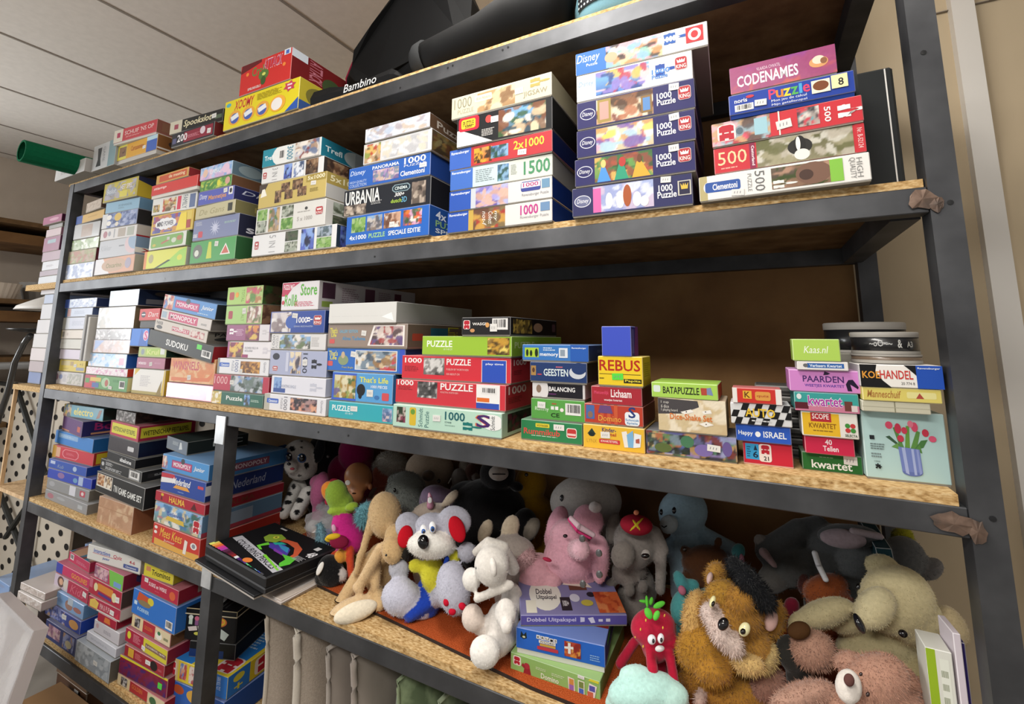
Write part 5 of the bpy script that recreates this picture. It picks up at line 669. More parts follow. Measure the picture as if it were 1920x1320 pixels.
B('board_game_box','worn grey game box with red emblem and white tape, above the bottom grey one','game box','game boxes on the lower shelf',-2.7134,0.0310,0.8595,-0.3,0.3742,0.200,0.0417,'8f8f90','6a665e',[E(.06,.3,.2,.8,'a4a4a8'),R(.56,.05,.7,.95,'d0d0d8'),RR(.8,.25,.92,.8,'b84a5a'),E(.83,.35,.89,.7,'d8c8c8')])
B('board_game_box','cobalt blue game box with pink picture and white tape, lower of the blue pair','game box','game boxes on the lower shelf',-2.7125,0.0287,0.9018,-1.6,0.3680,0.200,0.0396,'2c44b0','2030a0',[E(.24,.25,.4,.85,'8a6a9c'),E(.6,.2,.7,.7,'6a9ac0'),R(.72,.1,.82,.95,'a8b8d8')])
B('board_game_box','cobalt blue game box with white corner plate, upper of the blue pair','game box','game boxes on the lower shelf',-2.7190,0.0295,0.9420,-1.3,0.3248,0.200,0.0374,'2a50ac','1f3c88',[R(.05,.5,.18,.85,'b8c4e0'),T(.25,.2,.42,.6,'Kub','8a9ab0','i'),E(.66,.25,.76,.8,'a8bcd8')])
B('board_game_box','red game box with ornate pink frame and mustard end','game box','game boxes on the lower shelf',-2.7367,0.0424,0.9800,-1.7,0.3466,0.200,0.0512,'c8303e','a03028',[R(0,0,.1,1,'c8983a'),R(.1,.1,.2,.9,'d8a88a'),OCT(.26,.15,.66,.85,'e08a94'),OCT(.28,.2,.64,.8,'c02c40'),L(.36,.4,.56,.6,'d86a78'),SD(R(.05,.1,.35,.9,'c8b030'),R(.4,.2,.7,.8,'5a3a20'))])
B('board_game_box','bright blue game box with pale rounded label, under the askew purple box','game box','game boxes on the lower shelf',-2.7809,0.0604,1.0318,2.2,0.3916,0.200,0.0545,'3a82cc','1f5a94',[RR(.1,.5,.62,.85,'8ab0d8'),L(.15,.6,.55,.75,'b4cce4')])
B('board_game_box','purple game box with pink side lettering, set askew beneath the teal box','game box','game boxes on the lower shelf',-2.7467,0.0670,1.0869,7.0,0.2806,0.200,0.0630,'6a4a7c','27255c',[R(0,.05,.4,.14,'c88a6a'),R(.78,.25,.92,.6,'c86a5a'),SD(T(.2,.35,.62,.85,'Bea','a02a6a','sb'),R(.15,.1,.9,.22,'c8906a'))])
B('board_game_box','teal game box with yellow lower-case title, top of the left stack on lower shelf','game box','game boxes on the lower shelf',-2.7235,0.0568,1.1506,-2.5,0.3233,0.200,0.0520,'3f9cb4','1c4038',[P(0,0,.2,1,'kid3',112),T(.27,.2,.76,.8,'electro','ead84a','b'),G('8a4a3a',.84,.1,.92,.2,.96,.85,.9,.8)],gl='gloss')
B('wooden_game_box','pale raw pine box wrapped in clear film, under the black game set','wooden box','game boxes on the lower shelf',-2.2040,0.0122,0.8210,0.5,0.2534,0.200,0.0898,'c89c7a','8a5a40',[P(0,0,1,1,'pine',117),R(0,.62,1,.64,'a87c58')],gl='gloss')
B('board_game_box','black game set box with two small wood photos and white serif title','game box','game boxes on the lower shelf',-2.2899,0.0301,0.9114,3.4,0.4070,0.200,0.0730,'161616','141414',[R(.02,.28,.36,.92,'d8d4cc'),P(.03,.35,.185,.9,'wood',115),P(.2,.35,.35,.9,'wood2',116),T(.4,.3,.5,.62,'7 IN 1','ecece8','sb'),T(.51,.28,.66,.6,'GAME','ecece8','sb'),T(.68,.28,.96,.58,'GAME SET','ecece8','sb')],edge=.4)
B('board_game_box','black box with white lines of text and a barcode corner','game box','game boxes on the lower shelf',-2.3140,0.0471,0.9850,3.6,0.3590,0.200,0.0388,'1a1a1a','1a1a1a',[E(.03,.35,.1,.75,'b8b8b8'),L(.14,.5,.34,.85,'c8c8c8'),L(.14,.1,.62,.4,'c8c8c8'),R(.72,.05,.97,.9,'9a9a9a'),BC(.74,.15,.95,.8),SD(R(.1,.3,.9,.7,'2a2a2a'),L(.2,.4,.8,.6,'9a9a9a'))],edge=.4)
B('board_game_box','black box with small white logo, third from top beneath the navy-black one','game box','game boxes on the lower shelf',-2.2691,0.0469,1.0244,5.2,0.2646,0.200,0.0340,'161618','101012',[T(.48,.3,.88,.75,'abalone','f0f0f0','b')])
B('board_game_box','glossy navy-black box with a small white label, under the crimson quiz box','game box','game boxes on the lower shelf',-2.2743,0.0482,1.0590,3.3,0.2594,0.200,0.0552,'1a1c30','12142a',[RR(.66,.3,.86,.6,'d4d4d8')],gl='gloss')
B('board_game_box','crimson quiz box with two yellow title panels','game box','game boxes on the lower shelf',-2.2794,0.0506,1.1149,4.3,0.2565,0.190,0.0567,'b83050','a02a44',[R(.06,.18,.95,.88,'dcd43c'),T(.1,.35,.9,.65,'WETENSCHAP FEIT&SPEL','5a5420','b'),SD(R(.04,.2,.92,.86,'d0c83a'),T(.08,.34,.88,.66,'WETENSCHAP FEIT&SPEL','3a3614','b'))])
B('puzzle_box','small dark picture box on top of the yellow-labelled pile','puzzle box','game boxes on the lower shelf',-2.2513,0.0525,1.1721,3.3,0.1699,0.200,0.0417,'4a4040','2a1c1c',[P(.03,.03,.97,.97,'darkph',113),SD(P(0,0,1,1,'darkph2',114))],gl='gloss')
B('board_game_box','red game box with yellow handwritten title, bottom of the pile by the steel post','game box','game boxes on the lower shelf',-1.8194,0.0122,0.8210,1.3,0.2796,0.270,0.0655,'c83a30','a42c24',[G('dca850',.05,0,1,0,1,.3,.6,.24,.05,.32),T(.16,.48,.64,.9,'Mees Kees','ecc84a','i'),T(.26,.28,.5,.42,'Junior','f0dccc'),E(.03,.75,.1,.9,'ece4dc'),E(.03,.52,.1,.67,'ece4dc'),G('e8e0d8',.68,.1,.74,.1,.76,.7,.7,.75),E(.82,.45,.95,.75,'e8e4e0'),E(.85,.5,.92,.7,'8a8a94'),SD(T(.3,.3,.8,.6,'4+','e8e0d8','b'))])
B('board_game_box','blue picture game box with mountain scene and red logo, above the bottom red one','game box','game boxes on the lower shelf',-1.8296,0.0155,0.8871,1.5,0.2865,0.270,0.0638,'7aa8d4','5a7894',[P(0,0,1,1,'mount',119),T(.28,.52,.64,.72,'Beleven','4a5aa0','b'),G('d8b84a',.26,.28,.66,.24,.64,.46,.3,.48),J(.84,.15,.96,.7),SD(R(.3,.2,.6,.8,'8a98a8'),R(0,0,1,.2,'a03a48'))])
B('board_game_box','dark red thin game box with yellow capitals','game box','game boxes on the lower shelf',-1.8372,0.0170,0.9514,1.1,0.2962,0.270,0.0325,'b02438','8c1c2a',[G('5a1c20',.12,.2,.16,.2,.14,.85),E(.12,.6,.18,.9,'d8b838'),T(.3,.2,.62,.82,'HALMA','ecc04a','b'),G('5a1c20',.74,.2,.86,.2,.8,.85),SD(T(.2,.25,.6,.75,'HALMA','7a3a2c','b'))])
B('board_game_box','deep blue quiz box with Dutch flag swoosh and white script title','game box','game boxes on the lower shelf',-1.8236,0.0221,0.9845,1.0,0.2663,0.270,0.0609,'26479c','1c2f66',[G('c03040',0,.95,.3,.98,.34,.8,0,.7),G('e8e6e6',0,.7,.34,.78,.33,.55,0,.42),T(.28,.5,.68,.85,'Nederland','f2f2f4','bi'),G('e0a04a',.3,.3,.68,.3,.62,.48,.36,.48),RR(.84,.6,.96,.75,'c84a58'),L(.42,.12,.58,.2,'8aa4d8'),SD(R(0,.3,.12,.8,'c8c8cc'),T(.3,.3,.75,.75,'Nederland','a0a8bc','i'))])
B('board_game_box','light blue game box with pink banner title on the lower shelf pile','game box','game boxes on the lower shelf',-1.8503,0.0338,1.0460,2.2,0.2933,0.270,0.0515,'4e96d4','3a70a4',[P(0,.1,.12,.9,'kid',118),R(.22,.25,.66,.75,'8a3060'),R(.23,.28,.65,.72,'c05480'),T(.26,.36,.63,.64,'MONOPOLY','f4eef2','b'),E(.42,.6,.5,.98,'4a4a50'),T(.7,.35,.92,.7,'Junior','f0f4fa','bi'),SD(R(.25,.25,.75,.75,'7a4458'),T(.28,.35,.72,.65,'MONOPOLY','c8b8c0','b'))])
B('book_box','dark grey dictionary game box set askew, topmost of the pile by the steel post','game box','game boxes on the lower shelf',-1.9239,0.0789,1.0981,8.4,0.1829,0.200,0.0436,'2f3836','1f2624',[R(0,0,1,1,'7a8490'),L(.3,.45,.6,.75,'b8c0c4'),G('dce0e0',.62,.2,.78,.3,.72,.8,.66,.8),SD(T(.4,.35,.9,.75,'DIC','c8ccc8','s'))],top='2f3a38')
B('board_game_box','pale green dominoes box with red puppet figure, bottom of the front pile','game box','game boxes on the lower shelf',-0.4909,0.0428,0.8210,-1.4,0.1880,0.200,0.0382,'94bc6c','7aa05a',[RR(.03,.42,.125,.9,'ecdcd4'),J(.04,.47,.115,.85),G('9a2c34',.15,.05,.25,.05,.23,.5,.17,.5),E(.16,.4,.23,.7,'b03440'),G('9a2c34',.13,.5,.16,.4,.18,.45,.15,.66),L(.3,.55,.44,.7,'cfe0b4'),L(.48,.5,.63,.66,'cfe0b4'),T(.36,.2,.56,.46,'Domino','ecf2dc','sb'),G('e8dcd0',.67,.05,.74,.05,.73,.72,.66,.75),R(.675,.4,.725,.68,'d0904a'),R(.675,.08,.725,.4,'9a6ab0'),G('e4e4d0',.77,.05,.84,.05,.84,.75,.77,.75),R(.78,.4,.83,.7,'7a8a4a'),R(.78,.08,.83,.38,'4a6ac0'),G('e8dcd8',.86,.05,.94,.05,.97,.72,.89,.78),R(.89,.42,.95,.68,'5a58a8'),R(.87,.1,.93,.38,'c86a50'),TP(R(0,0,1,1,'a4c880')),G('d8d03c',.88,.88,.99,.88,.99,1,.9,1)],st=(.77,.86,.84,.99))
B('board_game_box','bright blue word game box with letter tiles and green sticker, middle of the front pile','game box','game boxes on the lower shelf',-0.4795,0.0445,0.8598,-8.6,0.1821,0.190,0.0483,'2a66c8','1f4a94',[G('1a2a2c',.05,.55,.13,.55,.12,.86,.09,.7,.06,.86),E(.06,.5,.12,.7,'1f2826'),E(.075,.55,.11,.65,'d8d8b8'),R(.24,.66,.285,.84,'f0ece4'),R(.29,.65,.335,.83,'f0ece4'),R(.34,.66,.385,.84,'f0ece4'),R(.39,.63,.435,.81,'f0ece4'),R(.44,.64,.475,.82,'f0ece4'),T(.25,.69,.28,.8,'K','23242a','b'),T(.3,.69,.33,.8,'R','23242a','b'),T(.35,.69,.38,.8,'U','23242a','b'),T(.4,.66,.43,.77,'I','23242a','b'),T(.45,.68,.47,.79,'S','23242a','b'),R(.27,.5,.46,.63,'f0ece4'),T(.28,.52,.45,.61,'WOORD','23242a','b'),R(.28,.36,.46,.48,'c8a048'),RR(.25,.18,.49,.34,'c03a48'),P(.56,.16,.74,.86,'candy',122),G('e8e6e0',.56,.6,.66,.66,.66,.54,.56,.5),R(.6,.3,.63,.8,'e8e6e0'),L(.84,.2,.96,.5,'8ab0e0'),SD(G('4ac83c',.2,.45,.5,.6,.45,.85,.18,.7),R(.4,.1,.9,.7,'1a3a80')),TP(P(.3,.3,1,1,'candy',123),R(.4,.5,.9,.6,'ece8e0'),R(.5,.4,.57,.8,'ece8e0'))],tr=(.2,'dcdad2'))
B('board_game_box','purple flat gift-game box with black white and orange doodles, topmost of the front pile','game box','game boxes on the lower shelf',-0.4713,0.0486,0.9087,-28.6,0.2226,0.160,0.0215,'5e56a4','4a4488',[T(.06,.25,.52,.75,'Dobbel Uitpakspel','d8d0ec','sb'),G('d8d4e8',.56,.3,.6,.35,.6,.75,.56,.8),G('e0dcec',.66,.2,.7,.25,.68,.8,.63,.7),R(.73,.35,.77,.6,'dcd8e8'),R(.8,.35,.84,.65,'dcd8e8'),TP(E(.1,.1,.42,.9,'e8e6dc'),R(.06,.05,.16,.35,'e6e2d2'),T(.17,.5,.33,.64,'Dobbel','2a2838','sbq'),T(.17,.34,.37,.48,'Uitpakspel','2a2838','sbq'),R(.4,.1,.5,.42,'1f1c24'),T(.42,.2,.48,.34,'100+','e8e6ea','b'),R(.52,.6,.7,.85,'6a4030'),G('e8dcd0',.46,.75,.76,.66,.72,.8,.5,.9),E(.5,.3,.6,.5,'d8d8e8'),E(.68,.42,.76,.55,'23202c'),P(.75,.04,1,.55,'orangehay',120),E(.6,.2,.72,.35,'c8b84a'),E(.34,.86,.42,.97,'c8c4e4'),P(.78,.82,.92,.97,'kid3',121))])
B('board_game_box','lower plastic-wrapped whitish box behind the leaning clear frame','game box','game boxes on the bottom shelf',-2.6491,-0.0320,0.4700,-1.9,0.1987,0.200,0.0317,'d2c8c2','b0a098',[P(.03,.05,.97,.95,'beigegl',125)],gl='gloss')
B('board_game_box','upper plastic-wrapped whitish box behind the leaning clear frame','game box','game boxes on the bottom shelf',-2.6536,-0.0259,0.5023,-3.0,0.1964,0.200,0.0264,'cfc4be','a8968a',[P(.03,.05,.97,.95,'beigegl',124)],gl='gloss')
B('board_game_box','navy box with two small pictures, bottom of the left pile behind the frame','game box','game boxes on the bottom shelf',-2.4807,0.0070,0.3620,-0.2,0.2502,0.200,0.0625,'2a3474','22306c',[P(.1,.2,.5,.85,'pinkph',128),P(.6,.1,.95,.9,'blueph',129),E(.68,.2,.88,.6,'e0d4a8')])
B('board_game_box','dark blue photo box with orange badge, second from bottom of the left pile','game box','game boxes on the bottom shelf',-2.5331,0.0167,0.4251,-0.2,0.2954,0.200,0.0467,'3a4a9c','24409c',[P(.02,.05,.6,.95,'blueph',127),E(.7,.15,.95,.8,'d8a05a')],st=(.5,.45,.62,.8))
B('board_game_box','light blue photo box with reddish shapes, above the dark blue box','game box','game boxes on the bottom shelf',-2.5184,0.0212,0.4724,-0.2,0.2772,0.200,0.0490,'7aa8dc','5c84b0',[E(.04,.5,.18,.85,'9a4a4a'),E(.22,.3,.4,.6,'6a98cc'),E(.48,.1,.7,.8,'9a6a5a'),E(.72,.25,.95,.6,'a8584c'),R(.55,.5,.7,1,'b8c8d8'),SD(E(.3,.3,.8,.7,'8a4a48'))],gl='gloss')
B('board_game_box','red and white photo box in the left bottom pile, above the light blue one','game box','game boxes on the bottom shelf',-2.5249,0.0311,0.5220,0.3,0.2849,0.200,0.0477,'b83350','8a2438',[R(0,0,.42,1,'c8b8c8'),E(.1,.1,.3,.95,'5a3a30'),E(.15,.3,.27,.8,'d8a888'),E(.28,.1,.42,.9,'d8d0c4'),T(.5,.2,.9,.8,'Kids','d86a7c','i')],st=(.86,.4,.96,.75))
B('board_game_box','magenta and blue box with orange lettering in the left bottom pile','game box','game boxes on the bottom shelf',-2.5293,0.0335,0.5703,0.3,0.2830,0.200,0.0368,'c83462','94284c',[R(0,0,.2,1,'3a44a8'),T(.48,.22,.94,.7,'GOOLINES','e8a03c','b')])
B('board_game_box','raspberry box with barcode, lying at the back top of the left bottom pile','game box','game boxes on the bottom shelf',-2.4936,0.0552,0.6077,2.5,0.1985,0.200,0.0387,'c03a5c','a83050',[BC(.08,.3,.25,.85),L(.4,.3,.9,.6,'e08aa0'),TP(P(0,0,1,1,'kid3',126))])
B('board_game_box','clear grey plastic-wrapped box, front bottom of the second bottom pile','game box','game boxes on the bottom shelf',-2.2149,0.0030,0.3620,0.3,0.2480,0.200,0.0661,'98a2ac','5a564e',[P(.03,.03,.97,.97,'greypl',131)],gl='gloss',st=(.55,.4,.66,.6))
B('puzzle_box','lower white box in the second bottom pile, on the clear grey box','puzzle box','game boxes on the bottom shelf',-2.1812,0.0166,0.4287,0.3,0.2104,0.200,0.0301,'d4d6e0','b8bac4',[L(.15,.35,.85,.6,'b4b8c4')])
B('puzzle_box','upper white box with small grey print in the second bottom pile','puzzle box','game boxes on the bottom shelf',-2.1563,0.0242,0.4594,-0.0,0.1768,0.200,0.0404,'d0ccd2','b4aeb4',[E(.08,.4,.2,.8,'c8a8ac'),L(.4,.3,.8,.6,'9a96a0')])
B('board_game_box','small dark red box with orange spot, set back in the second bottom pile','game box','game boxes on the bottom shelf',-2.1335,0.0222,0.5004,-0.7,0.1276,0.200,0.0298,'a82038','8c1a30',[G('d87a3a',.35,.2,.7,.2,.65,.8,.4,.8)])
B('board_game_box','red box with yellow puppy picture and white lower edge','game box','game boxes on the bottom shelf',-2.2079,0.0189,0.5307,-1.4,0.2196,0.200,0.0381,'b0324a','c8c0b8',[G('e0c05a',.06,.1,.3,.1,.34,.7,.2,.95,.06,.7),E(.12,.3,.28,.8,'e0b85a'),T(.38,.25,.68,.75,'PIM & PUP','e0a8ac','b'),R(.3,0,1,.14,'d8d0c8'),G('c83a4c',.85,.1,.97,.1,.95,.7)],st=(.7,.25,.82,.65))
B('board_game_box','red box with orange scroll title and purple ribbon','game box','game boxes on the bottom shelf',-2.2267,0.0236,0.5694,0.3,0.2380,0.200,0.0561,'b02a40','4a3a34',[G('d88a3a',.22,.45,.78,.4,.74,.85,.28,.85),E(.16,.3,.28,.8,'e0d8a8'),E(.72,.2,.86,.75,'e0d8a8'),G('5a3a80',.3,.2,.72,.15,.72,.32,.32,.36),R(.02,.4,.12,.95,'c86a7c')],st=(.84,.3,.95,.62))
B('board_game_box','crimson box with slanted green corner, under the white quiz box','game box','game boxes on the bottom shelf',-2.1965,0.0225,0.6262,0.0,0.2059,0.200,0.0512,'b83058','7a2034',[P(0,.1,.5,.9,'pinkph',130),G('7ac050',.58,0,1,0,1,1,.5,1),R(.7,.08,.95,.4,'7a9cd0'),SD(OCT(.2,.1,.8,.9,'3a3058'),E(.35,.3,.65,.7,'a87a6a'))])
B('board_game_box','white game box with blue and red title, topmost on the bottom shelf','game box','game boxes on the bottom shelf',-2.2615,0.0206,0.6779,-5.5,0.3137,0.200,0.0519,'dedcd6','b0aca4',[T(.12,.55,.44,.84,'Interactieve','3a58b0','b'),T(.5,.5,.66,.78,'Quiz','c0344c','b'),R(.1,.5,.58,.53,'c04a58'),T(.3,.2,.44,.42,'junior','3a58b0','bi'),T(.8,.5,.9,.72,'4-6','b8404c','b'),RR(.7,.14,.97,.4,'4a5c98'),T(.74,.2,.93,.33,'Clementoni','dce0ec','b')])
B('board_game_box','red and cream box at the very bottom of the third bottom pile','game box','game boxes on the bottom shelf',-1.9458,0.0178,0.3620,-0.7,0.2777,0.200,0.0331,'b02c34','8a2028',[R(0,0,.28,1,'dcc8a0'),P(.08,.1,.22,.9,'darkph',135),T(.32,.4,.55,.8,'GOLDEN','d8763c','b'),R(.66,0,1,1,'dccca8'),E(.7,.1,.84,.8,'3f6a44')])
B('board_game_box','maroon and purple box with bright yellow rim and green sticker','game box','game boxes on the bottom shelf',-1.9422,0.0167,0.3957,-2.6,0.2663,0.200,0.0562,'8a2038','7a1a30',[P(.02,0,.98,.8,'maroon',134),R(0,.88,1,1,'e8d83a')],st=(.82,.3,.9,.6),stc='5ad84a')
B('board_game_box','thin dark red box with yellow stripe and black oval','game box','game boxes on the bottom shelf',-1.9209,0.0172,0.4525,-1.2,0.2313,0.200,0.0354,'a02a34','7a1c28',[R(.1,.15,.24,.9,'d8a838'),L(.28,.25,.45,.75,'d8787c'),E(.66,.1,.84,.9,'261818'),L(.86,.3,.97,.5,'c87078')],st=(.55,.35,.67,.7))
B('board_game_box','dark red box with yellow half and grey banner title','game box','game boxes on the bottom shelf',-1.9395,0.0233,0.4885,-0.0,0.2563,0.200,0.0430,'a82440','7a1c30',[E(.05,.3,.14,.85,'dcd43c'),L(.2,.25,.38,.85,'d88a98'),R(.45,.02,1,.98,'d4c83a'),G('8a6a58',.5,.35,.98,.3,.98,.6,.5,.7),T(.52,.42,.95,.58,'LOSBOL quiz','e0d8d0','b')],st=(.42,.1,.5,.4))
B('board_game_box','red box with cream photo end and Christmas-green spot, below the big blue box','game box','game boxes on the bottom shelf',-1.9268,0.0320,0.5322,0.1,0.2364,0.200,0.0389,'b02c38','6a4a34',[R(0,0,.3,1,'dcc89c'),P(.08,.12,.22,.9,'darkph',133),T(.34,.35,.55,.65,'GOLDEN','d8763c','b'),R(.62,0,1,1,'dccca8'),E(.64,.1,.8,.7,'ece8dc'),E(.68,.45,.76,.75,'3f7a4c'),R(.84,.3,.95,.5,'8a8a6a')])
B('board_game_box','big mid-blue box with orange oval title in the third bottom pile','game box','game boxes on the bottom shelf',-1.9374,0.0321,0.5717,-0.1,0.2620,0.200,0.0786,'2f72c8','2a66b4',[G('c8542e',.1,.6,.42,.55,.44,.85,.14,.95),E(.36,.6,.5,.9,'d8c83c'),E(.14,.45,.44,.68,'8a7a5a'),R(.05,.4,.12,.55,'c8dcf0'),T(.14,.22,.42,.36,'KOERIER','b8d8f0','b'),BC(.8,.08,.95,.4)])
B('board_game_box','crimson box with small white title and round logo, under the yellow box','game box','game boxes on the bottom shelf',-1.9112,0.0388,0.6510,0.2,0.2282,0.200,0.0447,'b82844','8c2034',[T(.22,.45,.7,.72,'SUSKE en WISKE','f0dce0','b'),E(.78,.15,.93,.75,'d8643a'),L(.4,.2,.56,.32,'d8546c'),SD(R(.3,.3,.8,.8,'9a8a84'))],st=(.1,.6,.2,.9))
B('board_game_box','yellow box with black title, top of the third bottom pile','game box','game boxes on the bottom shelf',-1.8918,0.0340,0.6962,-4.0,0.1590,0.200,0.0422,'dccc3c','b0a42c',[RR(.08,.45,.24,.8,'d08a5c'),T(.28,.25,.9,.68,'Triominos','1c1c14','b'),L(.55,.72,.8,.82,'6a6420'),TP(P(0,0,1,1,'yelpic',132))])
B('board_game_box','bright blue box with red and orange blobs, lowest at the front of the bottom shelf','game box','game boxes on the bottom shelf',-1.7092,0.0485,0.3620,-4.6,0.2570,0.200,0.0732,'2f62b8','2450a0',[E(.1,.55,.3,.9,'b8542e'),E(.35,.4,.75,.95,'d8a84a'),E(.5,.75,.6,.98,'c83a44'),E(.66,.6,.78,.9,'c83a44')])
B('board_game_box','yellow and blue box with red logo, its lid top showing, bottom shelf','game box','game boxes on the bottom shelf',-1.7266,0.0440,0.4358,-6.7,0.2739,0.240,0.0607,'e0c838','d8c030',[R(0,0,.22,1,'dcc48a'),J(.03,.2,.18,.85),P(.25,.15,.36,.9,'kid',136),P(.4,.1,.52,.9,'kid2',137),R(.56,.05,.66,.95,'dcc43c'),R(.66,0,1,1,'2f78cc'),T(.84,.3,.9,.9,'VAN NUL TOT','e0ecf8','v'),L(.7,.2,.78,.9,'8ab8e8'),SD(R(0,0,.32,1,'2f78cc'),E(.08,.5,.24,.85,'dcd048'),T(.1,.12,.22,.4,'+','dcd048','b'),J(.42,.15,.9,.85)),TP(R(0,0,.42,1,'2f80d0'),E(.06,.3,.3,.8,'d8d848'),R(.42,0,1,1,'e4cc34'),R(.5,.3,.95,1,'2f80d0'),L(.55,.5,.9,.85,'c0dcf4'),J(.72,.05,.95,.3))],st=(.6,.3,.68,.55))
B('board_game_box','dark blue and black box beneath the black game tin','game box','game boxes on the bottom shelf',-1.6559,0.0723,0.4971,-20.4,0.1587,0.150,0.0463,'16181c','14161a',[R(0,0,.75,.5,'1f3a74')])
B('puzzle_box','blue glossy box on the bottom of the lower left outside stack','puzzle box','boxes on the wooden shelf left of the rack',-3.1107,0.0428,1.2735,0.0,0.1382,0.220,0.0554,'8a9cc8','5a6a98',[R(.04,.06,.96,.94,'8a9cc8')],gl='gloss')
B('puzzle_box','grey-pink patterned box second from the bottom of the lower left outside stack','puzzle box','boxes on the wooden shelf left of the rack',-3.0908,0.0338,1.3295,0.0,0.1569,0.220,0.0509,'c4b8bc','8a8084',[R(.04,.06,.96,.94,'c4b8bc')],gl='gloss')
B('puzzle_box','pinkish white box in the lower left outside stack','puzzle box','boxes on the wooden shelf left of the rack',-3.0887,0.0321,1.3810,0.0,0.1683,0.220,0.0597,'e8dfe0','b8aaac',[R(.04,.06,.96,.94,'e8dfe0')],gl='gloss')
B('puzzle_box','plain white box above the pinkish one in the lower left outside stack','puzzle box','boxes on the wooden shelf left of the rack',-3.0772,0.0306,1.4413,0.0,0.1585,0.220,0.0665,'e6e4e4','b2b0b0',[R(.04,.06,.96,.94,'e6e4e4')],gl='gloss')
B('puzzle_box','plain white box in the middle of the lower left outside stack','puzzle box','boxes on the wooden shelf left of the rack',-3.0565,0.0299,1.5084,0.0,0.1453,0.220,0.0653,'e8e6e8','b4b2b4',[R(.04,.06,.96,.94,'e8e6e8')],gl='gloss')
B('puzzle_box','plain white box third from the top of the lower left outside stack','puzzle box','boxes on the wooden shelf left of the rack',-3.0314,0.0293,1.5743,0.0,0.1232,0.220,0.0726,'e4e4e8','b0b0b4',[R(.04,.06,.96,.94,'e4e4e8')],gl='gloss')
B('puzzle_box','pale blue box second from the top of the lower left outside stack','puzzle box','boxes on the wooden shelf left of the rack',-3.0136,0.0280,1.6475,0.0,0.0999,0.220,0.0454,'c4d0e8','90a0c0',[R(.04,.06,.96,.94,'c4d0e8')],gl='gloss')
B('puzzle_box','flat white box tucked under the upper wooden shelf board','puzzle box','boxes on the wooden shelf left of the rack',-3.0594,0.0266,1.6935,0.0,0.1560,0.220,0.0280,'e4e2e8','b0aeb4',[R(.04,.06,.96,.94,'e4e2e8')],gl='gloss')
B('puzzle_box','white wrapped box directly on the upper wooden shelf left of the rack','puzzle box','boxes on the wooden shelf left of the rack',-3.0917,0.0208,1.7435,0.0,0.2407,0.220,0.0377,'dfe4ea','b0b4bc',[R(.04,.06,.96,.94,'dfe4ea')],gl='gloss')
B('puzzle_box','thin grey-violet box second from the bottom on the upper wooden shelf','puzzle box','boxes on the wooden shelf left of the rack',-3.0889,0.0208,1.7818,0.0,0.2111,0.220,0.0275,'b8acb8','8a7a8a',[R(.04,.06,.96,.94,'b8acb8')],gl='gloss')
B('puzzle_box','bright white box with small print left of the rack above the board','puzzle box','boxes on the wooden shelf left of the rack',-3.0796,0.0231,1.8099,0.0,0.1906,0.220,0.0453,'e6e8ee','b0b0b8',[L(.25,.35,.7,.6,'b8b4bc')],gl='gloss')
B('puzzle_box','greyish pink wrapped box under the thick mauve box','puzzle box','boxes on the wooden shelf left of the rack',-3.0990,0.0234,1.8559,0.0,0.2042,0.220,0.0473,'c4b0bc','8a7a84',[R(.04,.06,.96,.94,'c4b0bc')],gl='gloss')
B('puzzle_box','thick dusty mauve box with pale blue panel left of the rack','puzzle box','boxes on the wooden shelf left of the rack',-3.1056,0.0234,1.9037,0.0,0.1836,0.220,0.0741,'b48aa0','5a1c48',[R(.25,.55,.75,.8,'b0c8d0')],gl='gloss')
B('puzzle_box','pink and white glossy box third from the top left of the rack','puzzle box','boxes on the wooden shelf left of the rack',-3.0969,0.0244,1.9785,0.0,0.1673,0.220,0.0392,'e0ccd0','9a6a84',[R(.04,.06,.96,.94,'e0ccd0')],gl='gloss')
B('puzzle_box','flat grey box second from the top on the wooden shelf left of the rack','puzzle box','boxes on the wooden shelf left of the rack',-3.0736,0.0244,2.0183,0.0,0.1511,0.220,0.0204,'b4b2b0','6a6462',[R(.04,.06,.96,.94,'b4b2b0')],gl='gloss')
B('puzzle_box','mauve box with pale swirl, topmost on the wooden shelf left of the rack','puzzle box','boxes on the wooden shelf left of the rack',-3.1114,0.0112,2.0393,0.0,0.2086,0.220,0.0396,'b06a8c','4a1838',[E(.35,.3,.85,.7,'d8a8bc')],gl='gloss')
B('board_game_box','light blue box on the bottom board of the wooden shelf unit','game box','game boxes on the bottom shelf',-3.1200,0.0400,0.3535,0.0,0.1600,0.200,0.0600,'7aa4dc','7aa4dc',[L(.3,.6,.7,.8,'8a94b0')],gl='gloss')
B('board_game_box','light blue box standing at the back left of the bottom shelf','game box','game boxes on the bottom shelf',-2.7100,0.1900,0.3630,0.0,0.1300,0.120,0.2200,'7c9ccc','7c9ccc',[L(.3,.6,.7,.8,'8a94b0')],gl='gloss')
B('board_game_box','clear-wrapped white carton standing behind the left bottom piles','game box','game boxes on the bottom shelf',-2.6000,0.1700,0.3630,0.0,0.1000,0.120,0.2700,'dad4ca','dad4ca',[L(.3,.6,.7,.8,'8a94b0')],gl='gloss')
B('board_game_box','beige wrapped box beneath the two whitish boxes, hidden by the leaning frame','game box','game boxes on the bottom shelf',-2.6550,0.0000,0.3630,0.0,0.1150,0.160,0.1055,'c8bcb0','a89c90',[R(.1,.1,.9,.9,'ccc2b8')],gl='gloss')
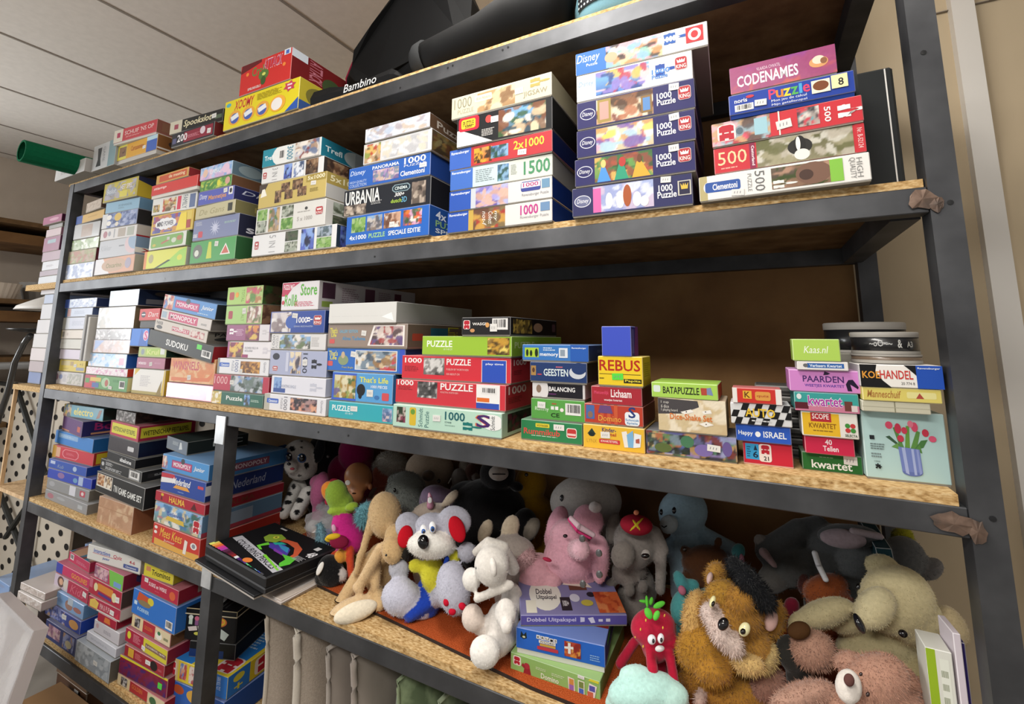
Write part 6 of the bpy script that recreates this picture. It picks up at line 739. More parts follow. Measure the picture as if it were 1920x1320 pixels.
# ---------------------------------------------------------------- soft toys: one continuous remeshed body each, features as children
import numpy as np
def e(P,A,B,F,col): return ('e',P,A,B,F,col)
def c(P1,r1,P2,r2,col): return ('c',P1,r1,P2,r2,col)
_ic={}
def ico(n):
    if n not in _ic:
        bm=bmesh.new(); bmesh.ops.create_icosphere(bm,subdivisions=n,radius=1); bm.verts.ensure_lookup_table()
        _ic[n]=(np.array([v.co[:] for v in bm.verts]),[tuple(v.index for v in f.verts) for f in bm.faces]); bm.free()
    return _ic[n]
def ells(prims):
    out=[]
    for p in prims:
        if p[0]=='e': out.append((np.array(p[1]),np.array(p[2:5]).T,p[5]))
        else:
            a,b=np.array(p[1]),np.array(p[3]); n=max(2,int(np.linalg.norm(b-a)/(.45*min(p[2],p[4])))+1)
            for i in range(n+1):
                t=i/n; out.append((a*(1-t)+b*t,np.eye(3)*(p[2]*(1-t)+p[4]*t),p[5]))
    return out
FLOORZ=.829
def organic(name,prims,vox,paint,fur,m,seed,floor=True):
    E3=ells(prims); V0,F0=ico(3); bm=bmesh.new()
    for P,Mx,col in E3:
        vs=[bm.verts.new(q) for q in (V0@Mx.T+P)]
        for f in F0:
            try: bm.faces.new([vs[i] for i in f])
            except ValueError: pass
    bmesh.ops.recalc_face_normals(bm,faces=bm.faces)
    me=bpy.data.meshes.new('tmp'); bm.to_mesh(me); bm.free(); ob=bpy.data.objects.new('tmp',me); COL.objects.link(ob)
    r=ob.modifiers.new('r','REMESH'); r.mode='VOXEL'; r.voxel_size=vox
    s=ob.modifiers.new('s','SMOOTH'); s.factor=.5; s.iterations=3
    me2=bpy.data.meshes.new_from_object(ob.evaluated_get(bpy.context.evaluated_depsgraph_get()))
    bpy.data.objects.remove(ob); bpy.data.meshes.remove(me)
    n=len(me2.vertices); co=np.empty(n*3); me2.vertices.foreach_get('co',co); co=co.reshape(-1,3)
    best=np.full(n,1e9); colr=np.zeros((n,4))
    for P,Mx,col in E3:
        q=np.linalg.norm((co-P)@np.linalg.inv(Mx).T,axis=1); d=(q-1)*np.cbrt(abs(np.linalg.det(Mx)))
        k=d<best; best[k]=d[k]; colr[k]=lin(col)
    for P,Mx,col in ells(paint):
        q=np.linalg.norm((co-P)@np.linalg.inv(Mx).T,axis=1); colr[q<1]=lin(col)
    if floor: co[:,2]=np.maximum(co[:,2],FLOORZ+.0004)
    F=[tuple(p.vertices) for p in me2.polygons]
    me2.vertices.foreach_set('co',co.ravel()); me2.update()
    nv=np.empty(n*3); me2.vertices.foreach_get('normal',nv); nv=nv.reshape(-1,3)
    V=[tuple(x) for x in co]; rr=np.random.RandomState(seed)
    cols=[colr[list(f)] for f in F]
    nb=len(F)
    if fur:
        ln,dens=fur; ln/=1000; ar=np.array([p.area for p in me2.polygons]); ctr=np.array([p.center[:] for p in me2.polygons])
        tot=ar.sum(); N=int(min(38000,tot*dens*9e4)); pick=rr.choice(nb,N,p=ar/tot)
        for i in pick:
            f=F[i]; wts=rr.dirichlet([1]*len(f)); p=wts@co[list(f)]; nn=wts@nv[list(f)]; nn/=np.linalg.norm(nn)+1e-9
            if p[2]<FLOORZ+.004: continue
            t=rr.normal(size=3); t-=nn*(t@nn); t/=np.linalg.norm(t)+1e-9
            d=nn*.75+np.array([0,0,-.35])+rr.normal(size=3)*.32; L_=ln*rr.uniform(.6,1.25); w_=.00045+ln*.04
            tip=p+d*L_; b_=p-nn*.0008; n0=len(V)
            V+= [tuple(b_-t*w_),tuple(b_+t*w_),tuple(tip)]; F.append((n0,n0+1,n0+2))
            cc=colr[f[0]]*rr.uniform(.72,1.18); cc[3]=1; cols.append([cc,cc,np.append(np.minimum(1,cc[:3]*1.12),1)])
    bpy.data.meshes.remove(me2)
    mb=MB(); mb.v=V; mb.f=F; mb.c=[[tuple(q) for q in cc] for cc in cols]
    return mb,nb
TOYN=[0]
def toy(name,label,cat,prims,parts,fur,paint):
    TOYN[0]+=1
    mb,nb=organic(name,prims,.0048,paint,fur,'plush',TOYN[0])
    V=np.array(mb.v[:]); zmin=V[:,2].min(); ctr=(V[:,:2].min(0)+V[:,:2].max(0))/2; off=Vector((ctr[0],ctr[1],zmin))
    mb.v=[(a-off.x,b-off.y,z-off.z) for a,b,z in mb.v]
    m='doll' if name=='baby_doll' else 'plush'
    o=mb.build(name,m); o.location=off
    o.data.polygons.foreach_set('use_smooth',[i<nb for i in range(len(o.data.polygons))])
    tag(o,label,cat,'soft toys on the lower shelf')
    for i,(pn,ps,pm) in enumerate(parts):
        if pm in('fur','plush') :
            q,nbp=organic(pn,ps,.0035,[],((9,3) if pm=='fur' else None),'plush',TOYN[0]*50+i,False); sm=nbp
        else:
            q=MB(); V0,F0=ico(3)
            for P_,Mx,col in ells(ps): q.add(V0@Mx.T+P_,F0,lin(col))
            sm=len(q.f)
        q.v=[(a-off.x,b-off.y,z-off.z) for a,b,z in q.v]
        po=q.build(pn,{'gloss':'bead','cloth':'cloth','flat':'cloth','plush':'plush','fur':'fur'}[pm],o)
        po.data.polygons.foreach_set('use_smooth',[k<sm for k in range(len(po.data.polygons))])
    return o
toy('plush_mouse','grey plush mouse with red inner ears, yellow shirt and blue dungarees','plush toy',[e((-.7396,.1,1.0404),(.0361,.0258,-.002),(.0067,-.0075,-.0272),(-.016,.0216,-.0099),'b4b4c2'),e((-.7279,.08,1.0056),(.0477,.034,-.0029),(.0078,-.0088,-.0289),(-.0249,.0335,-.0169),'e4e1da'),e((-.8291,.12,1.014),(.0228,.0238,.011),(.0218,.0025,-.0321),(-.0106,.0131,-.0062),'b9b9c6'),e((-.6884,.12,1.0541),(.0355,.0182,-.0131),(-.0041,-.0156,-.0294),(-.0095,.014,-.0061),'b9b9c6'),e((-.7502,.12,.9202),(.0258,.018,-.0017),(.0104,-.012,-.0345),(-.0146,.0199,-.0113),'d8d23c'),e((-.7884,.1,.9371),(.0157,.0117,-.0013),(.0044,-.0046,-.0144),(-.0078,.0099,-.0056),'d8d23c'),e((-.6862,.12,.974),(.013,.0085,-.0005),(.0046,-.0059,-.0174),(-.0069,.0102,-.0053),'d0ca3a'),e((-.8339,.09,.9239),(.0206,.0162,-.002),(.0067,-.0064,-.0208),(-.0113,.0134,-.0078),'a9a9b2'),e((-.651,.12,.9895),(.0196,.0122,-.0006),(.005,-.007,-.0203),(-.0087,.0137,-.0068),'aeaeba'),e((-.7644,.12,.862),(.0257,.0181,-.0019),(.0136,-.0154,-.0409),(-.0162,.0216,-.0135),'1f43b0'),c((-.7521,.1,.862),0.0198,(-.776,.07,.8464),0.0182,'1f43b0'),e((-.8071,.07,.8752),(.0393,.0244,-.0128),(.0026,-.0199,-.0343),(-.0201,.0241,-.0155),'bcbccb'),c((-.8064,.07,.8623),0.0255,(-.7593,.1,.8389),0.0185,'bcbccb'),e((-.6617,.08,.925),(.0316,.0228,.0026),(.022,-.0138,-.0488),(-.0176,.0261,-.0153),'b6b6c4'),c((-.675,.1,.904),0.0252,(-.7433,.12,.8671),0.0213,'b6b6c4'),c((-.7752,.13,.855),0.0241,(-.7752,.13,.8522),0.0241,'b4b4c2')],[('inner_ear',[e((-.8214,.095,1.0009),(.0152,.01,-.0052),(.0006,-.011,-.0229),(-.0047,.0058,-.0029),'c01224')],'cloth'),('inner_ear',[e((-.6662,.097,1.0461),(.0141,.0114,.0043),(.0146,-.0022,-.0262),(-.0042,.0062,-.0028),'c01224')],'cloth'),('eye',[e((-.7418,.065,1.0419),(.0066,.0049,-.0004),(.0027,-.0029,-.0106),(-.0034,.0045,-.0021),'f2f2f4'),e((-.7378,.06,1.0395),(.0041,.003,-.0003),(.0015,-.0016,-.0058),(-.0023,.003,-.0014),'2a5ca8'),e((-.7346,.057,1.0399),(.0022,.0016,-.0001),(.0008,-.0009,-.0031),(-.0017,.0022,-.0011),'101014')],'gloss'),('eye',[e((-.7151,.065,1.0527),(.0067,.0048,-.0004),(.0029,-.0032,-.0115),(-.0033,.0045,-.0021),'f2f2f4'),e((-.7113,.06,1.0503),(.0041,.0029,-.0002),(.0014,-.0016,-.0057),(-.0022,.003,-.0014),'2a5ca8'),e((-.709,.057,1.0505),(.0022,.0016,-.0001),(.0008,-.0009,-.0031),(-.0017,.0023,-.0011),'101014')],'gloss'),('nose',[e((-.7154,.032,1.0311),(.0108,.0079,-.0007),(.0038,-.0041,-.014),(-.0063,.0082,-.0041),'0c0c0e')],'gloss'),('paw_pad',[e((-.656,.045,.9116),(.006,.0039,-.0003),(.0022,-.0028,-.007),(-.003,.0044,-.0027),'b8102c')],'cloth'),('paw_pad',[e((-.613,.045,.9135),(.0042,.0049,.0036),(.0067,.001,-.0054),(-.0029,.0045,-.0028),'b8102c')],'cloth'),('paw_pad',[e((-.6416,.048,.8941),(.007,.0045,-.0003),(.0019,-.0025,-.006),(-.003,.0044,-.0028),'b8102c')],'cloth'),('dungaree_strap',[c((-.6873,.088,.9788),0.0058,(-.6935,.085,.9504),0.0058,'1b3a94')],'cloth')],(3, 1.2),[])
toy('plush_rabbit','floppy beige plush rabbit leaning forward with long cream foot soles','plush toy',[e((-.9317,.14,1.0204),(.0345,.0294,-.0033),(.0147,-.0124,-.0554),(-.0256,.0286,-.0132),'c9ab80'),e((-.8501,.08,.968),(.0204,.0166,-.002),(.0089,-.0081,-.0291),(-.0137,.0157,-.0085),'c6a678'),e((-.8652,.11,.9823),(.0231,.0187,-.0021),(.0098,-.009,-.0338),(-.0157,.0183,-.0094),'c6a678'),c((-.9602,.12,1.0081),0.0121,(-.9649,.09,.9216),0.0089,'c8a97d'),c((-.9656,.09,.9307),0.0102,(-.9676,.08,.8887),0.0075,'c8a97d'),e((-.9364,.14,.8778),(.0343,.0285,-.004),(.0207,-.0181,-.0613),(-.0267,.0297,-.0177),'c4a578'),c((-.8873,.08,.9643),0.0150,(-.9314,.06,.8797),0.0133,'cfb187'),e((-.9332,.055,.8727),(.0117,.0103,-.0017),(.0046,-.0036,-.0123),(-.0072,.0074,-.0048),'d2b48c'),c((-.9083,.09,.9167),0.0137,(-.8996,.08,.8723),0.0122,'cbac80'),c((-.9669,.12,.9058),0.0196,(-.9944,.06,.8183),0.0183,'cdae82'),e((-.9341,.045,.8278),(.0372,.0448,.0113),(.0174,.0007,-.0231),(-.0188,.019,-.0135),'cbb08a'),c((-.9062,.09,.8539),0.0196,(-.8737,.07,.8398),0.0142,'c6a87c'),c((-.9356,.14,.8647),0.0324,(-.9356,.14,.8596),0.0324,'c9ab80')],[('foot_sole',[e((-.9057,.022,.8396),(.0327,.0392,.0099),(.0134,.0005,-.0177),(-.01,.0102,-.0073),'ddd2bc')],'plush'),('eye',[e((-.8377,.045,.9725),(.0022,.0018,-.0002),(.0008,-.0007,-.0026),(-.0013,.0015,-.0008),'141416')],'gloss')],(3.5, 1),[])
toy('plush_dog','white plush dog with hood, seen from the side with one round foot forward','plush toy',[e((-.5425,.05,1.0105),(.0333,.0189,-.0003),(.0084,-.0137,-.0358),(-.0137,.024,-.0124),'d8d3cc'),e((-.5875,.04,.9766),(.0179,.0109,-.0005),(.0057,-.0082,-.0212),(-.0083,.0133,-.0074),'dedad4'),c((-.6008,.08,1.0145),0.0102,(-.5642,.07,1.0468),0.0111,'d4cec6'),c((-.5642,.07,1.0468),0.0111,(-.5286,.08,1.0401),0.0110,'d0cac2'),c((-.5286,.08,1.0401),0.0110,(-.5211,.11,.9858),0.0155,'cbc4bd'),c((-.5657,.03,.9478),0.0093,(-.5015,.06,.9761),0.0094,'d8d2ca'),e((-.5233,.11,.9135),(.0233,.0122,.0002),(.0084,-.0157,-.0346),(-.0104,.0201,-.0117),'c8c2bb'),e((-.5256,.07,.8836),(.0324,.0175,-0),(.0115,-.0202,-.0415),(-.0137,.0253,-.0161),'d6d0ca'),e((-.4967,.03,.9361),(.0205,.011,0),(.0061,-.011,-.0235),(-.0081,.0151,-.0092),'d9d4ce'),e((-.4833,.01,.9263),(.0114,.0061,0),(.0036,-.0066,-.0135),(-.0045,.0085,-.0054),'e0dad4'),c((-.5235,.05,.8633),0.0259,(-.5319,.02,.8615),0.0213,'d8d3cd'),e((-.5307,.005,.8678),(.0273,.0157,-.0005),(.0079,-.0125,-.0245),(-.0102,.0173,-.0121),'e2ded8'),e((-.5831,.04,.901),(.0207,.0125,-.0006),(.007,-.0102,-.0228),(-.0091,.0146,-.0093),'d2c3b8'),c((-.5837,.05,.8886),0.0187,(-.548,.07,.8671),0.0206,'d2c8c0'),c((-.5309,.08,.8614),0.0268,(-.5309,.08,.8546),0.0268,'d8d3cc')],[('ear',[e((-.5129,.005,1.0314),(.0065,.0041,.0008),(.0066,-.005,-.0168),(-.0054,.0095,-.0049),'dcd7d0')],'plush'),('eye',[e((-.5646,.022,1.0115),(.0018,.0011,-0),(.0006,-.0009,-.0023),(-.0008,.0014,-.0007),'141416')],'gloss')],(2, 0.6),[])
toy('plush_strawberry','red plush strawberry with bright green leaves and a grinning face','plush toy',[e((-.2164,.12,.9408),(.0419,.0118,.0053),(.0019,-.0151,-.0283),(-.0054,.0255,-.014),'b8203e'),e((-.2093,.12,.9143),(.029,.0081,.0038),(.0019,-.0162,-.0288),(-.0043,.0211,-.0121),'b21c3a'),c((-.2195,.1,.9153),0.0098,(-.2086,.07,.8931),0.0110,'b01a36'),c((-.1822,.1,.914),0.0096,(-.173,.08,.8789),0.0100,'aa1834'),c((-.2529,.12,.9041),0.0093,(-.2804,.11,.8614),0.0101,'a81a36'),c((-.1823,.12,.9405),0.0081,(-.1733,.12,.9197),0.0080,'a81a36'),c((-.2137,.15,.8879),0.0167,(-.2137,.15,.8455),0.0167,'b8203e')],[('leaf',[e((-.2304,.12,.9825),(.0108,.0023,-.0003),(-.0004,-.0015,-.0028),(-.0008,.0035,-.0018),'58b83a')],'cloth'),('leaf',[e((-.2251,.115,.9861),(.0029,.0009,.0005),(.0016,-.0043,-.0092),(-.0008,.0035,-.0018),'58b83a')],'cloth'),('leaf',[e((-.2178,.12,.9866),(.0039,.0008,-.0001),(-.001,-.0034,-.0063),(-.0007,.0035,-.0018),'5cbe3e')],'cloth'),('leaf',[e((-.2006,.11,.9886),(.0103,.0047,.0052),(.0027,-.0014,-.0039),(-.0007,.0035,-.0018),'5cc23e')],'cloth'),('leaf',[e((-.214,.075,.9866),(.0058,.0028,.0029),(.0053,-.0027,-.0074),(-.001,.0043,-.0023),'5cc040')],'cloth'),('leaf',[e((-.1982,.07,.9893),(.0053,.0007,-.0008),(-.0028,-.0044,-.0072),(-.0009,.0044,-.0023),'62c846')],'cloth'),('eye',[e((-.2081,.068,.9469),(.0072,.0026,.0019),(.0021,-.0033,-.0066),(-.0011,.0051,-.0029),'e8e4ea'),e((-.204,.062,.9485),(.0023,.0007,.0003),(.0002,-.0017,-.0031),(-.0007,.0034,-.002),'18141c')],'gloss'),('eye',[e((-.1916,.068,.9533),(.0059,.0016,.0008),(.0004,-.0038,-.0069),(-.001,.0051,-.0029),'e8e4ea'),e((-.1895,.062,.9543),(.0023,.0006,.0003),(.0002,-.0017,-.0031),(-.0007,.0034,-.0019),'18141c')],'gloss'),('mouth',[e((-.1941,.068,.9356),(.0081,.0028,.0019),(.0011,-.0022,-.0042),(-.0009,.0043,-.0025),'dcd8d8')],'cloth'),('seed',[e((-.2187,.072,.9748),(.0013,.0004,.0002),(.0002,-.0011,-.0022),(-.0003,.0013,-.0007),'e0b84a')],'cloth'),('seed',[e((-.2311,.08,.952),(.0013,.0004,.0002),(.0002,-.0012,-.0022),(-.0003,.0013,-.0007),'e0b84a')],'cloth'),('seed',[e((-.1856,.08,.9878),(.0013,.0002,-0),(-.0004,-.0012,-.0022),(-.0002,.0013,-.0007),'e0b84a')],'cloth'),('seed',[e((-.1884,.075,.9686),(.0013,.0003,.0002),(.0001,-.0011,-.0021),(-.0002,.0013,-.0007),'e0b84a')],'cloth'),('seed',[e((-.2454,.095,.9275),(.0013,.0004,.0002),(.0002,-.0012,-.0022),(-.0003,.0013,-.0007),'e0b84a')],'cloth'),('seed',[e((-.2283,.085,.9207),(.0013,.0004,.0002),(.0002,-.0012,-.0021),(-.0003,.0013,-.0007),'e0b84a')],'cloth')],None,[])
toy('plush_turtle','pale mint plush cushion animal lying flat under the red strawberry toy','plush toy',[e((-.2213,.06,.858),(.0651,.0207,.0085),(.0029,-.0191,-.0296),(-.0076,.0331,-.0222),'b4dcd4'),e((-.2635,.05,.8347),(.0291,.0103,.0032),(.0024,-.0112,-.0169),(-.0045,.0161,-.0112),'aed8d0'),e((-.1789,.06,.863),(.0335,.0096,.005),(.0014,-.0141,-.0217),(-.0037,.0196,-.013),'b8ddd4'),e((-.2398,.06,.8858),(.0276,.009,.0033),(.0013,-.0071,-.0116),(-.0034,.0138,-.0088),'bce2da'),e((-.2183,.06,.8072),(.0625,.0203,.0084),(.0018,-.0121,-.0173),(-.0062,.0272,-.0196),'a8d0c8')],[],(2, 0.5),[])
toy('plush_lion','golden brown plush lion with pinkish muzzle, yellow eyes and dark forelock','plush toy',[e((-.0742,.12,1.0008),(.0496,-.0014,-.0103),(-.022,-.0213,-.0403),(-.0026,.0354,-.0173),'a87a34'),e((-.139,.13,.9797),(.0205,.0029,.0003),(-.0076,-.0196,-.0369),(-.0029,.0218,-.011),'d0a866'),e((-.0507,.12,.9541),(.0391,.0061,.0078),(-.0016,-.0166,-.031),(-.0013,.0259,-.0139),'ae8038'),e((-.1,.15,1.051),(.0168,.0005,-.0027),(-.0082,-.0092,-.0196),(-.0017,.0183,-.0078),'b08238'),e((-.0069,.16,.9901),(.0222,.0008,.0013),(-.0079,-.014,-.029),(-.0001,.018,-.0087),'ad7f36'),c((-.1049,.08,1.0119),0.0168,(-.0876,.065,.9893),0.0161,'d3bfb6'),c((-.0876,.065,.9893),0.0145,(-.07,.07,.9764),0.0174,'d6c2b8'),e((-.0474,.085,.9431),(.0261,.0023,.0018),(-.0034,-.0073,-.0126),(-.0007,.0139,-.0079),'cfae72'),e((-.0193,.12,.9415),(.0155,-.0003,-.0011),(-.0107,-.0123,-.022),(-.0003,.0147,-.008),'c8b078'),e((-.0537,.1,1.0417),(.0243,.0033,.0044),(-.001,-.0102,-.0221),(-.0009,.0174,-.008),'ac7c34'),e((-.0878,.11,1.0381),(.027,.0044,.0045),(-.0005,-.0091,-.0197),(-.0015,.0175,-.008),'b28636'),e((-.1112,.16,.8701),(.0635,.0135,.0115),(-.0004,-.0254,-.0427),(-.004,.0386,-.0229),'a8762e'),e((-.1296,.11,.9354),(.0349,-.0008,-.0095),(-.0217,-.0209,-.0324),(-.0035,.0272,-.0152),'b0802f'),e((-.1081,.09,.9147),(.0329,.0018,-.0029),(-.0091,-.0127,-.0198),(-.0021,.0195,-.0115),'aa7a2e'),e((-.0656,.14,.8557),(.0617,.0118,.0127),(-.0011,-.0167,-.0269),(-.002,.0317,-.0196),'ae7e34'),e((-.1326,.1,.8538),(.0107,.0026,.0019),(.0002,-.0064,-.0099),(-.001,.0075,-.0048),'cbb0a4'),e((-.0683,.15,.8139),(.062,.0125,.013),(-.001,-.0163,-.0248),(-.002,.0307,-.0201),'ae7e34'),c((-.0928,.16,.8665),0.0256,(-.0928,.16,.8535),0.0256,'a87a34')],[('nose',[e((-.08,.028,1.0263),(.0083,.0005,-.0003),(-.003,-.0047,-.0087),(-.0006,.0065,-.0033),'131214')],'gloss'),('eye',[e((-.0985,.062,1.0409),(.005,.0004,-.0003),(-.0028,-.0044,-.0087),(-.0007,.0072,-.0034),'e8dfa8'),e((-.0972,.056,1.0405),(.003,.0003,.0001),(-.001,-.0022,-.0043),(-.0005,.0045,-.0022),'14100c')],'gloss'),('eye',[e((-.0499,.068,1.0063),(.0087,.0003,-.0002),(-.0034,-.0051,-.0097),(-.0004,.0071,-.0036),'e8e2b0'),e((-.0522,.06,1.0064),(.0045,.0007,.0009),(-.0002,-.0021,-.004),(-.0002,.0044,-.0023),'14100c')],'gloss'),('forelock',[c((-.0639,.12,1.0886),0.0123,(-.0431,.1,1.075),0.0185,'0d0f14'),c((-.0431,.1,1.075),0.0185,(-.0179,.11,1.0441),0.0181,'0b0d12')],'fur'),('inner_ear',[e((-.0094,.132,1.0011),(.0119,.0009,.0016),(-.0028,-.0078,-.0162),(-.0001,.009,-.0044),'d6b0a8')],'cloth'),('inner_ear',[e((-.107,.12,1.0533),(.0055,.0006,0),(-.0021,-.0044,-.0096),(-.001,.0091,-.004),'d6b8b0')],'cloth')],(6.5, 2.6),[])
toy('plush_teddy','pinkish-tan plush teddy with white oval muzzle in the bottom right corner','plush toy',[e((.1294,.08,.9727),(.0468,.0012,.0138),(-.0064,-.0185,-.0359),(.004,.0306,-.0165),'b58a76'),e((.1666,.11,.9519),(.0272,.0002,.0086),(-.006,-.0154,-.0302),(.0035,.0213,-.0116),'b08470'),e((.0523,.13,.971),(.0299,-.0055,-.0078),(-.0178,-.0124,-.0259),(.0011,.0226,-.0116),'b08874'),e((.0302,.08,.9216),(.0492,.0115,.022),(.004,-.0094,-.0157),(.0008,.0248,-.0146),'b08a78'),e((.1261,.08,.9347),(.0618,.0028,.0187),(-.0063,-.019,-.0344),(.0045,.0351,-.0202),'b08672'),e((-.0203,.13,.8973),(.0227,-.0025,-.0051),(-.0167,-.0141,-.0235),(-.0004,.0187,-.0109),'a07868'),e((.0976,.1,.984),(.0206,.0009,.0055),(-.0019,-.0064,-.0127),(.0012,.0123,-.0064),'b48a76'),c((.132,.11,.9409),0.0205,(.132,.11,.849),0.0205,'b58a76')],[('muzzle',[e((.0903,.034,.9822),(.0177,.0031,.0086),(.0032,-.0103,-.018),(.001,.0105,-.0058),'d8d0c8')],'plush'),('nose',[e((.0903,.02,.9989),(.0066,.0014,.0037),(.0019,-.0035,-.0061),(.0003,.0035,-.0019),'5a3a36')],'cloth'),('eye',[e((.1058,.022,1.0103),(.0023,.0001,.0007),(-.0004,-.0012,-.0023),(.0002,.0017,-.0009),'2a1612')],'gloss'),('eye',[e((.112,.022,.9855),(.0026,.0001,.0008),(-.0005,-.0015,-.0028),(.0002,.002,-.0011),'2a1612')],'gloss')],(5.5, 3),[])
toy('plush_bear','large cream plush bear flopped sideways with black nose, right end of the shelf','plush toy',[e((.1874,.2,1.0508),(.042,-.0157,-.021),(-.0351,-.0138,-.0485),(.0067,.0396,-.0162),'c5b890'),e((.1486,.15,1.0515),(.0216,-.0074,-.0102),(-.0227,-.01,-.0308),(.0033,.023,-.0098),'c9bd96'),e((.1758,.23,1.0927),(.0248,-.0042,-.001),(-.0071,-.0056,-.0185),(.0029,.0186,-.0067),'c0b48c'),e((.2673,.23,1.0172),(.0157,.0024,.0144),(.0126,-.0124,-.022),(.0053,.0225,-.0096),'c4b28c'),e((.2139,.2,1.0237),(.0359,-.0024,.0105),(-.0065,-.0139,-.035),(.0052,.0267,-.0116),'c2b58c'),e((.1528,.22,.9546),(.0614,.0001,.0173),(-.0075,-.0208,-.0448),(.0054,.0396,-.0193),'b5aa84'),e((.0761,.17,1.0154),(.0472,.0066,.022),(.0037,-.0093,-.02),(.0019,.0265,-.012),'b8ac86'),e((.0372,.16,.9944),(.0202,.0015,.0046),(-.0018,-.0083,-.0175),(.0005,.0141,-.0067),'b3a780'),e((.203,.19,.9319),(.0228,-.0004,.0073),(-.0063,-.0147,-.0303),(.0037,.0199,-.0104),'b0a47c'),e((.1146,.2,1.0022),(.0323,.0003,.0082),(-.0034,-.0105,-.024),(.0022,.0211,-.0096),'b8ac86'),c((.1637,.25,.9287),0.0317,(.1637,.25,.859),0.0317,'c5b890')],[('nose',[e((.1167,.082,1.0524),(.0054,.0011,.0038),(.0054,-.0056,-.0109),(.0013,.0109,-.0049),'14141a')],'gloss'),('eye',[e((.1251,.125,1.09),(.0033,-.0001,.0008),(-.0006,-.0017,-.0044),(.0004,.0029,-.0012),'0c0c0e')],'gloss'),('eye',[e((.1804,.132,1.0297),(.005,-.0019,-.0022),(-.0035,-.0015,-.0047),(.0007,.0041,-.0019),'100d10')],'gloss'),('paw_pad',[e((.0331,.115,1.0035),(.0177,.0014,.004),(-.0013,-.006,-.0124),(.0003,.009,-.0044),'4a3018')],'cloth')],(2.5, 2),[])
toy('plush_parrot','pink plush parrot with green head, orange beak and furry aqua wings','plush toy',[e((-1.1394,.16,1.0344),(.0232,.0236,-.003),(.0109,-.0066,-.0416),(-.021,.0195,-.0086),'86a43a'),e((-1.1238,.17,1.0084),(.0235,.0233,-.003),(.0096,-.0062,-.0356),(-.019,.0181,-.0083),'8aa83c'),e((-1.1692,.15,1.0417),(.0108,.0132,.0027),(.0111,.0015,-.025),(-.0125,.0112,-.0049),'d8822e'),e((-1.1617,.15,1.0594),(.0124,.013,-.0016),(.0035,-.002,-.0141),(-.0091,.0082,-.0035),'d8822e'),e((-1.1141,.16,.9966),(.0294,.0322,.0028),(.005,-.0005,-.0121),(-.0152,.0145,-.0069),'9ab83e'),e((-1.0764,.16,1.0116),(.0123,.0147,.0047),(.0063,.0011,-.0117),(-.0087,.0086,-.004),'9ab83e'),e((-1.1043,.16,.9557),(.0255,.0247,-.0036),(.0117,-.0079,-.0391),(-.0205,.0197,-.0101),'c82a86'),e((-1.0803,.16,.9239),(.0321,.0302,-.0045),(.0127,-.009,-.0404),(-.0228,.0224,-.0122),'c42682'),c((-1.088,.14,.8925),0.0096,(-1.1413,.12,.875),0.0082,'c8482c'),c((-1.0557,.14,.9075),0.0109,(-1.0365,.13,.8491),0.0106,'cc4a2c'),e((-1.0671,.115,.895),(.0112,.0107,-.0018),(.0057,-.0039,-.0166),(-.0088,.0084,-.005),'cf9038'),c((-1.1001,.18,.9058),0.0314,(-1.1001,.18,.8588),0.0314,'86a43a')],[('wing',[e((-1.0306,.17,.9944),(.0218,.016,-.0106),(-.0009,-.0148,-.0295),(-.0099,.0102,-.0048),'6fa6b2')],'fur'),('wing',[e((-1.1963,.16,.9108),(.008,.0088,-.0005),(.0134,-.0042,-.0348),(-.0084,.0075,-.0042),'7aa2b0')],'fur'),('tongue',[e((-1.1611,.145,1.0157),(.0057,.0059,-.0008),(.0023,-.0013,-.0082),(-.0047,.0042,-.0019),'a0243c')],'cloth'),('pocket',[e((-1.0649,.108,.9367),(.0175,.018,-.0008),(.0062,-.0023,-.0159),(-.0054,.0051,-.0029),'7c1838')],'cloth'),('toy_chick',[e((-1.078,.098,.9515),(.0127,.0142,.0008),(.0033,-.0005,-.0074),(-.0055,.0051,-.0028),'d8b22c'),e((-1.0918,.098,.942),(.0089,.0089,-.0014),(.0024,-.0015,-.0073),(-.0055,.0051,-.0028),'d8b22c')],'cloth'),('comb',[e((-1.1538,.16,1.0716),(.0094,.0098,-.0012),(.0017,-.001,-.0071),(-.0058,.0054,-.0022),'7a1c2c')],'cloth'),('price_label',[e((-1.0962,.115,.9648),(.0037,.0041,.0003),(.0039,-.0005,-.0089),(-.0021,.0019,-.001),'d8a8c4')],'cloth')],(2, 0.5),[])
toy('plush_penguin','small black plush toy lying on the orange mat below the parrot','plush toy',[e((-1.0828,.1,.862),(.0259,.0252,-.0045),(.0135,-.009,-.037),(-.0202,.0186,-.0119),'0f0f11'),e((-1.0975,.1,.8383),(.0219,.0214,-.004),(.0086,-.0057,-.0229),(-.0147,.0134,-.0089),'0f0f11'),e((-1.046,.11,.8552),(.0091,.0085,-.0015),(.0058,-.0041,-.0159),(-.0077,.0074,-.0047),'b8b0ac'),c((-1.0776,.1,.8496),0.0183,(-1.0776,.1,.847),0.0183,'0f0f11')],[('care_label',[e((-1.0855,.065,.8808),(.0052,.0038,-.0032),(-.0003,-.009,-.0134),(-.0021,.0018,-.0012),'dcdad6')],'cloth')],(4, 1),[])
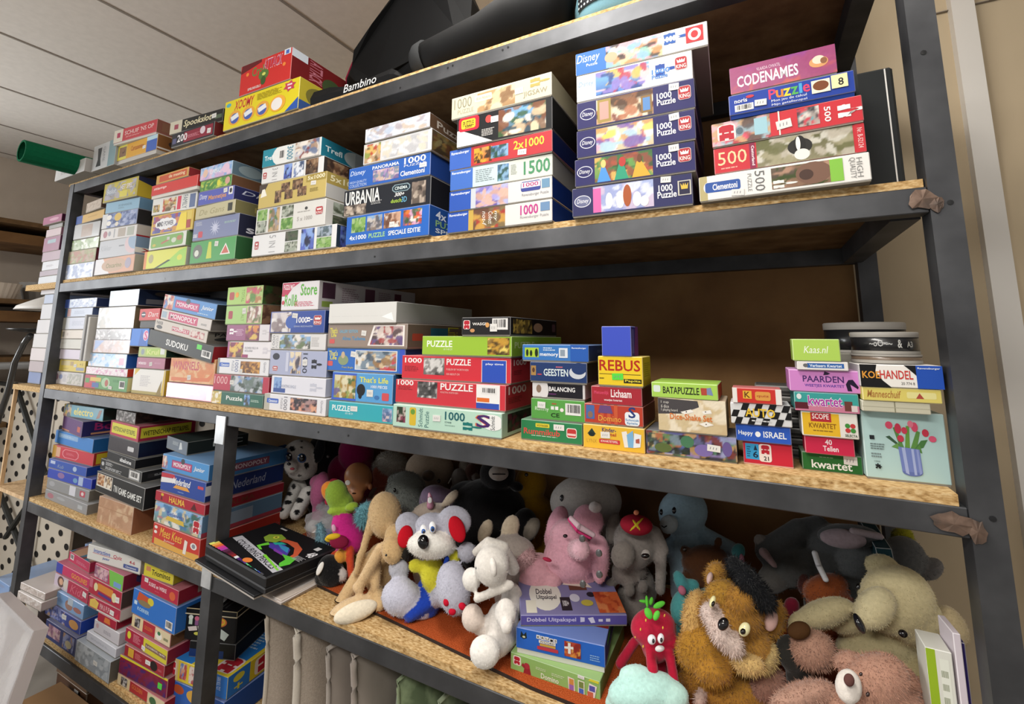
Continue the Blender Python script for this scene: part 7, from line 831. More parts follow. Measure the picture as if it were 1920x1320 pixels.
toy('plush_unicorn','grey-beige plush unicorn with small pink horn behind the mouse','plush toy',[e((-.8219,.2,1.0245),(.0398,.0288,-.0022),(.0063,-.0069,-.027),(-.0172,.023,-.0099),'aa9c90'),e((-.8506,.22,.9883),(.0475,.0348,-.0029),(.0092,-.0099,-.0371),(-.0218,.0287,-.0131),'a2948a'),e((-.7716,.22,1.0653),(.0096,.0036,-.0078),(-.0129,-.0163,-.019),(-.0065,.0094,-.0037),'b2a492'),e((-.7976,.2,1.0477),(.0118,.0083,-.0005),(.0016,-.0019,-.0074),(-.0048,.0067,-.0027),'b4aaa0'),c((-.8414,.22,.9899),0.0416,(-.8414,.22,.8679),0.0416,'aa9c90')],[('horn',[c((-.8095,.18,1.0517),0.0101,(-.8121,.18,1.073),0.0061,'b07a90'),c((-.8121,.18,1.073),0.0061,(-.8142,.18,1.0809),0.0034,'b07a90')],'gloss'),('price_label',[e((-.793,.155,1.075),(.0045,.0033,-.0002),(.0016,-.0017,-.0072),(-.0011,.0015,-.0006),'d8d8d8')],'cloth')],(3, 0.6),[])
toy('plush_cat','grey plush animal with two upright beige ears behind the hooded dog','plush toy',[e((-.5737,.2,.9754),(.0539,.0283,.0004),(.0072,-.0132,-.0355),(-.0165,.0317,-.0151),'a39890'),e((-.66,.22,1.001),(.0156,.0067,-.0057),(-.0058,-.0151,-.0262),(-.0066,.0113,-.005),'b4a48e'),e((-.5861,.22,1.0222),(.0205,.0083,-.0057),(-.0048,-.0147,-.0286),(-.0061,.0116,-.0049),'b6a690'),e((-.5484,.2,.9381),(.0465,.0235,.0007),(.007,-.0138,-.0339),(-.0141,.0284,-.0145),'9c918a'),c((-.5809,.22,.9354),0.0444,(-.5809,.22,.8704),0.0444,'a39890')],[],(3, 0.6),[])
toy('plush_pig','small pink plush animal with feathery tuft beside the pink elephant','plush toy',[e((-.5054,.2,.9356),(.0416,.0197,.0011),(.0071,-.0157,-.0369),(-.0128,.0279,-.0143),'cf9aa4'),e((-.5174,.22,.9586),(.0285,.0168,.0076),(.0078,-.004,-.0156),(-.0078,.0168,-.0081),'caa0a4'),e((-.4599,.2,.9341),(.0183,.0081,.0008),(.0033,-.0083,-.0189),(-.0056,.0133,-.0069),'cc98a2'),c((-.5149,.23,.9151),0.0311,(-.5149,.23,.8585),0.0311,'cf9aa4')],[('tuft',[e((-.5291,.19,.9677),(.019,.0043,-.01),(-.0121,-.0156,-.02),(-.008,.0165,-.008),'c09a9c')],'fur'),('bow',[e((-.4587,.16,.9975),(.0099,.0031,-.0026),(-.0009,-.0021,-.0036),(-.0022,.005,-.0024),'b0304c')],'cloth')],(3, 0.6),[])
toy('plush_elephant','pink plush elephant with drooping ears and hot pink headband','plush toy',[e((-.4354,.25,.9726),(.0623,.0251,.0033),(.0073,-.0215,-.053),(-.0159,.0419,-.0192),'d59fae'),e((-.4418,.25,1.0199),(.0411,.0166,.002),(.0046,-.0133,-.0361),(-.0108,.0282,-.0118),'d8a3b2'),e((-.4779,.27,1.0315),(.0247,.0082,-.0048),(-.0072,-.0204,-.0435),(-.0071,.0174,-.007),'d39aab'),e((-.4913,.27,.9974),(.0198,.0086,.0007),(.0038,-.0096,-.0262),(-.007,.0166,-.0071),'d39aab'),e((-.3959,.27,1.0584),(.0263,.0162,.0192),(.0252,-.0018,-.0273),(-.006,.0178,-.0067),'cc94a4'),e((-.3573,.24,.9867),(.0199,.0065,.0006),(.0019,-.0198,-.0453),(-.0069,.0219,-.0099),'d29cab'),e((-.365,.25,1.0142),(.0213,.0074,.0015),(.002,-.008,-.0204),(-.0049,.0154,-.0065),'d29cab'),c((-.4068,.21,1.0111),0.0208,(-.37,.14,1.0442),0.0205,'deb0bc'),e((-.4292,.25,.9261),(.057,.0229,.0033),(.0035,-.0104,-.0234),(-.0108,.0289,-.0144),'cb94a2'),c((-.4366,.27,.9221),0.0526,(-.4366,.27,.8779),0.0526,'d59fae')],[('headband',[c((-.42,.205,1.0761),0.0047,(-.3944,.192,1.0604),0.0057,'c83a72'),c((-.3944,.192,1.0604),0.0057,(-.369,.2,1.0497),0.0057,'c83a72')],'cloth'),('headband_trim',[c((-.411,.192,1.0842),0.0058,(-.3861,.18,1.0739),0.0068,'ccb0b8'),c((-.3861,.18,1.0739),0.0068,(-.358,.19,1.0587),0.0056,'ccb0b8')],'cloth'),('eye',[e((-.4285,.198,1.0404),(.0052,.0021,.0002),(.0005,-.0013,-.0036),(-.0012,.0032,-.0013),'1c1418')],'gloss')],(3, 0.7),[])
toy('plush_elephant','grey plush elephant wearing a red and yellow cap','plush toy',[e((-.2832,.28,1.0276),(.0495,.0137,.0047),(.003,-.0206,-.0532),(-.0092,.0384,-.0154),'7f7974'),e((-.3004,.28,.9599),(.0399,.0119,.0039),(.0022,-.0128,-.0292),(-.0065,.0255,-.0117),'7a736e'),e((-.2986,.22,1.0178),(.0259,.0079,.0023),(.002,-.011,-.0268),(-.0052,.0195,-.0084),'7d7670'),e((-.342,.3,1.0398),(.0171,.0044,-.0013),(-.0043,-.0145,-.0346),(-.0051,.018,-.0069),'76706b'),c((-.2246,.28,1.0332),0.0134,(-.2288,.27,.9405),0.0118,'8a837e'),c((-.2382,.28,1.0536),0.0159,(-.2226,.28,1.0221),0.0145,'8a837e'),e((-.294,.25,.9306),(.0136,.0042,.0014),(.001,-.0056,-.0119),(-.0024,.0094,-.0046),'6f6964'),e((-.2623,.25,.9469),(.0123,.0035,.0014),(.0008,-.006,-.0128),(-.0021,.0093,-.0045),'6f6964'),e((-.3402,.26,.9292),(.0128,.0043,.0011),(.0012,-.0052,-.0113),(-.0026,.0088,-.0043),'6a645f'),e((-.2903,.31,.903),(.0451,.0132,.0049),(.0021,-.0136,-.0286),(-.0065,.027,-.0133),'6c6661'),c((-.2895,.31,.9266),0.0391,(-.2895,.31,.8657),0.0391,'7f7974')],[('cap',[e((-.2689,.23,1.083),(.0349,.0074,-.0023),(-.003,-.0082,-.0202),(-.0065,.0275,-.0101),'9c1c30')],'cloth'),('cap_panel',[e((-.2689,.23,1.083),(.0069,.0037,.0056),(.0162,-.0021,-.0161),(-.0068,.0284,-.0105),'c9b42a')],'cloth'),('cap_panel',[e((-.2689,.23,1.083),(.0064,-.0005,-.0054),(-.0178,-.0103,-.0165),(-.0068,.0284,-.0105),'c9b42a')],'cloth'),('cap_button',[e((-.2633,.21,1.1163),(.0056,.0015,.0005),(.0002,-.0017,-.005),(-.0009,.004,-.0014),'c87a5a')],'cloth'),('eye',[e((-.244,.205,1.0346),(.0098,.0026,.001),(.0005,-.004,-.0097),(-.002,.009,-.0038),'a8a29c'),e((-.2435,.197,1.0356),(.0086,.0023,.0009),(.0002,-.0019,-.0046),(-.0012,.0054,-.0023),'121010')],'gloss')],(3, 0.7),[])
toy('plush_cat','teal plush cat with pink-lined pointed ears behind the strawberry','plush toy',[e((-.1729,.24,.9297),(.0296,.0067,.0043),(.0006,-.016,-.0322),(-.0035,.023,-.0115),'4f9a9a'),e((-.1794,.24,.981),(.0116,.0046,.0061),(.0112,-.0064,-.0179),(-.002,.0126,-.0057),'4a9094'),e((-.1604,.25,.9704),(.0192,.0039,.0028),(.0001,-.0065,-.0142),(-.0017,.0124,-.0057),'4c9698'),e((-.0654,.3,1.0407),(.0145,.0008,-0),(-.0041,-.0069,-.0175),(-.0006,.0112,-.0043),'2f6264'),e((-.1269,.27,.9273),(.0633,.0119,.0103),(-.0003,-.0168,-.0343),(-.0039,.0361,-.0177),'4a9094'),c((-.1698,.26,.9107),0.0265,(-.1698,.26,.8543),0.0265,'4f9a9a')],[('inner_ear',[e((-.173,.215,.9753),(.0066,.0026,.0035),(.0046,-.0027,-.0072),(-.0008,.0054,-.0025),'b86a80')],'cloth'),('inner_ear',[e((-.0579,.28,1.0338),(.0052,.0007,.0012),(.0005,-.0043,-.0109),(-.0003,.0056,-.0022),'6a4450')],'cloth')],(2.5, 0.6),[])
toy('plush_bear','light blue plush bear sitting against the back panel','plush toy',[e((-.1952,.42,1.0646),(.0594,.0109,.0066),(-0,-.0176,-.0534),(-.0063,.0429,-.0142),'8fa9b8'),e((-.2184,.35,1.0541),(.0218,.0047,.0024),(.0003,-.0073,-.0207),(-.0028,.0161,-.0057),'a9b4ba'),e((-.1734,.42,.9867),(.0716,.0131,.0094),(-.0001,-.0144,-.037),(-.0054,.0408,-.0159),'7f98a8'),c((-.1471,.42,1.0166),0.0216,(-.0844,.4,1.0056),0.0181,'8aa2b2'),e((-.2278,.42,.9697),(.0253,.0056,.003),(.0005,-.0105,-.0264),(-.0034,.0195,-.0078),'7a92a0'),c((-.18,.42,.9792),0.0531,(-.18,.42,.8783),0.0531,'8fa9b8')],[('eye',[e((-.2346,.348,1.08),(.0037,.0008,.0004),(.0001,-.0022,-.0067),(-.0007,.0039,-.0013),'15151a')],'gloss'),('eye',[e((-.2032,.342,1.0908),(.0048,.001,.0005),(0,-.0024,-.0072),(-.0007,.0046,-.0015),'15151a')],'gloss'),('smile',[c((-.2278,.312,1.0612),0.0012,(-.2223,.308,1.06),0.0012,'15151a'),c((-.2223,.308,1.06),0.0012,(-.2157,.306,1.0653),0.0012,'15151a')],'cloth')],(2, 0.4),[])
toy('plush_bear','dark brown plush bear slumped face down below the light blue bear','plush toy',[e((-.1375,.33,.9957),(.052,.0089,.0075),(-.0004,-.0129,-.0315),(-.0035,.0313,-.0128),'4a2c18'),e((-.1068,.33,1.0427),(.01,.0014,.0014),(-.0003,-.0038,-.0101),(-.0007,.0076,-.0028),'46290f'),e((-.1821,.33,1.0107),(.0105,.0021,.0013),(.0001,-.004,-.0102),(-.0012,.0078,-.0031),'432813'),e((-.1414,.33,.9631),(.0496,.0089,.0074),(-.0002,-.0109,-.0249),(-.0032,.0278,-.0121),'43270f'),c((-.1388,.33,.9693),0.0392,(-.1388,.33,.8658),0.0392,'4a2c18')],[('nose',[e((-.1735,.28,1.0319),(.0045,.0009,.0006),(0,-.0019,-.0049),(-.0005,.0035,-.0014),'1a0e08')],'gloss')],(2.5, 0.5),[])
toy('plush_donkey','big dark grey plush animal lying with pinkish ear flopped over','plush toy',[e((.042,.36,1.0076),(.063,.0067,.0225),(.0034,-.0135,-.0342),(.0013,.0378,-.0148),'4e4f4e'),c((-.0077,.36,1.0301),0.0273,(.0589,.39,1.0768),0.0252,'4c4e4f'),c((.0589,.39,1.0768),0.0231,(.0962,.4,1.0914),0.0207,'4a4c4e'),e((-.0007,.34,.9849),(.033,.0026,.0063),(-.0021,-.0116,-.0278),(-0,.023,-.0096),'504e4b'),e((.1608,.36,1.0486),(.0528,-.0025,.012),(-.0074,-.0184,-.054),(.0052,.0408,-.0146),'5e6060'),e((.1261,.38,1.0656),(.0578,-.0017,.0119),(-.0047,-.0128,-.0391),(.0036,.0369,-.0125),'535556'),e((.236,.38,1.0616),(.0321,-.0106,-.0136),(-.0222,-.0084,-.0365),(.0054,.0291,-.01),'5a5b5c'),e((.1386,.31,1.1082),(.0548,-.0039,.0073),(-.0043,-.0068,-.0226),(.0022,.0189,-.0061),'4f5152'),e((.2792,.38,1.0488),(.0213,.0001,.0134),(.0029,-.0067,-.0171),(.004,.0185,-.0065),'6a6868'),e((-.0231,.36,1.0527),(.0129,.001,.0021),(-.0008,-.0043,-.0121),(-.0002,.0096,-.0034),'7a7470'),c((.1122,.38,1.0095),0.0587,(.1122,.38,.8833),0.0587,'4e4f4e')],[('inner_ear',[e((.1272,.292,1.1073),(.0398,-.0035,.0024),(-.0044,-.0054,-.0177),(.0014,.0132,-.0044),'93848a')],'plush'),('inner_ear',[c((.1458,.29,1.1254),0.0073,(.1896,.3,1.1203),0.0071,'918488')],'plush'),('hoof',[c((-.0156,.31,1.046),0.0101,(.003,.3,1.0283),0.0059,'7a6464')],'plush')],(3, 0.5),[])
toy('plush_monkey','small rust-brown plush toy with long white fabric tag sticking up','plush toy',[e((.0915,.3,1.0023),(.0405,.0034,.0156),(.0018,-.0109,-.026),(.002,.0258,-.0107),'7c3e1c'),e((.1005,.3,.9799),(.0363,.0007,.0086),(-.0032,-.0107,-.0253),(.0019,.0232,-.01),'74381a'),e((.0549,.32,.9954),(.0126,.0005,.0027),(-.002,-.008,-.0196),(.0006,.0123,-.0051),'3c1a14'),c((.0918,.3,.9827),0.0327,(.0918,.3,.8599),0.0327,'7c3e1c')],[('care_label',[c((.0759,.265,1.0793),0.0055,(.0802,.26,1.0605),0.0054,'c8c8ca'),c((.0802,.26,1.0605),0.0054,(.0895,.255,1.0395),0.0053,'c8c8ca')],'flat')],(5, 1),[])
toy('plush_gorilla','large black plush gorilla with pale muzzle against the back','plush toy',[e((-.7341,.36,.9857),(.1033,.0597,-.001),(.018,-.0281,-.0945),(-.0406,.0697,-.0285),'0c0b0d'),e((-.7031,.36,1.1048),(.0467,.0261,-.0001),(.0068,-.0111,-.0473),(-.0188,.0337,-.0106),'0c0b0d'),e((-.6411,.36,1.0779),(.0192,.0082,-.0047),(-.0017,-.0052,-.0129),(-.006,.0118,-.004),'0c0b0d'),e((-.8002,.36,1.0275),(.0545,.0342,-.0012),(.0078,-.0106,-.0415),(-.0215,.0339,-.0127),'0c0b0d'),e((-.6021,.34,.9864),(.0319,.0157,.0005),(.0068,-.0138,-.0414),(-.0127,.0262,-.0109),'0c0b0d'),e((-.7237,.36,.8928),(.1077,.0613,-.0011),(.0108,-.0174,-.0491),(-.0317,.0553,-.0266),'0c0b0d'),e((-.5715,.32,.9889),(.0164,.0051,-.0061),(-.0091,-.0151,-.026),(-.0077,.0164,-.0069),'8a8174'),c((-.7241,.36,.9217),0.1013,(-.7241,.36,.9217),0.1013,'0c0b0d')],[('muzzle',[e((-.6718,.31,1.1223),(.0251,.0139,-0),(.0028,-.0047,-.02),(-.0117,.0211,-.0066),'8f8780')],'plush'),('mouth',[c((-.6749,.282,1.1258),0.0017,(-.6361,.282,1.1309),0.0017,'1a1616')],'cloth')],(2, 0.3),[])
toy('plush_rabbit','round white plush rabbit head with oval eye and ball nose at the back','plush toy',[e((-.4398,.38,1.0633),(.0916,.0331,.0049),(.0056,-.02,-.0644),(-.0199,.058,-.0198),'b0aca8'),e((-.4384,.38,.969),(.0731,.0269,.0045),(.0063,-.0219,-.0579),(-.0165,.0482,-.02),'a6a29e'),c((-.4382,.38,.9824),0.0666,(-.4382,.38,.8904),0.0666,'b0aca8')],[('eye',[e((-.4841,.32,1.0815),(.0059,.0024,.0002),(.0009,-.0025,-.0085),(-.0021,.0053,-.0018),'3a3c40')],'gloss'),('nose',[e((-.3792,.275,1.0893),(.0159,.0055,.001),(.0011,-.0043,-.0134),(-.0035,.0109,-.0038),'b8b0ae')],'plush')],(2, 0.4),[])
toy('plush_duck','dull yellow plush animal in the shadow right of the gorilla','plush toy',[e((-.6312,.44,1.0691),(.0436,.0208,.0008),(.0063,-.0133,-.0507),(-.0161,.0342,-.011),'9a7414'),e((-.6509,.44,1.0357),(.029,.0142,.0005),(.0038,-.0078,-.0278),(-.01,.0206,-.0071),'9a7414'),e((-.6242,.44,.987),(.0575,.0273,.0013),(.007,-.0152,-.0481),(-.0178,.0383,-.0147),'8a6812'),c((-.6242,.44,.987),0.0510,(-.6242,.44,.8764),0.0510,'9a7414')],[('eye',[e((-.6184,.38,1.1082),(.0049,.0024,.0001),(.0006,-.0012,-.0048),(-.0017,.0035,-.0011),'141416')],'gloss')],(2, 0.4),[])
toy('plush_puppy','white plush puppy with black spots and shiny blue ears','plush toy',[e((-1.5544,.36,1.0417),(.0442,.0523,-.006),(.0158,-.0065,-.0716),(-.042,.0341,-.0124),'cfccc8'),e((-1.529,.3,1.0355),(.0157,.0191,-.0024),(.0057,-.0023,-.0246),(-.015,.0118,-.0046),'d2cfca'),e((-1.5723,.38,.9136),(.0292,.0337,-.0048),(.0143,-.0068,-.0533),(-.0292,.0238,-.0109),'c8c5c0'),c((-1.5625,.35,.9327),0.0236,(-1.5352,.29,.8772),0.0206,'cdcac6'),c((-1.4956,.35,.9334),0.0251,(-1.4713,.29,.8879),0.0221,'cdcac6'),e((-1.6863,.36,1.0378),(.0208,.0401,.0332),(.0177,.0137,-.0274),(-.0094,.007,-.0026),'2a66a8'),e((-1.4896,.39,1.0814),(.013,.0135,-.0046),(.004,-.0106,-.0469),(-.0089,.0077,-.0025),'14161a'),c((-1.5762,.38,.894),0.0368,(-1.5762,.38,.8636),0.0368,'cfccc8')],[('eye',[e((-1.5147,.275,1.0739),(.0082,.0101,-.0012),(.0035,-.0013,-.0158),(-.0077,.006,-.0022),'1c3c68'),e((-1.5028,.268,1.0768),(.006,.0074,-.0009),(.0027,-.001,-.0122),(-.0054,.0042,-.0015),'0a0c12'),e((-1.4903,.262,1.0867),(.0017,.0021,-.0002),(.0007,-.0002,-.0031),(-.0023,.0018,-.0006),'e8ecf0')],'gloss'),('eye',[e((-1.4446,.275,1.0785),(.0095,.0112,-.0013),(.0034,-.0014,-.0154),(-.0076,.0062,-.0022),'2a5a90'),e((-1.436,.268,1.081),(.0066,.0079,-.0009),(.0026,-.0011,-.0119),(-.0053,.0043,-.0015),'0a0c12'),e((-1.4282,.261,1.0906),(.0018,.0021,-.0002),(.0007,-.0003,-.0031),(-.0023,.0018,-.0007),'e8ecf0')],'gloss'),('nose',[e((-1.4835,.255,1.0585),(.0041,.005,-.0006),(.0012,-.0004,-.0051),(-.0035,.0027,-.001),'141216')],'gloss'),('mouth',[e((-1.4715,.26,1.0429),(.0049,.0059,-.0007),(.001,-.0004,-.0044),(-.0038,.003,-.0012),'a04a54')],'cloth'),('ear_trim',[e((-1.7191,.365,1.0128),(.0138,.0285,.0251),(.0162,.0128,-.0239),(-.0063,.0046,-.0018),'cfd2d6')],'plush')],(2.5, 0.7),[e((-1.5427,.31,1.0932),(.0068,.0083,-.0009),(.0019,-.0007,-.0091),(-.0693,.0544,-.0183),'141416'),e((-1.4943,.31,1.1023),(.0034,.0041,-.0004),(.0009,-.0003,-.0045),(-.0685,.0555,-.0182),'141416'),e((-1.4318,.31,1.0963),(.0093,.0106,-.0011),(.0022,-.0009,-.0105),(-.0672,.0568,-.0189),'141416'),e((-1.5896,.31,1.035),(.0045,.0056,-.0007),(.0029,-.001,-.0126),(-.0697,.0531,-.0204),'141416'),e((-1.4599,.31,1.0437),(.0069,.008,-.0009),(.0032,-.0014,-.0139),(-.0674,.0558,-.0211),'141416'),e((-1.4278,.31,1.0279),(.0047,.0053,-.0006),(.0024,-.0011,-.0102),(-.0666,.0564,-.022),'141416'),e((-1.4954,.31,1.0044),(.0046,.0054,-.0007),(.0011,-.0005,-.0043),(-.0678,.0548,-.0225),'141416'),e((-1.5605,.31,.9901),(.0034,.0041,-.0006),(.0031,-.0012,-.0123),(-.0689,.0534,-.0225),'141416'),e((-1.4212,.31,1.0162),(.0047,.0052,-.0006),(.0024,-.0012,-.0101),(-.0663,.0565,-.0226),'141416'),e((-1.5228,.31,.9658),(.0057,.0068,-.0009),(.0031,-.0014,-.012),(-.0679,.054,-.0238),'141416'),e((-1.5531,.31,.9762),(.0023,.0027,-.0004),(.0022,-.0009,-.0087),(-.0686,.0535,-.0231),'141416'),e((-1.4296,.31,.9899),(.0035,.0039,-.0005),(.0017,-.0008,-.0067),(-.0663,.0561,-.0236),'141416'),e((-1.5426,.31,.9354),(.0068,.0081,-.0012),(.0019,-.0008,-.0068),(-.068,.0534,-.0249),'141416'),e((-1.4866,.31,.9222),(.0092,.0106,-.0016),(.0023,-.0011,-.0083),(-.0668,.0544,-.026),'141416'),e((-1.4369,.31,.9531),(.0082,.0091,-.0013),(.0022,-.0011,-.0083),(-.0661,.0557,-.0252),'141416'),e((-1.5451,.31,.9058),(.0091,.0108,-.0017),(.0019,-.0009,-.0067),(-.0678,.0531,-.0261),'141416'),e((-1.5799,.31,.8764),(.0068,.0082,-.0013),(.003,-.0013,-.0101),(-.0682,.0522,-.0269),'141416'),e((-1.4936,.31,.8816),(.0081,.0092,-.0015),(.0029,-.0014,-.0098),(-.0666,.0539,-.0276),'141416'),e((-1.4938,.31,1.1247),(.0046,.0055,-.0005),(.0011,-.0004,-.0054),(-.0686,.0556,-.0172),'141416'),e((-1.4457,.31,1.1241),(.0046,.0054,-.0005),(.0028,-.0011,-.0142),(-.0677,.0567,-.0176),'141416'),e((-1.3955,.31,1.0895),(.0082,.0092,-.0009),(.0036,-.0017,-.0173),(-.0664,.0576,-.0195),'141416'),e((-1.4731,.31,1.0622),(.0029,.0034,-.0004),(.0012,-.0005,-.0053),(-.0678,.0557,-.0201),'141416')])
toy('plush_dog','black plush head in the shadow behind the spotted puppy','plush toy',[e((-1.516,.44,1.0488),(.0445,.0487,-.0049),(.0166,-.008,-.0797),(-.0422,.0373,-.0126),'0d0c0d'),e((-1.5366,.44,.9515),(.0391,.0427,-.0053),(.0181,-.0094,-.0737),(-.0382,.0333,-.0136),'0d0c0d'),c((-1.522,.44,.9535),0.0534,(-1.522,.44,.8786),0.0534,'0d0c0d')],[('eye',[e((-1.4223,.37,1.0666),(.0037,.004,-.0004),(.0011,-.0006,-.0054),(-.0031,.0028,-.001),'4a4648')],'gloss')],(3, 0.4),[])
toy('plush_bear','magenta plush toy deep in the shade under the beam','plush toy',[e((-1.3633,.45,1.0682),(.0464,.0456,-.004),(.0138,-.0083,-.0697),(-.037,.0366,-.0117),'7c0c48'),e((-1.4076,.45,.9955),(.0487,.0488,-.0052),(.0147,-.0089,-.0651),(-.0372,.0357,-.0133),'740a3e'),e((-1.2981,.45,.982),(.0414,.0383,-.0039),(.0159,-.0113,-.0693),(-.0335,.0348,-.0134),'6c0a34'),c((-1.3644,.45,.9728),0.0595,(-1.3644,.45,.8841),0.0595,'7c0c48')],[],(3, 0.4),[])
toy('plush_pig','faded pink plush toy squeezed between the spotted puppy and the parrot','plush toy',[e((-1.3731,.3,.9777),(.021,.0198,-.0099),(.0037,-.0196,-.0549),(-.0251,.022,-.0096),'a85a80'),e((-1.3659,.29,.9434),(.0113,.0151,.0045),(.0145,.0036,-.0279),(-.0143,.0125,-.0058),'9c96a0'),e((-1.3982,.32,.9918),(.0237,.0259,-.0033),(.0067,-.0035,-.0267),(-.0179,.0156,-.0065),'a0557a'),c((-1.3704,.3,.9485),0.0236,(-1.3704,.3,.8518),0.0236,'a85a80')],[],(2, 0.4),[])
toy('baby_doll','bald plastic baby doll tilted forward with a white price sticker','doll',[e((-1.2366,.34,1.0267),(.0339,.0325,-.0034),(.0108,-.0072,-.047),(-.0255,.0256,-.0098),'b07850'),e((-1.2323,.32,.9811),(.0234,.0225,-.0026),(.0087,-.0058,-.0344),(-.0182,.018,-.0077),'ac744e'),e((-1.1814,.34,1.0053),(.0064,.0058,-.0006),(.003,-.0022,-.0126),(-.0056,.0059,-.0024),'a86e4a'),e((-1.2407,.295,.9867),(.006,.0059,-.0007),(.002,-.0013,-.0077),(-.0044,.0043,-.0018),'a86e4a'),e((-1.2391,.37,.9144),(.0336,.031,-.0038),(.011,-.008,-.0407),(-.023,.0235,-.0109),'9a6a70'),c((-1.2385,.37,.9059),0.0373,(-1.2385,.37,.8641),0.0373,'b07850')],[('price_label',[e((-1.2125,.27,1.0307),(.0061,.0051,-.0032),(-.0003,-.0031,-.007),(-.0014,.0013,-.0005),'d8d4d0')],'flat'),('eye',[e((-1.1767,.265,1.0045),(.0047,.0045,-.0005),(.0006,-.0004,-.0024),(-.0024,.0024,-.001),'3a2418')],'cloth'),('eye',[e((-1.2235,.275,1.0096),(.0035,.0035,-.0004),(.0006,-.0004,-.0025),(-.002,.002,-.0008),'3a2418')],'cloth')],None,[])
toy('rag_doll','doll with grey-white curly wig lying at the back','doll',[e((-1.2266,.46,1.0114),(.0339,.0296,-.0026),(.0081,-.0063,-.0379),(-.0213,.0236,-.0085),'8a4a3a'),e((-1.2399,.46,.9783),(.031,.0272,-.0026),(.007,-.0054,-.0307),(-.0185,.0203,-.0078),'80443a'),e((-1.2271,.46,.9345),(.0423,.0366,-.0037),(.0105,-.0085,-.0432),(-.0253,.028,-.0117),'6a5a54'),c((-1.2221,.46,.9353),0.0467,(-1.2221,.46,.8725),0.0467,'8a4a3a')],[('hair',[e((-1.1849,.45,1.0556),(.0435,.0329,-.0161),(-.0008,-.0115,-.0328),(-.032,.0365,-.012),'a09c94'),e((-1.2488,.455,1.0318),(.0196,.0176,-.0015),(.0051,-.0038,-.0244),(-.0132,.0143,-.005),'a09c94'),e((-1.1527,.46,1.0284),(.0172,.0142,-.0011),(.0055,-.0047,-.0271),(-.0123,.0145,-.005),'98948c')],'fur')],None,[])
toy('plush_koala','grey furry plush koala with pale face in profile','plush toy',[e((-.9928,.3,1.0273),(.048,.0384,-.0033),(.0129,-.0119,-.0574),(-.0289,.035,-.0138),'6f7470'),e((-1.0371,.3,1.0525),(.0201,.0168,-.0015),(.0045,-.0038,-.0207),(-.0117,.0136,-.0051),'7a807c'),e((-1.0265,.28,1.0246),(.0197,.0165,-.0016),(.0057,-.0049,-.0244),(-.0125,.0144,-.0058),'8e908a'),e((-.9587,.32,.9755),(.0387,.0294,-.0025),(.0133,-.0135,-.0557),(-.0246,.0312,-.0134),'5e625e'),c((-.9907,.32,.986),0.0468,(-.9907,.32,.8726),0.0468,'6f7470')],[('eye',[e((-.9862,.238,1.0496),(.0036,.003,-.0003),(.0014,-.0012,-.0062),(-.0027,.0032,-.0012),'0c0c0c')],'gloss')],(7, 1.2),[])
toy('plush_bear','large cream plush head with brown nose under the beam','plush toy',[e((-1.0262,.46,1.0519),(.067,.0496,-.0029),(.0115,-.0118,-.0622),(-.0336,.0445,-.0147),'a39280'),e((-1.0228,.46,.9657),(.058,.0425,-.003),(.0135,-.0144,-.0627),(-.0308,.0409,-.0161),'93846f'),e((-1.1587,.49,1.0279),(.0205,.0167,-.0012),(.0068,-.006,-.0345),(-.015,.018,-.0061),'9a8a76'),c((-1.0228,.46,.9657),0.0652,(-1.0228,.46,.8892),0.0652,'a39280')],[('nose',[e((-.9677,.375,1.0595),(.0177,.0132,-.0008),(.0032,-.0033,-.0167),(-.0117,.0154,-.0053),'4c3c30')],'plush'),('eye',[e((-.9322,.385,1.0456),(.0041,.0029,-.0002),(.0012,-.0013,-.006),(-.0025,.0034,-.0012),'1a1512')],'gloss')],(2.5, 0.4),[])
toy('plush_mouse','small grey plush toy with white tag edge beside the gorilla','plush toy',[e((-.8781,.42,1.0525),(.0214,.0141,-.0006),(.0053,-.0067,-.0302),(-.0119,.0178,-.006),'6a6460'),e((-.8748,.42,1.0075),(.0285,.0186,-.0008),(.0068,-.0087,-.0354),(-.0146,.0221,-.0082),'625c58'),c((-.8748,.42,1.0075),0.0291,(-.8748,.42,.8567),0.0291,'6a6460')],[('care_label',[c((-.8885,.39,1.0585),0.0019,(-.8983,.39,1.0427),0.0019,'b8b6b0')],'flat')],(2.5, 0.5),[])
toy('plush_beaver','white and brown plush toy half hidden beneath the beam','plush toy',[e((-.9084,.5,1.0647),(.0183,.0117,-.0004),(.0052,-.0067,-.0324),(-.0113,.0175,-.0054),'7e766c'),e((-.8739,.49,1.056),(.0181,.0113,-.0003),(.0046,-.0062,-.0285),(-.0102,.0162,-.0052),'4c3026'),e((-.8507,.48,1.0447),(.012,.0073,-.0002),(.002,-.0028,-.0124),(-.0053,.0086,-.0028),'7a7068'),e((-.8895,.5,.9919),(.0364,.0228,-.0008),(.0068,-.0092,-.0373),(-.0164,.0258,-.0094),'6a5c52'),c((-.8895,.5,.9919),0.0375,(-.8895,.5,.8642),0.0375,'7e766c')],[],(2.5, 0.4),[])
toy('plush_octopus','dusky purple plush hood hanging behind the unicorn horn','plush toy',[e((-.8607,.27,1.0433),(.035,.0251,-.0016),(.0063,-.0069,-.0295),(-.0163,.0222,-.0087),'72627a'),e((-.8946,.27,1.0159),(.0143,.0115,.0014),(.0114,-.0045,-.032),(-.0118,.0155,-.0064),'6a5a72'),e((-.833,.29,1.0346),(.0204,.014,-.0008),(.0055,-.0066,-.0267),(-.0113,.0161,-.0063),'6e5e76'),c((-.8821,.29,1.0046),0.0357,(-.8821,.29,.8626),0.0357,'72627a')],[],(2, 0.4),[])
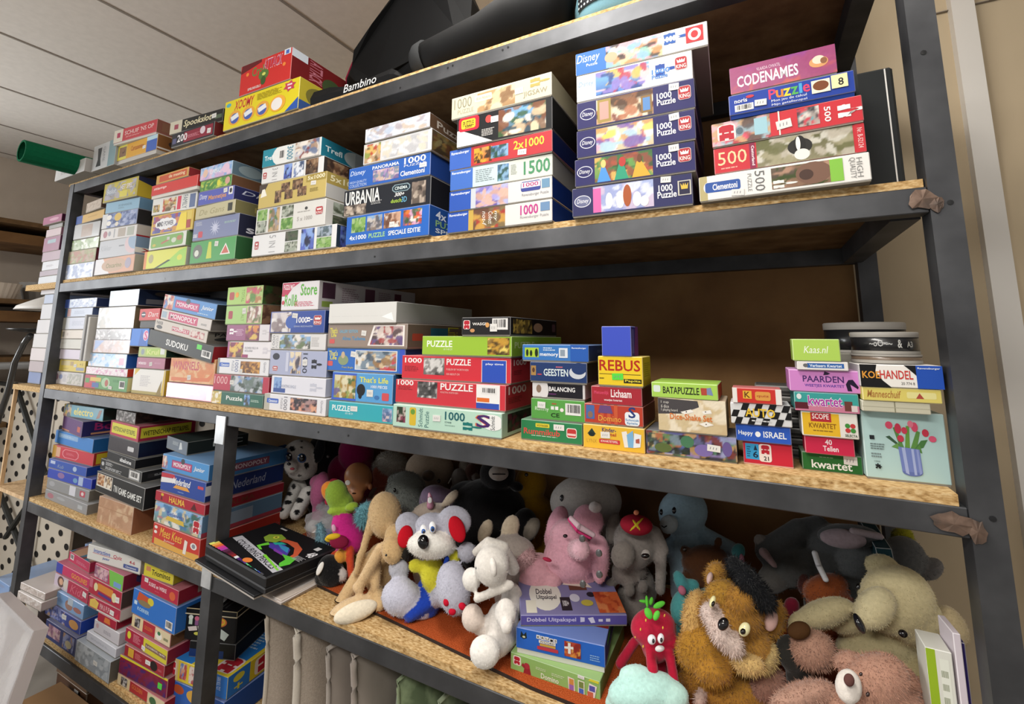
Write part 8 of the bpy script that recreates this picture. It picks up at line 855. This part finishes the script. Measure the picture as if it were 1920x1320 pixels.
toy('plush_chick','fuzzy yellow plush tail showing beside the big grey plush','plush toy',[e((.2469,.42,1.0874),(.0166,-.0055,-.0076),(-.0126,-.0042,-.021),(.003,.0161,-.005),'8f8c1c'),e((.233,.42,1.051),(.0268,-.0025,.0064),(-.0042,-.0085,-.0271),(.0036,.0205,-.007),'6f6c18'),c((.232,.42,1.0403),0.0245,(.232,.42,.8525),0.0245,'8f8c1c')],[],(5, 1),[])
toy('plush_seal','dark slate fabric toy wedged between the lion and the pinkish teddy','plush toy',[e((.0181,.14,.95),(.0203,.006,.012),(.0117,-.0115,-.0215),(.0003,.0177,-.0094),'2b2a27'),e((.0307,.14,.9224),(.0194,.0067,.013),(.0076,-.006,-.0103),(.0004,.0131,-.0073),'232220'),c((.0232,.14,.9303),0.0156,(.0232,.14,.8446),0.0156,'2b2a27')],[],(2, 0.4),[])
toy('plush_heart','small dark red plush piece in the gap above the cream bear arm','plush toy',[e((.0291,.3,.9563),(.0155,.0011,.0033),(-.0014,-.0069,-.0153),(.0003,.0116,-.0053),'6a1428'),e((.035,.3,.9338),(.0172,.0013,.0038),(-.0015,-.007,-.015),(.0004,.0121,-.0057),'5a1022'),c((.0312,.3,.9328),0.0149,(.0312,.3,.8439),0.0149,'6a1428')],[],None,[])
# ---------------------------------------------------------------- single things
def lathe_thing(name,m,prof,loc,label,cat,group=None,n=40,wob=0,col=(.5,.5,.5,1)):
    b=MB(); b.lathe(prof,col=col,n=n,wob=wob); o=b.build(name,m,smooth=not wob); o.location=loc; return tag(o,label,cat,group)
# green felt tube
b=MB(); 
for i in range(2): pass
n=14; r=.047; V=[];F=[]
prof=[(-.22,.039),(-.22,r),(.25,r),(.25,.039),(-.2,.037)]
b=MB()
for (y,rad) in prof:
    for k in range(n): a=2*math.pi*k/n; b.v.append((rad*math.cos(a),y,rad*math.sin(a)+r))
for i in range(len(prof)-1):
    for k in range(n): b.f.append((i*n+k,i*n+(k+1)%n,(i+1)*n+(k+1)%n,(i+1)*n+k)); b.c.append([(.5,.5,.5,1)]*4)
b.f.append(tuple(range(4*n,5*n))); b.c.append([(.5,.5,.5,1)]*n)
o=fixn(b.build('felt_tube','green')); o.location=(-2.66,0,2.2125); tag(o,'dark green felt tube sticking out over the left end of the top shelf','tube')
# black neoprene cover with red piping
cv=empty('neoprene_cover',(-.95,.1,2.2125)); tag(cv,'folded black neoprene cover with red piping and white script lettering','cover')
def loc_child(o,p): o.parent=p; o.matrix_parent_inverse=Matrix.Translation(-Vector(p.location)); return o
b=MB(); prof=[(-1.19,.052),(-1.12,.05),(-1.05,.034),(-.95,.036),(-.90,.04),(-.87,.042),(-.85,.03),(-.835,.01)]
for i,(x,h) in enumerate(prof):
    for (y,z) in ((.012,0),(.008,h*.45),(.02,h),(.16,h),(.17,0)): b.v.append((x,y,2.2125+z))
for i in range(len(prof)-1):
    for k in range(5): b.f.append((i*5+k,i*5+(k+1)%5,(i+1)*5+(k+1)%5,(i+1)*5+k)); b.c.append([(.5,.5,.5,1)]*4)
for e_ in (0,(len(prof)-1)*5): b.f.append(tuple(range(e_,e_+5))); b.c.append([(.5,.5,.5,1)]*5)
pad=loc_child(fixn(b.build('pad','neo')),cv)
t=MB(); draw(t,[T(0,0,1,1,'Bambino','dcdcdc','i'),],(-1.045,.0085,2.2185),(1,0,0),(0,-.06,1),(0,-1,0),.13,.024,lin('101010'))
loc_child(t.build('lettering','paper'),cv)
# the upright flap: outline extruded in depth
out=[(-1.248, 2.368), (-1.253, 2.422), (-1.226, 2.476), (-1.118, 2.558), (-1.009, 2.677), (-0.933, 2.737), (-0.825, 2.715), (-0.759, 2.639), (-0.711, 2.531), (-0.716, 2.433), (-0.781, 2.379), (-0.89, 2.341), (-1.009, 2.319), (-1.107, 2.308), (-1.194, 2.316)]
b=MB(); A=[(x,.185+.015*math.sin(x*9),z) for x,z in out]; Bk=[(x*.97-.03,.27,z-.01) for x,z in out]
mid=[(x,.06 if 2<i<11 else .07,z) for i,(x,z) in enumerate(out)]
cx,cz=-.955,2.50
inner=[((x-cx)*.8+cx,.155+.012*math.sin(i*1.7),(z-cz)*.8+cz) for i,(x,z) in enumerate(out)]
N_=len(out)
b.face(inner,(.5,.5,.5,1))
for i in range(N_):
    j=(i+1)%N_
    b.face([inner[i],inner[j],A[j],A[i]],(.5,.5,.5,1)); b.face([A[i],A[j],Bk[j],Bk[i]],(.5,.5,.5,1))
b.face(Bk[::-1],(.5,.5,.5,1))
loc_child(fixn(b.build('flap','neo',smooth=False)),cv)
b=MB(); b.tube([A[i] for i in range(0,6)],.0042,lin('8a1838'),n=8); loc_child(b.build('piping','cloth'),cv)
# rolled neoprene sleeve
b=MB(); b.tube([(-.80,.075,2.275),(-.72,.075,2.282),(-.6,.075,2.297),(-.5,.075,2.31),(-.40,.07,2.30),(-.345,.07,2.29)],[.056,.0585,.06,.075,.082,.075],n=22)
sl=b.build('neoprene_sleeve','neo',smooth=True); tag(sl,'rolled black neoprene sleeve with grey end band on the top shelf','sleeve')
b=MB(); b.tube([(-.815,.075,2.274),(-.80,.075,2.2755),(-.775,.075,2.2795)],[.05,.059,.0605],lin('2c2d2e'),n=22); o=b.build('end_band','cloth',sl); o.data.polygons.foreach_set('use_smooth',[True]*len(o.data.polygons))
# dotted pouch
b=MB(); prof=[(.0,.0),(.07,.0),(.085,.02),(.088,.06),(.08,.11),(.05,.13),(0,.132)]
b.lathe([(a*1.0,z) for a,z in prof],n=30,col=lin('6f97a4'))
pc=b.build('fabric_pouch','cloth',smooth=True); pc.scale=(1.0,.8,1.0); pc.location=(-.255,.085,2.2125); tag(pc,'pale blue pouch with black dotted panel on the top shelf edge','pouch')
b=MB()
for i in range(18):
    a0=-2.4+i*.115; 
    for j in range(7):
        z0=.035+j*.013; rr=.0885-.1*max(0,z0-.06)**1.1*.8; q=[]
        for (da,dz) in ((0,0),(.115,0),(.115,.013),(0,.013)): q.append((rr*1.012*math.cos(a0+da),rr*1.012*math.sin(a0+da),z0+dz))
        b.face(q,lin('1c1c20'))
        ca,cz2=a0+.0575,z0+.0065
        b.face([(rr*1.022*math.cos(ca+.032*math.cos(t*math.pi/4)),rr*1.022*math.sin(ca+.032*math.cos(t*math.pi/4)),cz2+.0032*math.sin(t*math.pi/4)) for t in range(8)],lin('a9b4b4'))
b.build('dotted_panel','cloth',pc)
# torn chipboard crumbs are part of the board edge; round tins on the middle shelf
def tin(x,y,z,r,h,label,txt,colr='1d1d1f'):
    o=empty('round_tin',(x,y,z)); tag(o,label,'tin','round puzzle tins on the middle shelf')
    b=MB(); b.lathe([(0,0),(r,0),(r,h*.8),(0,h*.8)],col=lin(colr),n=48); 
    if txt:
        for (a0,a1,z0,z1,s,cc) in txt:
            vs,fs=glyphs(s,'b'); b.add([(-1.0012*r*math.sin(-(a0+(a1-a0)*u)),-1.0012*r*math.cos(a0+(a1-a0)*u),z0+(z1-z0)*v) for u,v in vs],fs,lin(cc))
    fixn(b.build('body','gloss',o,True)) ; 
    b=MB(); b.lathe([(r*1.012,h*.76),(r*1.018,h*.8),(r*1.018,h*.97),(r*.99,h),(0,h)],col=lin('8e8a84'),n=48); b.build('lid','card',o,True)
    b=MB(); b.lathe([(r*1.012,0),(r*1.016,.002),(r*1.012,.005)],col=lin('9a968f'),n=48); b.build('bottom_rim','card',o,True)
    return o
tin(.186,.078,1.4645,.046,.014,'flattest round tin, lowest of the front tins on the cow-patterned box',None,'6a5a4c')
tin(.186,.078,1.4790,.0445,.035,'dark round tin with silver scrolls and suit symbols, on the flat tin',[(-.62,.05,.012,.022,'~oO~~','a8a8a6'),(.2,.34,.010,.023,'&','b8b8b4'),(.5,.72,.011,.02,'A3','a8a6a0')])
b=MB()
tin(.178,.19,1.5150-.037,.062,.055,'black round tin with gold capitals standing behind the dark scroll tin',[(-.5,.0,.024,.036,'UKJES','c8a448'),(.2,.62,.024,.036,'PUZZ','c8a448')])
bx_=MB(); bx_.chbox(.115,.235,.135,.26,1.2875,1.4775,[lin('7d7a70')]*6,lin('9a968c'),.002); o=fixn(bx_.build('game_box','card')); tag(o,'grey upright box carrying the black tin with gold capitals','game box','puzzle and game boxes on the middle shelf')
# grey stacked card racks behind the small card boxes
rk_=empty('card_rack',(.035,.16,1.2875)); tag(rk_,'stack of grey plastic card holders behind the small card boxes','card holder')
for i in range(7):
    b=MB(); z=i*.0185; b.chbox(-.045,.045,-.04,.04,z,z+.0165,[lin('5c5b58')]*6,lin('8a8986'),.0025); b.box(-.04,.04,-.0406,-.04,z+.004,z+.008,lin('2e2d2c')); fixn(b.build('holder','card',rk_))
# black flat case standing at the right end of the second shelf
cs=empty('flat_case',(.212,.2,1.7495)); tag(cs,'black flat case standing upright against the right steel post','case')
b=MB(); b.chbox(-.028,.026,-.13,.15,0,.225,[lin('1c1f20')]*6,lin('2c2f30'),.004); fixn(b.build('shell','card',cs))
b=MB(); b.box(.0135,.0155,-.1308,-.13,.004,.222,lin('d8d6d2')); fixn(b.build('seam_strip','paper',cs))
# two thin grey boards leaning in the left middle stack
for i,(x,c_) in enumerate(((-2.497,'9a9a9c'),(-2.462,'b4b0aa'))):
    b=MB(); b.chbox(-.007,.007,0,.24,0,.192-.01*i,[lin(c_)]*6,mixc(lin(c_),(1,1,1,1),.4),.002); o=fixn(b.build('game_board','card')); o.location=(x,.005,1.3965); tag(o,('left' if i==0 else 'right')+' one of two thin grey boards standing on edge by the left stack','game board','thin grey boards on edge')
# colouring pencil set, spiral pad, clear folder
pa=math.atan2(-.043,.353)
pz=empty('pencil_case',(-1.288,.055,.872),(0,0,pa)); pz.scale=(.93,.93,.93); tag(pz,'black zip case of colouring pencils with rainbow chameleon cover','pencil case')
b=MB(); b.chbox(-.178,.178,-.105,.118,0,.028,[lin('131315')]*6,lin('2a2a2c'),.004)
CW=[R(.02,.26,.96,.36,'c8c8cc'),]
draw(b,[G('b4b4bc',.04,.33,.97,.12,.985,.24,.06,.45),T(.14,.2,.9,.36,'COLOURING PENCILS','1c1c20','bD'),
 G('c85a3a',.45,.74,.62,.78,.78,.7,.86,.55,.87,.42,.83,.42,.8,.55,.7,.66,.56,.69,.46,.66),G('4a3a9c',.42,.55,.55,.64,.7,.6,.8,.45,.66,.46,.5,.47),G('3a8ab8',.5,.6,.66,.62,.74,.52,.62,.54),G('7a3aa0',.56,.5,.72,.48,.76,.44,.6,.45),G('2aa89a',.44,.58,.5,.66,.58,.66,.5,.56),
 G('8aa83a',.24,.7,.34,.8,.46,.76,.46,.6,.36,.54,.26,.6),E(.33,.66,.39,.74,'d8d84a'),E(.35,.68,.37,.72,'1c1c20'),G('6ac83a',.4,.55,.46,.52,.42,.42,.5,.38,.48,.36,.38,.4),G('58b83a',.72,.46,.9,.5,.95,.36,.92,.24,.86,.3,.84,.4),G('7ac83a',.6,.3,.96,.18,.97,.2,.62,.33),
 T(.9,.6,.985,.74,'48','e8e8ec','b'),R(.86,.78,.92,.86,'d8d8d8'),L(.86,.46,.985,.56,'a8a8ac'),R(.2,.9,.3,.93,'c8c8c8')]+
 [G(c_,.0+.05*i,.16-.008*i,.05+.05*i,.152-.008*i,.05+.05*i,.03,.0+.05*i,.04) for i,c_ in enumerate('d8d86a e0a04a d8643a c83a8a a83a9c 5a2a4a 4a1c30 6a2030 8a2a2a d8d8dc 4a2a70 3a2458 5a3a8a 6ac88a 3aa86a 2a9a8a 8ac8e8 3a4a9c 4a4a50'.split())]+[E(.55,.05,.66,.15,'d87a3a')],
 (-.178,-.105,.028),(1,0,0),(0,1,0),(0,0,1),.356,.223,lin('131315'))
b.build('cover','card',pz)
b=MB(); b.chbox(-.176,.176,-.103,.116,-.016,-.0005,[lin('1a1a1c')]*6,lin('3a3a3c'),.003); fixn(b.build('tray','card',pz))
b=MB()
for i in range(30):
    x=-.172+i*.0118; b.lathe([(.0042,0),(.0042,.0012)],(0,0,0),col=lin('b8b4a4'),n=8)
    for q in range(len(b.v)-16,len(b.v)): v=b.v[q]; b.v[q]=(x+v[2],.121+v[0],.026+v[1])
b.build('spiral','bolt',pz)
pz.location.z=.8722
sp=empty('drawing_pad',(-1.31,.06,.8435),(0,0,pa)); tag(sp,'drawing pad in a black cover below the pencil case','drawing pad')
b=MB(); b.chbox(-.172,.16,-.11,.1,0,.0055,[lin('b8b0a8')]*6,lin('c8c4bc'),.001); fixn(b.build('pages','tray',sp))
b=MB(); b.chbox(-.174,.165,-.112,.104,.0058,.0118,[lin('1c1c1e')]*6,lin('2c2c2e'),.001); fixn(b.build('cover','card',sp))
fo=empty('document_folder',(-1.3,.052,.8215),(0,0,pa+.05)); tag(fo,'clear plastic folder of papers at the bottom under the pencil case','folder')
b=MB(); b.chbox(-.175,.185,-.062,.12,.0,.012,[lin('b4a89e')]*6,lin('c8c0b8'),.001); fixn(b.build('papers','tray',fo))
b=MB()
for k in range(3):
    z=.013+k*.0028
    b.v+=[(-.19+.01*k,-.068+.006*k,z-.004),(.19-.02*k,-.066,z-.006),(.19-.02*k,.12,z),(-.19+.01*k,.12,z),(0,-.072,z+.003),(0,.12,z+.002)]
    n0=len(b.v)-6; b.f+=[(n0,n0+4,n0+5,n0+3),(n0+4,n0+1,n0+2,n0+5)]; b.c+=[[(.8,.8,.8,1)]*4]*2
b.build('plastic_sleeve','film2',fo)
# plastic bag of mixed little parts
bg=MB(); V0,F0=ico(3)
o=empty('plastic_bag',(-1.31,.31,.8215)); tag(o,'crumpled clear plastic bag of small toys below the spotted puppy','bag')
rr=random.Random(4); mb=MB()
for q in V0: pass
vs=[]
for q in V0:
    s_=1+.22*noise.noise(Vector(q)*2.3)+.1*noise.noise(Vector(q)*6)
    vs.append((q[0]*.10*s_,q[1]*.085*s_,max(.0,.055+q[2]*.06*s_)))
mb.add(vs,F0,(.8,.8,.8,1)); mb.build('film','film',o)
for i,(cc,px,py,pz_,rx) in enumerate((('2a34a0',.03,-.045,.032,.026),('c8b09c',-.015,-.05,.035,.022),('e0dedc',-.05,-.04,.05,.02),('b0a8a4',.05,-.03,.06,.022),('8a8488',-.03,0,.05,.03))):
    mb=MB(); mb.add(V0*rx+np.array((px,py,pz_)),F0,lin(cc)); mb.build('toy_part','card',o,True)
# picture books and folded paper against the right post
def slab(name,label,cat,x,y,z,rot,w_,d_,h_,colr,m='card',art=None,group=None):
    b=MB(); b.chbox(-w_/2,w_/2,-d_/2,d_/2,0,h_,[lin(colr)]*6,mixc(lin(colr),(1,1,1,1),.3),min(.001,w_*.2))
    if art: draw(b,art,(-w_/2,-d_/2,0),(1,0,0),(0,0,1),(0,-1,0),w_,h_,lin(colr))
    o=fixn(b.build(name,m)); o.location=(x,y,z); o.rotation_euler=rot; return tag(o,label,cat,group)
slab('picture_book','lime green and white picture book standing in the bottom right corner','book',.207,.085,.8295,(0,0,.02),.03,.05,.222,'dcdcd2',art=[R(0,0,.36,1,'96b42a'),R(0,.0,1,.12,'dcdad8'),R(0,.12,1,.26,'9ab830'),R(.5,.3,.85,.95,'e4e6da'),L(.52,.35,.82,.9,'a8ac98')])
slab('brochure','folded white brochure squeezed between green picture book and steel post','brochure',.2285,.085,.8295,(0,0,.08),.009,.05,.25,'d2c8d0')
slab('picture_book','dark purple thin book pressed against the right steel post','book',.238,.1,.8295,(0,-.0,.0),.006,.06,.235,'2a1f58')
slab('board_game_box','dark teal box standing behind the cream bear by the right post','game box',.215,.36,.8295,(0,-.1,0),.025,.2,.285,'17363e',group='puzzle and game boxes beside the soft toys')
b=MB(); b.add(V0*.03,F0,lin('b85a2a')); o=b.build('soft_ball','cloth',smooth=True); o.location=(.19,.5,.8595); tag(o,'orange ball at the back beside the dark teal box','ball')
# trivia tin with hinged lid
tn=empty('game_tin',(-1.62,.165,.5438),(0,0,math.radians(20))); tag(tn,'black metal trivia tin with cards and chips printed on its front','tin')
b=MB(); b.chbox(-.09,.09,-.075,.075,0,.078,[lin('15161a')]*6,lin('26272b'),.004)
draw(b,[E(.5,.58,.82,.95,'c8703a'),E(.53,.62,.79,.92,'d8b83a'),E(.57,.7,.76,.86,'e0844a'),R(.08,.6,.15,.85,'c4d8c8'),E(.07,.78,.16,.95,'d8e0dc'),R(.2,.58,.27,.8,'8a5a8a'),E(.19,.75,.28,.92,'c86a8a'),G('d8cccc',.1,.35,.26,.4,.24,.56,.07,.5),G('d8cccc',.28,.4,.42,.45,.4,.6,.26,.56),G('d0c8cc',.44,.46,.58,.5,.56,.66,.42,.61),G('c8d4d0',.6,.3,.8,.1,.88,.35,.7,.55),E(.2,.22,.32,.34,'c8c85a'),E(.36,.24,.48,.36,'c0b8d0'),E(.38,.62,.46,.7,'e4e4e0')],(-.09,-.075,0),(1,0,0),(0,0,1),(0,-1,0),.18,.078,lin('15161a'))
b.build('body','card',tn)
b=MB(); b.chbox(-.0915,.0915,-.0765,.0765,.0785,.094,[lin('101114')]*6,lin('b8a884'),.0015)
draw(b,[G('c8ccd0',.3,.25,.55,.2,.52,.5,.34,.55),R(.1,.75,.5,.78,'c8b07a'),R(.62,.1,.64,.9,'4a4a4c'),R(.7,.1,.72,.9,'4a4a4c')],(-.0915,-.0765,.094),(1,0,0),(0,1,0),(0,0,1),.183,.153,lin('101114'))
b.build('lid','card',tn)
b=MB(); b.tube([(-.0925,-.0775,.0785),(.0925,-.0775,.0785),(.0925,.0775,.0785)],.0016,lin('d8ccb0'),n=6); b.build('rim_wire','bead',tn)
# cushions standing on edge under the toy shelf
def cushion(name,label,x,th,y0,y1,z0,z1,m,lean,pipe,seed):
    b=MB(); n=22; ty,tz=(y1-y0)/2,(z1-z0)/2; g={}
    for sgn in (-1,1):
        for i in range(n+1):
            for j in range(n+1):
                a,c_=i/n*2-1,j/n*2-1
                e_=max(0,(1-abs(a)**2.6)*(1-abs(c_)**2.6))**.55
                pin=1-.06*(1-abs(a))*abs(c_)**3-.06*(1-abs(c_))*abs(a)**3
                q=noise.noise((a*1.6,c_*1.6,seed+sgn*3))*.012*e_
                yy=a*ty*(1-.07*(1-c_*c_)*abs(a)**4); zz=c_*tz*(1-.07*(1-a*a)*abs(c_)**4)
                g[sgn,i,j]=len(b.v); b.v.append((sgn*(th/2*e_+q*.8)+lean*zz,yy,zz+tz))
        for i in range(n):
            for j in range(n):
                f=(g[sgn,i,j],g[sgn,i+1,j],g[sgn,i+1,j+1],g[sgn,i,j+1]); b.f.append(f if sgn>0 else f[::-1]); b.c.append([(.5,.5,.5,1)]*4)
    o=b.build(name,m,smooth=True); o.location=(x,(y0+y1)/2,z0); tag(o,label,'cushion','cushions standing under the toy shelf')
    if pipe:
        p=MB(); pts=[]
        for (i,j) in [(i,0) for i in range(n)]+[(n,j) for j in range(n)]+[(i,n) for i in range(n,0,-1)]+[(0,j) for j in range(n,-1,-1)]: pts.append(b.v[g[1,i,j]])
        p.tube(pts,pipe[0],lin(pipe[1]),n=8); q=p.build('piping','cloth',o,True)
    return o
cz=.3625
cushion('cushion','coarse beige linen cushion, leftmost of those standing under the toy shelf',-1.232,.115,.02,.5,cz,.758,'linen',.01,(.006,'b4aa9c'),1)
cushion('cushion','coarse beige linen cushion with a pale front seam, second from the left',-1.105,.125,.015,.5,cz,.752,'linen',.02,(.010,'c0b8ac'),2)
cushion('cushion','grey velvet cushion with pinched piping between linen and taupe cushions',-.995,.085,.02,.5,cz,.735,'velvet',.02,(.006,'a49c94'),5)
cushion('cushion','taupe velvet cushion left of the green leaf-patterned one',-.908,.085,.02,.5,cz,.745,'velvet',.015,(.008,'a0968e'),7)
M['leaf']=mat('green velvet',color='6a7a58',rough=.8,ramp=[(.42,'5f6e50'),(.5,'8a9a76'),(.58,'66755a')],nscale=9,sheen=.3,spec=.1)
cushion('cushion','sage green cushion with leaf embossing under the toy shelf',-.775,.15,.03,.5,cz,.725,'leaf',.0,(.004,'8f9c7c'),9)
cushion('cushion','narrow pale green cushion edge right of the leaf-embossed cushion',-.665,.05,.04,.5,cz,.712,'leaf',.0,(.005,'9aa488'),11)
slab('storage_bin','dark navy bin at the right of the cushions in the shade','bin',-.52,.27,cz,(0,0,0),.2,.4,.3,'12142c')
# leaning picture frame wrapped in clear film
fr=empty('picture_frame',(-2.305,-.245,0.0015),(-.2,0,-.06)); tag(fr,'large film-wrapped picture frame leaning against the rack at lower left','picture frame')
b=MB(); b.chbox(-.2,.2,-.012,.012,0,.57,[lin('9c8e86')]*6,lin('a89c94'),.002); P_=lambda *a:a
draw(b,[P(.04,.03,.96,.97,'beigegl',140),R(.1,.45,.22,.85,'bdb2aa'),G('c4bab4',.55,.5,.85,.62,.8,.8,.6,.7)],(-.2,-.012,0),(1,0,0),(0,0,1),(0,-1,0),.4,.57,lin('a89a92'))
b.build('backing','gloss',fr)
b=MB()
for a in ((-.206,-.188,-.018,.018,0,.576),(.188,.206,-.018,.018,0,.576),(-.188,.188,-.018,.018,.558,.576),(-.188,.188,-.018,.018,0,.018)): b.box(*a,lin('b8b0ae'))
fixn(b.build('frame','gloss',fr))
b=MB(); n=10
for j in range(n):
    for i in range(n):
        q=[]
        for (di,dj) in ((0,0),(1,0),(1,1),(0,1)):
            u,v=(i+di)/n,(j+dj)/n; q.append((-.207+.414*u,-.0205-.006*abs(noise.noise((u*5,v*5,3))),.577*v))
        b.face(q,(.8,.8,.8,1))
b.build('film','film',fr)
# wooden crates on the floor
def crate(label,x,y,z,w_,d_,h_,yaw,c1):
    o=empty('wooden_crate',(x,y,z),(0,0,yaw)); tag(o,label,'crate')
    b=MB(); b.chbox(-w_/2,w_/2,-d_/2,d_/2,0,h_*.7,[lin(c1)]*6,mixc(lin(c1),(1,.9,.7,1),.3),.003); fixn(b.build('body','card',o))
    b=MB(); b.chbox(-w_/2-.003,w_/2+.003,-d_/2-.003,d_/2+.003,h_*.7+.0005,h_,[mixc(lin(c1),(.8,.6,.4,1),.12)]*6,mixc(lin(c1),(1,.9,.7,1),.3),.003); fixn(b.build('lid','card',o))
    b=MB(); b.box(w_*.15,w_*.28,-d_/2-.0045,-d_/2-.0035,h_*.45,h_*.66,lin('d0ccc4')); b.build('price_label','paper',o)
    return o
crate('dark brown wooden crate with white label below the bottom board',-2.5,.22,.0015,.26,.2,.19,.0,'5a3c28')
crate('orange-brown wooden crate beside the leaning picture frame on the floor',-2.42,.02,.0015,.24,.16,.135,.0,'8a6238')
# ---------------------------------------------------------------- left of the rack: wooden shelf, boxes, kitchenware
ws=empty('wooden_shelf_unit',(-3.0,.3,0)); tag(ws,'narrow wooden shelf unit standing left of the steel rack','shelf unit')
def wk(n_,*a,m='pinewood'):
    o=bx(n_,m,*a); return loc_child(o,ws)
wk('board',-3.16,-2.823,-.0,.5,1.715,1.742,m='chip'); wk('board',-3.13,-2.823,-.0,.5,1.25,1.272,m='chip'); wk('board',-3.2,-2.823,.0,.5,.33,.352,m='chip')
wk('board',-3.16,-2.823,.0,.5,.80,.815)
wk('post',-3.148,-3.135,.01,.023,0,1.249); wk('post',-2.85,-2.83,.46,.48,0,1.7); wk('post',-3.155,-3.14,.46,.48,0,1.7)
pp=struct(bx('wall_panel','grey',-4.8,-2.86,.66,.68,.0,1.26)) if False else None
def perforated(X0,X1,y,Z0,Z1,label):
    pg=MB(); pg.box(X0,X1,y,y+.012,Z0,Z1,lin('b9afa0')); zz=Z0+.05; i=0
    while zz<Z1-.03:
        xx=X0+.06+(.085 if i%2 else 0)
        while xx<X1-.03:
            pg.face([(xx+.026*math.cos(t*math.pi/8),y-.0012,zz+.016*math.sin(t*math.pi/8)) for t in range(16)],lin('15110f')); xx+=.17
        zz+=.052; i+=1
    o=pg.build('perforated_panel','paper'); return tag(o,label,'panel','beige perforated panels')
perforated(-2.9,-2.56,.622,.05,1.24,'beige perforated panel glimpsed behind the left end of the steel rack')
perforated(-4.84,-3.22,.33,.05,1.2,'wide beige perforated panel left of the wooden shelf unit')
def pole(name,label,pts,r,c_,cat): 
    b=MB(); b.tube(pts,r,lin(c_),n=10); o=b.build(name,'bead',smooth=True); return tag(o,label,cat)
br=empty('cross_brace',(-3.7,.29,0)); tag(br,'dark steel cross brace in front of the perforated panel','brace')
for a_ in (((-4.1,.29,1.2),(-3.25,.29,.55)),((-3.9,.29,.35),(-3.25,.29,.95)),((-4.2,.3,.6),(-3.3,.3,.1)),((-4.6,.3,1.19),(-3.7,.3,1.19))):
    b=MB(); b.tube(a_,.014,lin('2c2c2a'),n=8); loc_child(b.build('bar','card'),br)
pole('bent_pipe','dark bent metal pipe curving down beside the left box stack',[(-3.35,.1,1.50),(-3.42,.1,1.46),(-3.5,.1,1.36),(-3.53,.1,1.2),(-3.6,.1,1.05),(-3.75,.1,.85),(-3.8,.1,.5),(-3.7,.1,.0)],.014,'3a3a3a','pipe')
dsc=lathe_thing('metal_dish','darkplastic',[(0,0),(.02,.0),(.09,.012),(.1,.02),(0,.022)],(-3.40,.12,1.515),'small dark dish on top of the bent pipe','dish')
for i,(nm,lb,x,y,z,w_,d_,h_,c_,art) in enumerate([]): pass
# wall shelf along the left wall
wl=empty('wall_shelf',(-4.6,.2,1.3)); tag(wl,'brown wooden wall shelves along the left wall','wall shelf')
for z in (2.255,1.735,1.36,.95):
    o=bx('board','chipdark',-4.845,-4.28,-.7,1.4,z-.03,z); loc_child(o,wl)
for z in (2.18,1.66):
    o=bx('rail','ply',-4.845,-4.35,-.7,1.4,z-.07,z-.001); loc_child(o,wl)
lathe_thing('fluted_cake_tin','grey',[(0,0),(.16,0),(.19,.13),(.185,.13),(.155,.005)],(-4.52,.55,1.7365),'brown fluted baking tin on the left wall shelf','baking tin',n=48,wob=.025)
lathe_thing('fluted_cake_tin','plaster',[(0,0),(.11,0),(.135,.1),(.13,.1),(.105,.005)],(-4.42,.2,1.7365),'pinkish-grey fluted baking tin in front of the brown one','baking tin',n=48,wob=.03)
lathe_thing('roasting_dish','darkplastic',[(0,.075),(.05,.074),(.13,.05),(.16,.005),(.165,.0),(.15,.0),(0,.06)],(-4.5,-.12,1.7365),'dark upturned dish with small knob on the left wall shelf','dish')
lm=empty('floor_lamp',(-3.62,.3,0)); tag(lm,'floor lamp with white shallow shade left of the rack','floor lamp')
b=MB(); b.lathe([(0,1.745),(.06,1.742),(.09,1.72),(.13,1.70),(.19,1.665),(.2,1.645),(.195,1.645),(.12,1.69),(0,1.735)],col=lin('d6d2cc'),n=36); b.build('lamp_shade','card',lm,True)
b=MB(); b.lathe([(0,1.735),(.008,1.735),(.008,.02),(0,.02)],col=lin('3a3836'),n=10); b.build('pole','bead',lm,True)
b=MB(); b.lathe([(0,0),(.11,0),(.11,.015),(0,.02)],col=lin('3a3836'),n=24); b.build('base','card',lm,True)
pt=empty('cooking_pot',(-4.5,.12,1.3615)); tag(pt,'silver cooking pot with flat lid on the lower wall shelf','pot')
b=MB(); b.lathe([(0,0),(.1,0),(.1,.12),(0,.12)],col=lin('b8b4b0'),n=36); b.build('body','bolt',pt,True)
b=MB(); b.lathe([(.118,.121),(.118,.13),(.03,.142),(0,.142)],col=lin('8a8078'),n=36); b.lathe([(.012,.14),(.02,.165),(0,.17)],n=16); b.build('lid','bolt',pt,True)
b=MB(); b.chbox(-.16,.16,-.12,.12,0,.1,[lin('1a1818')]*6,lin('2c2a2a'),.02); o=fixn(b.build('sandwich_grill','card')); o.location=(-4.45,-.22,1.3615); tag(o,'black kitchen appliance on the lower left wall shelf','appliance')
b=MB(); b.tube([(-4.3,-.22,1.45),(-4.22,-.22,1.5),(-4.12,-.22,1.43),(-4.08,-.22,1.40)],[.018,.02,.014,.012],lin('201e1e'),n=8); b.build('handle','card',o) if False else None
pole('steel_rail','grey steel rail running across in front of the left wall shelves',[(-4.3,-.3,1.315),(-3.7,.2,1.33),(-3.45,.4,1.34)],.022,'6a6866','rail')
b=MB(); b.chbox(-.3,.3,-.02,.02,0,1.8,[lin('c4b8aa')]*6,lin('c8bcae'),.01); o=fixn(b.build('fabric_screen','plaster')); o.location=(-3.75,.85,.0015); tag(o,'pale cloth screen hanging behind the left box stack','screen')
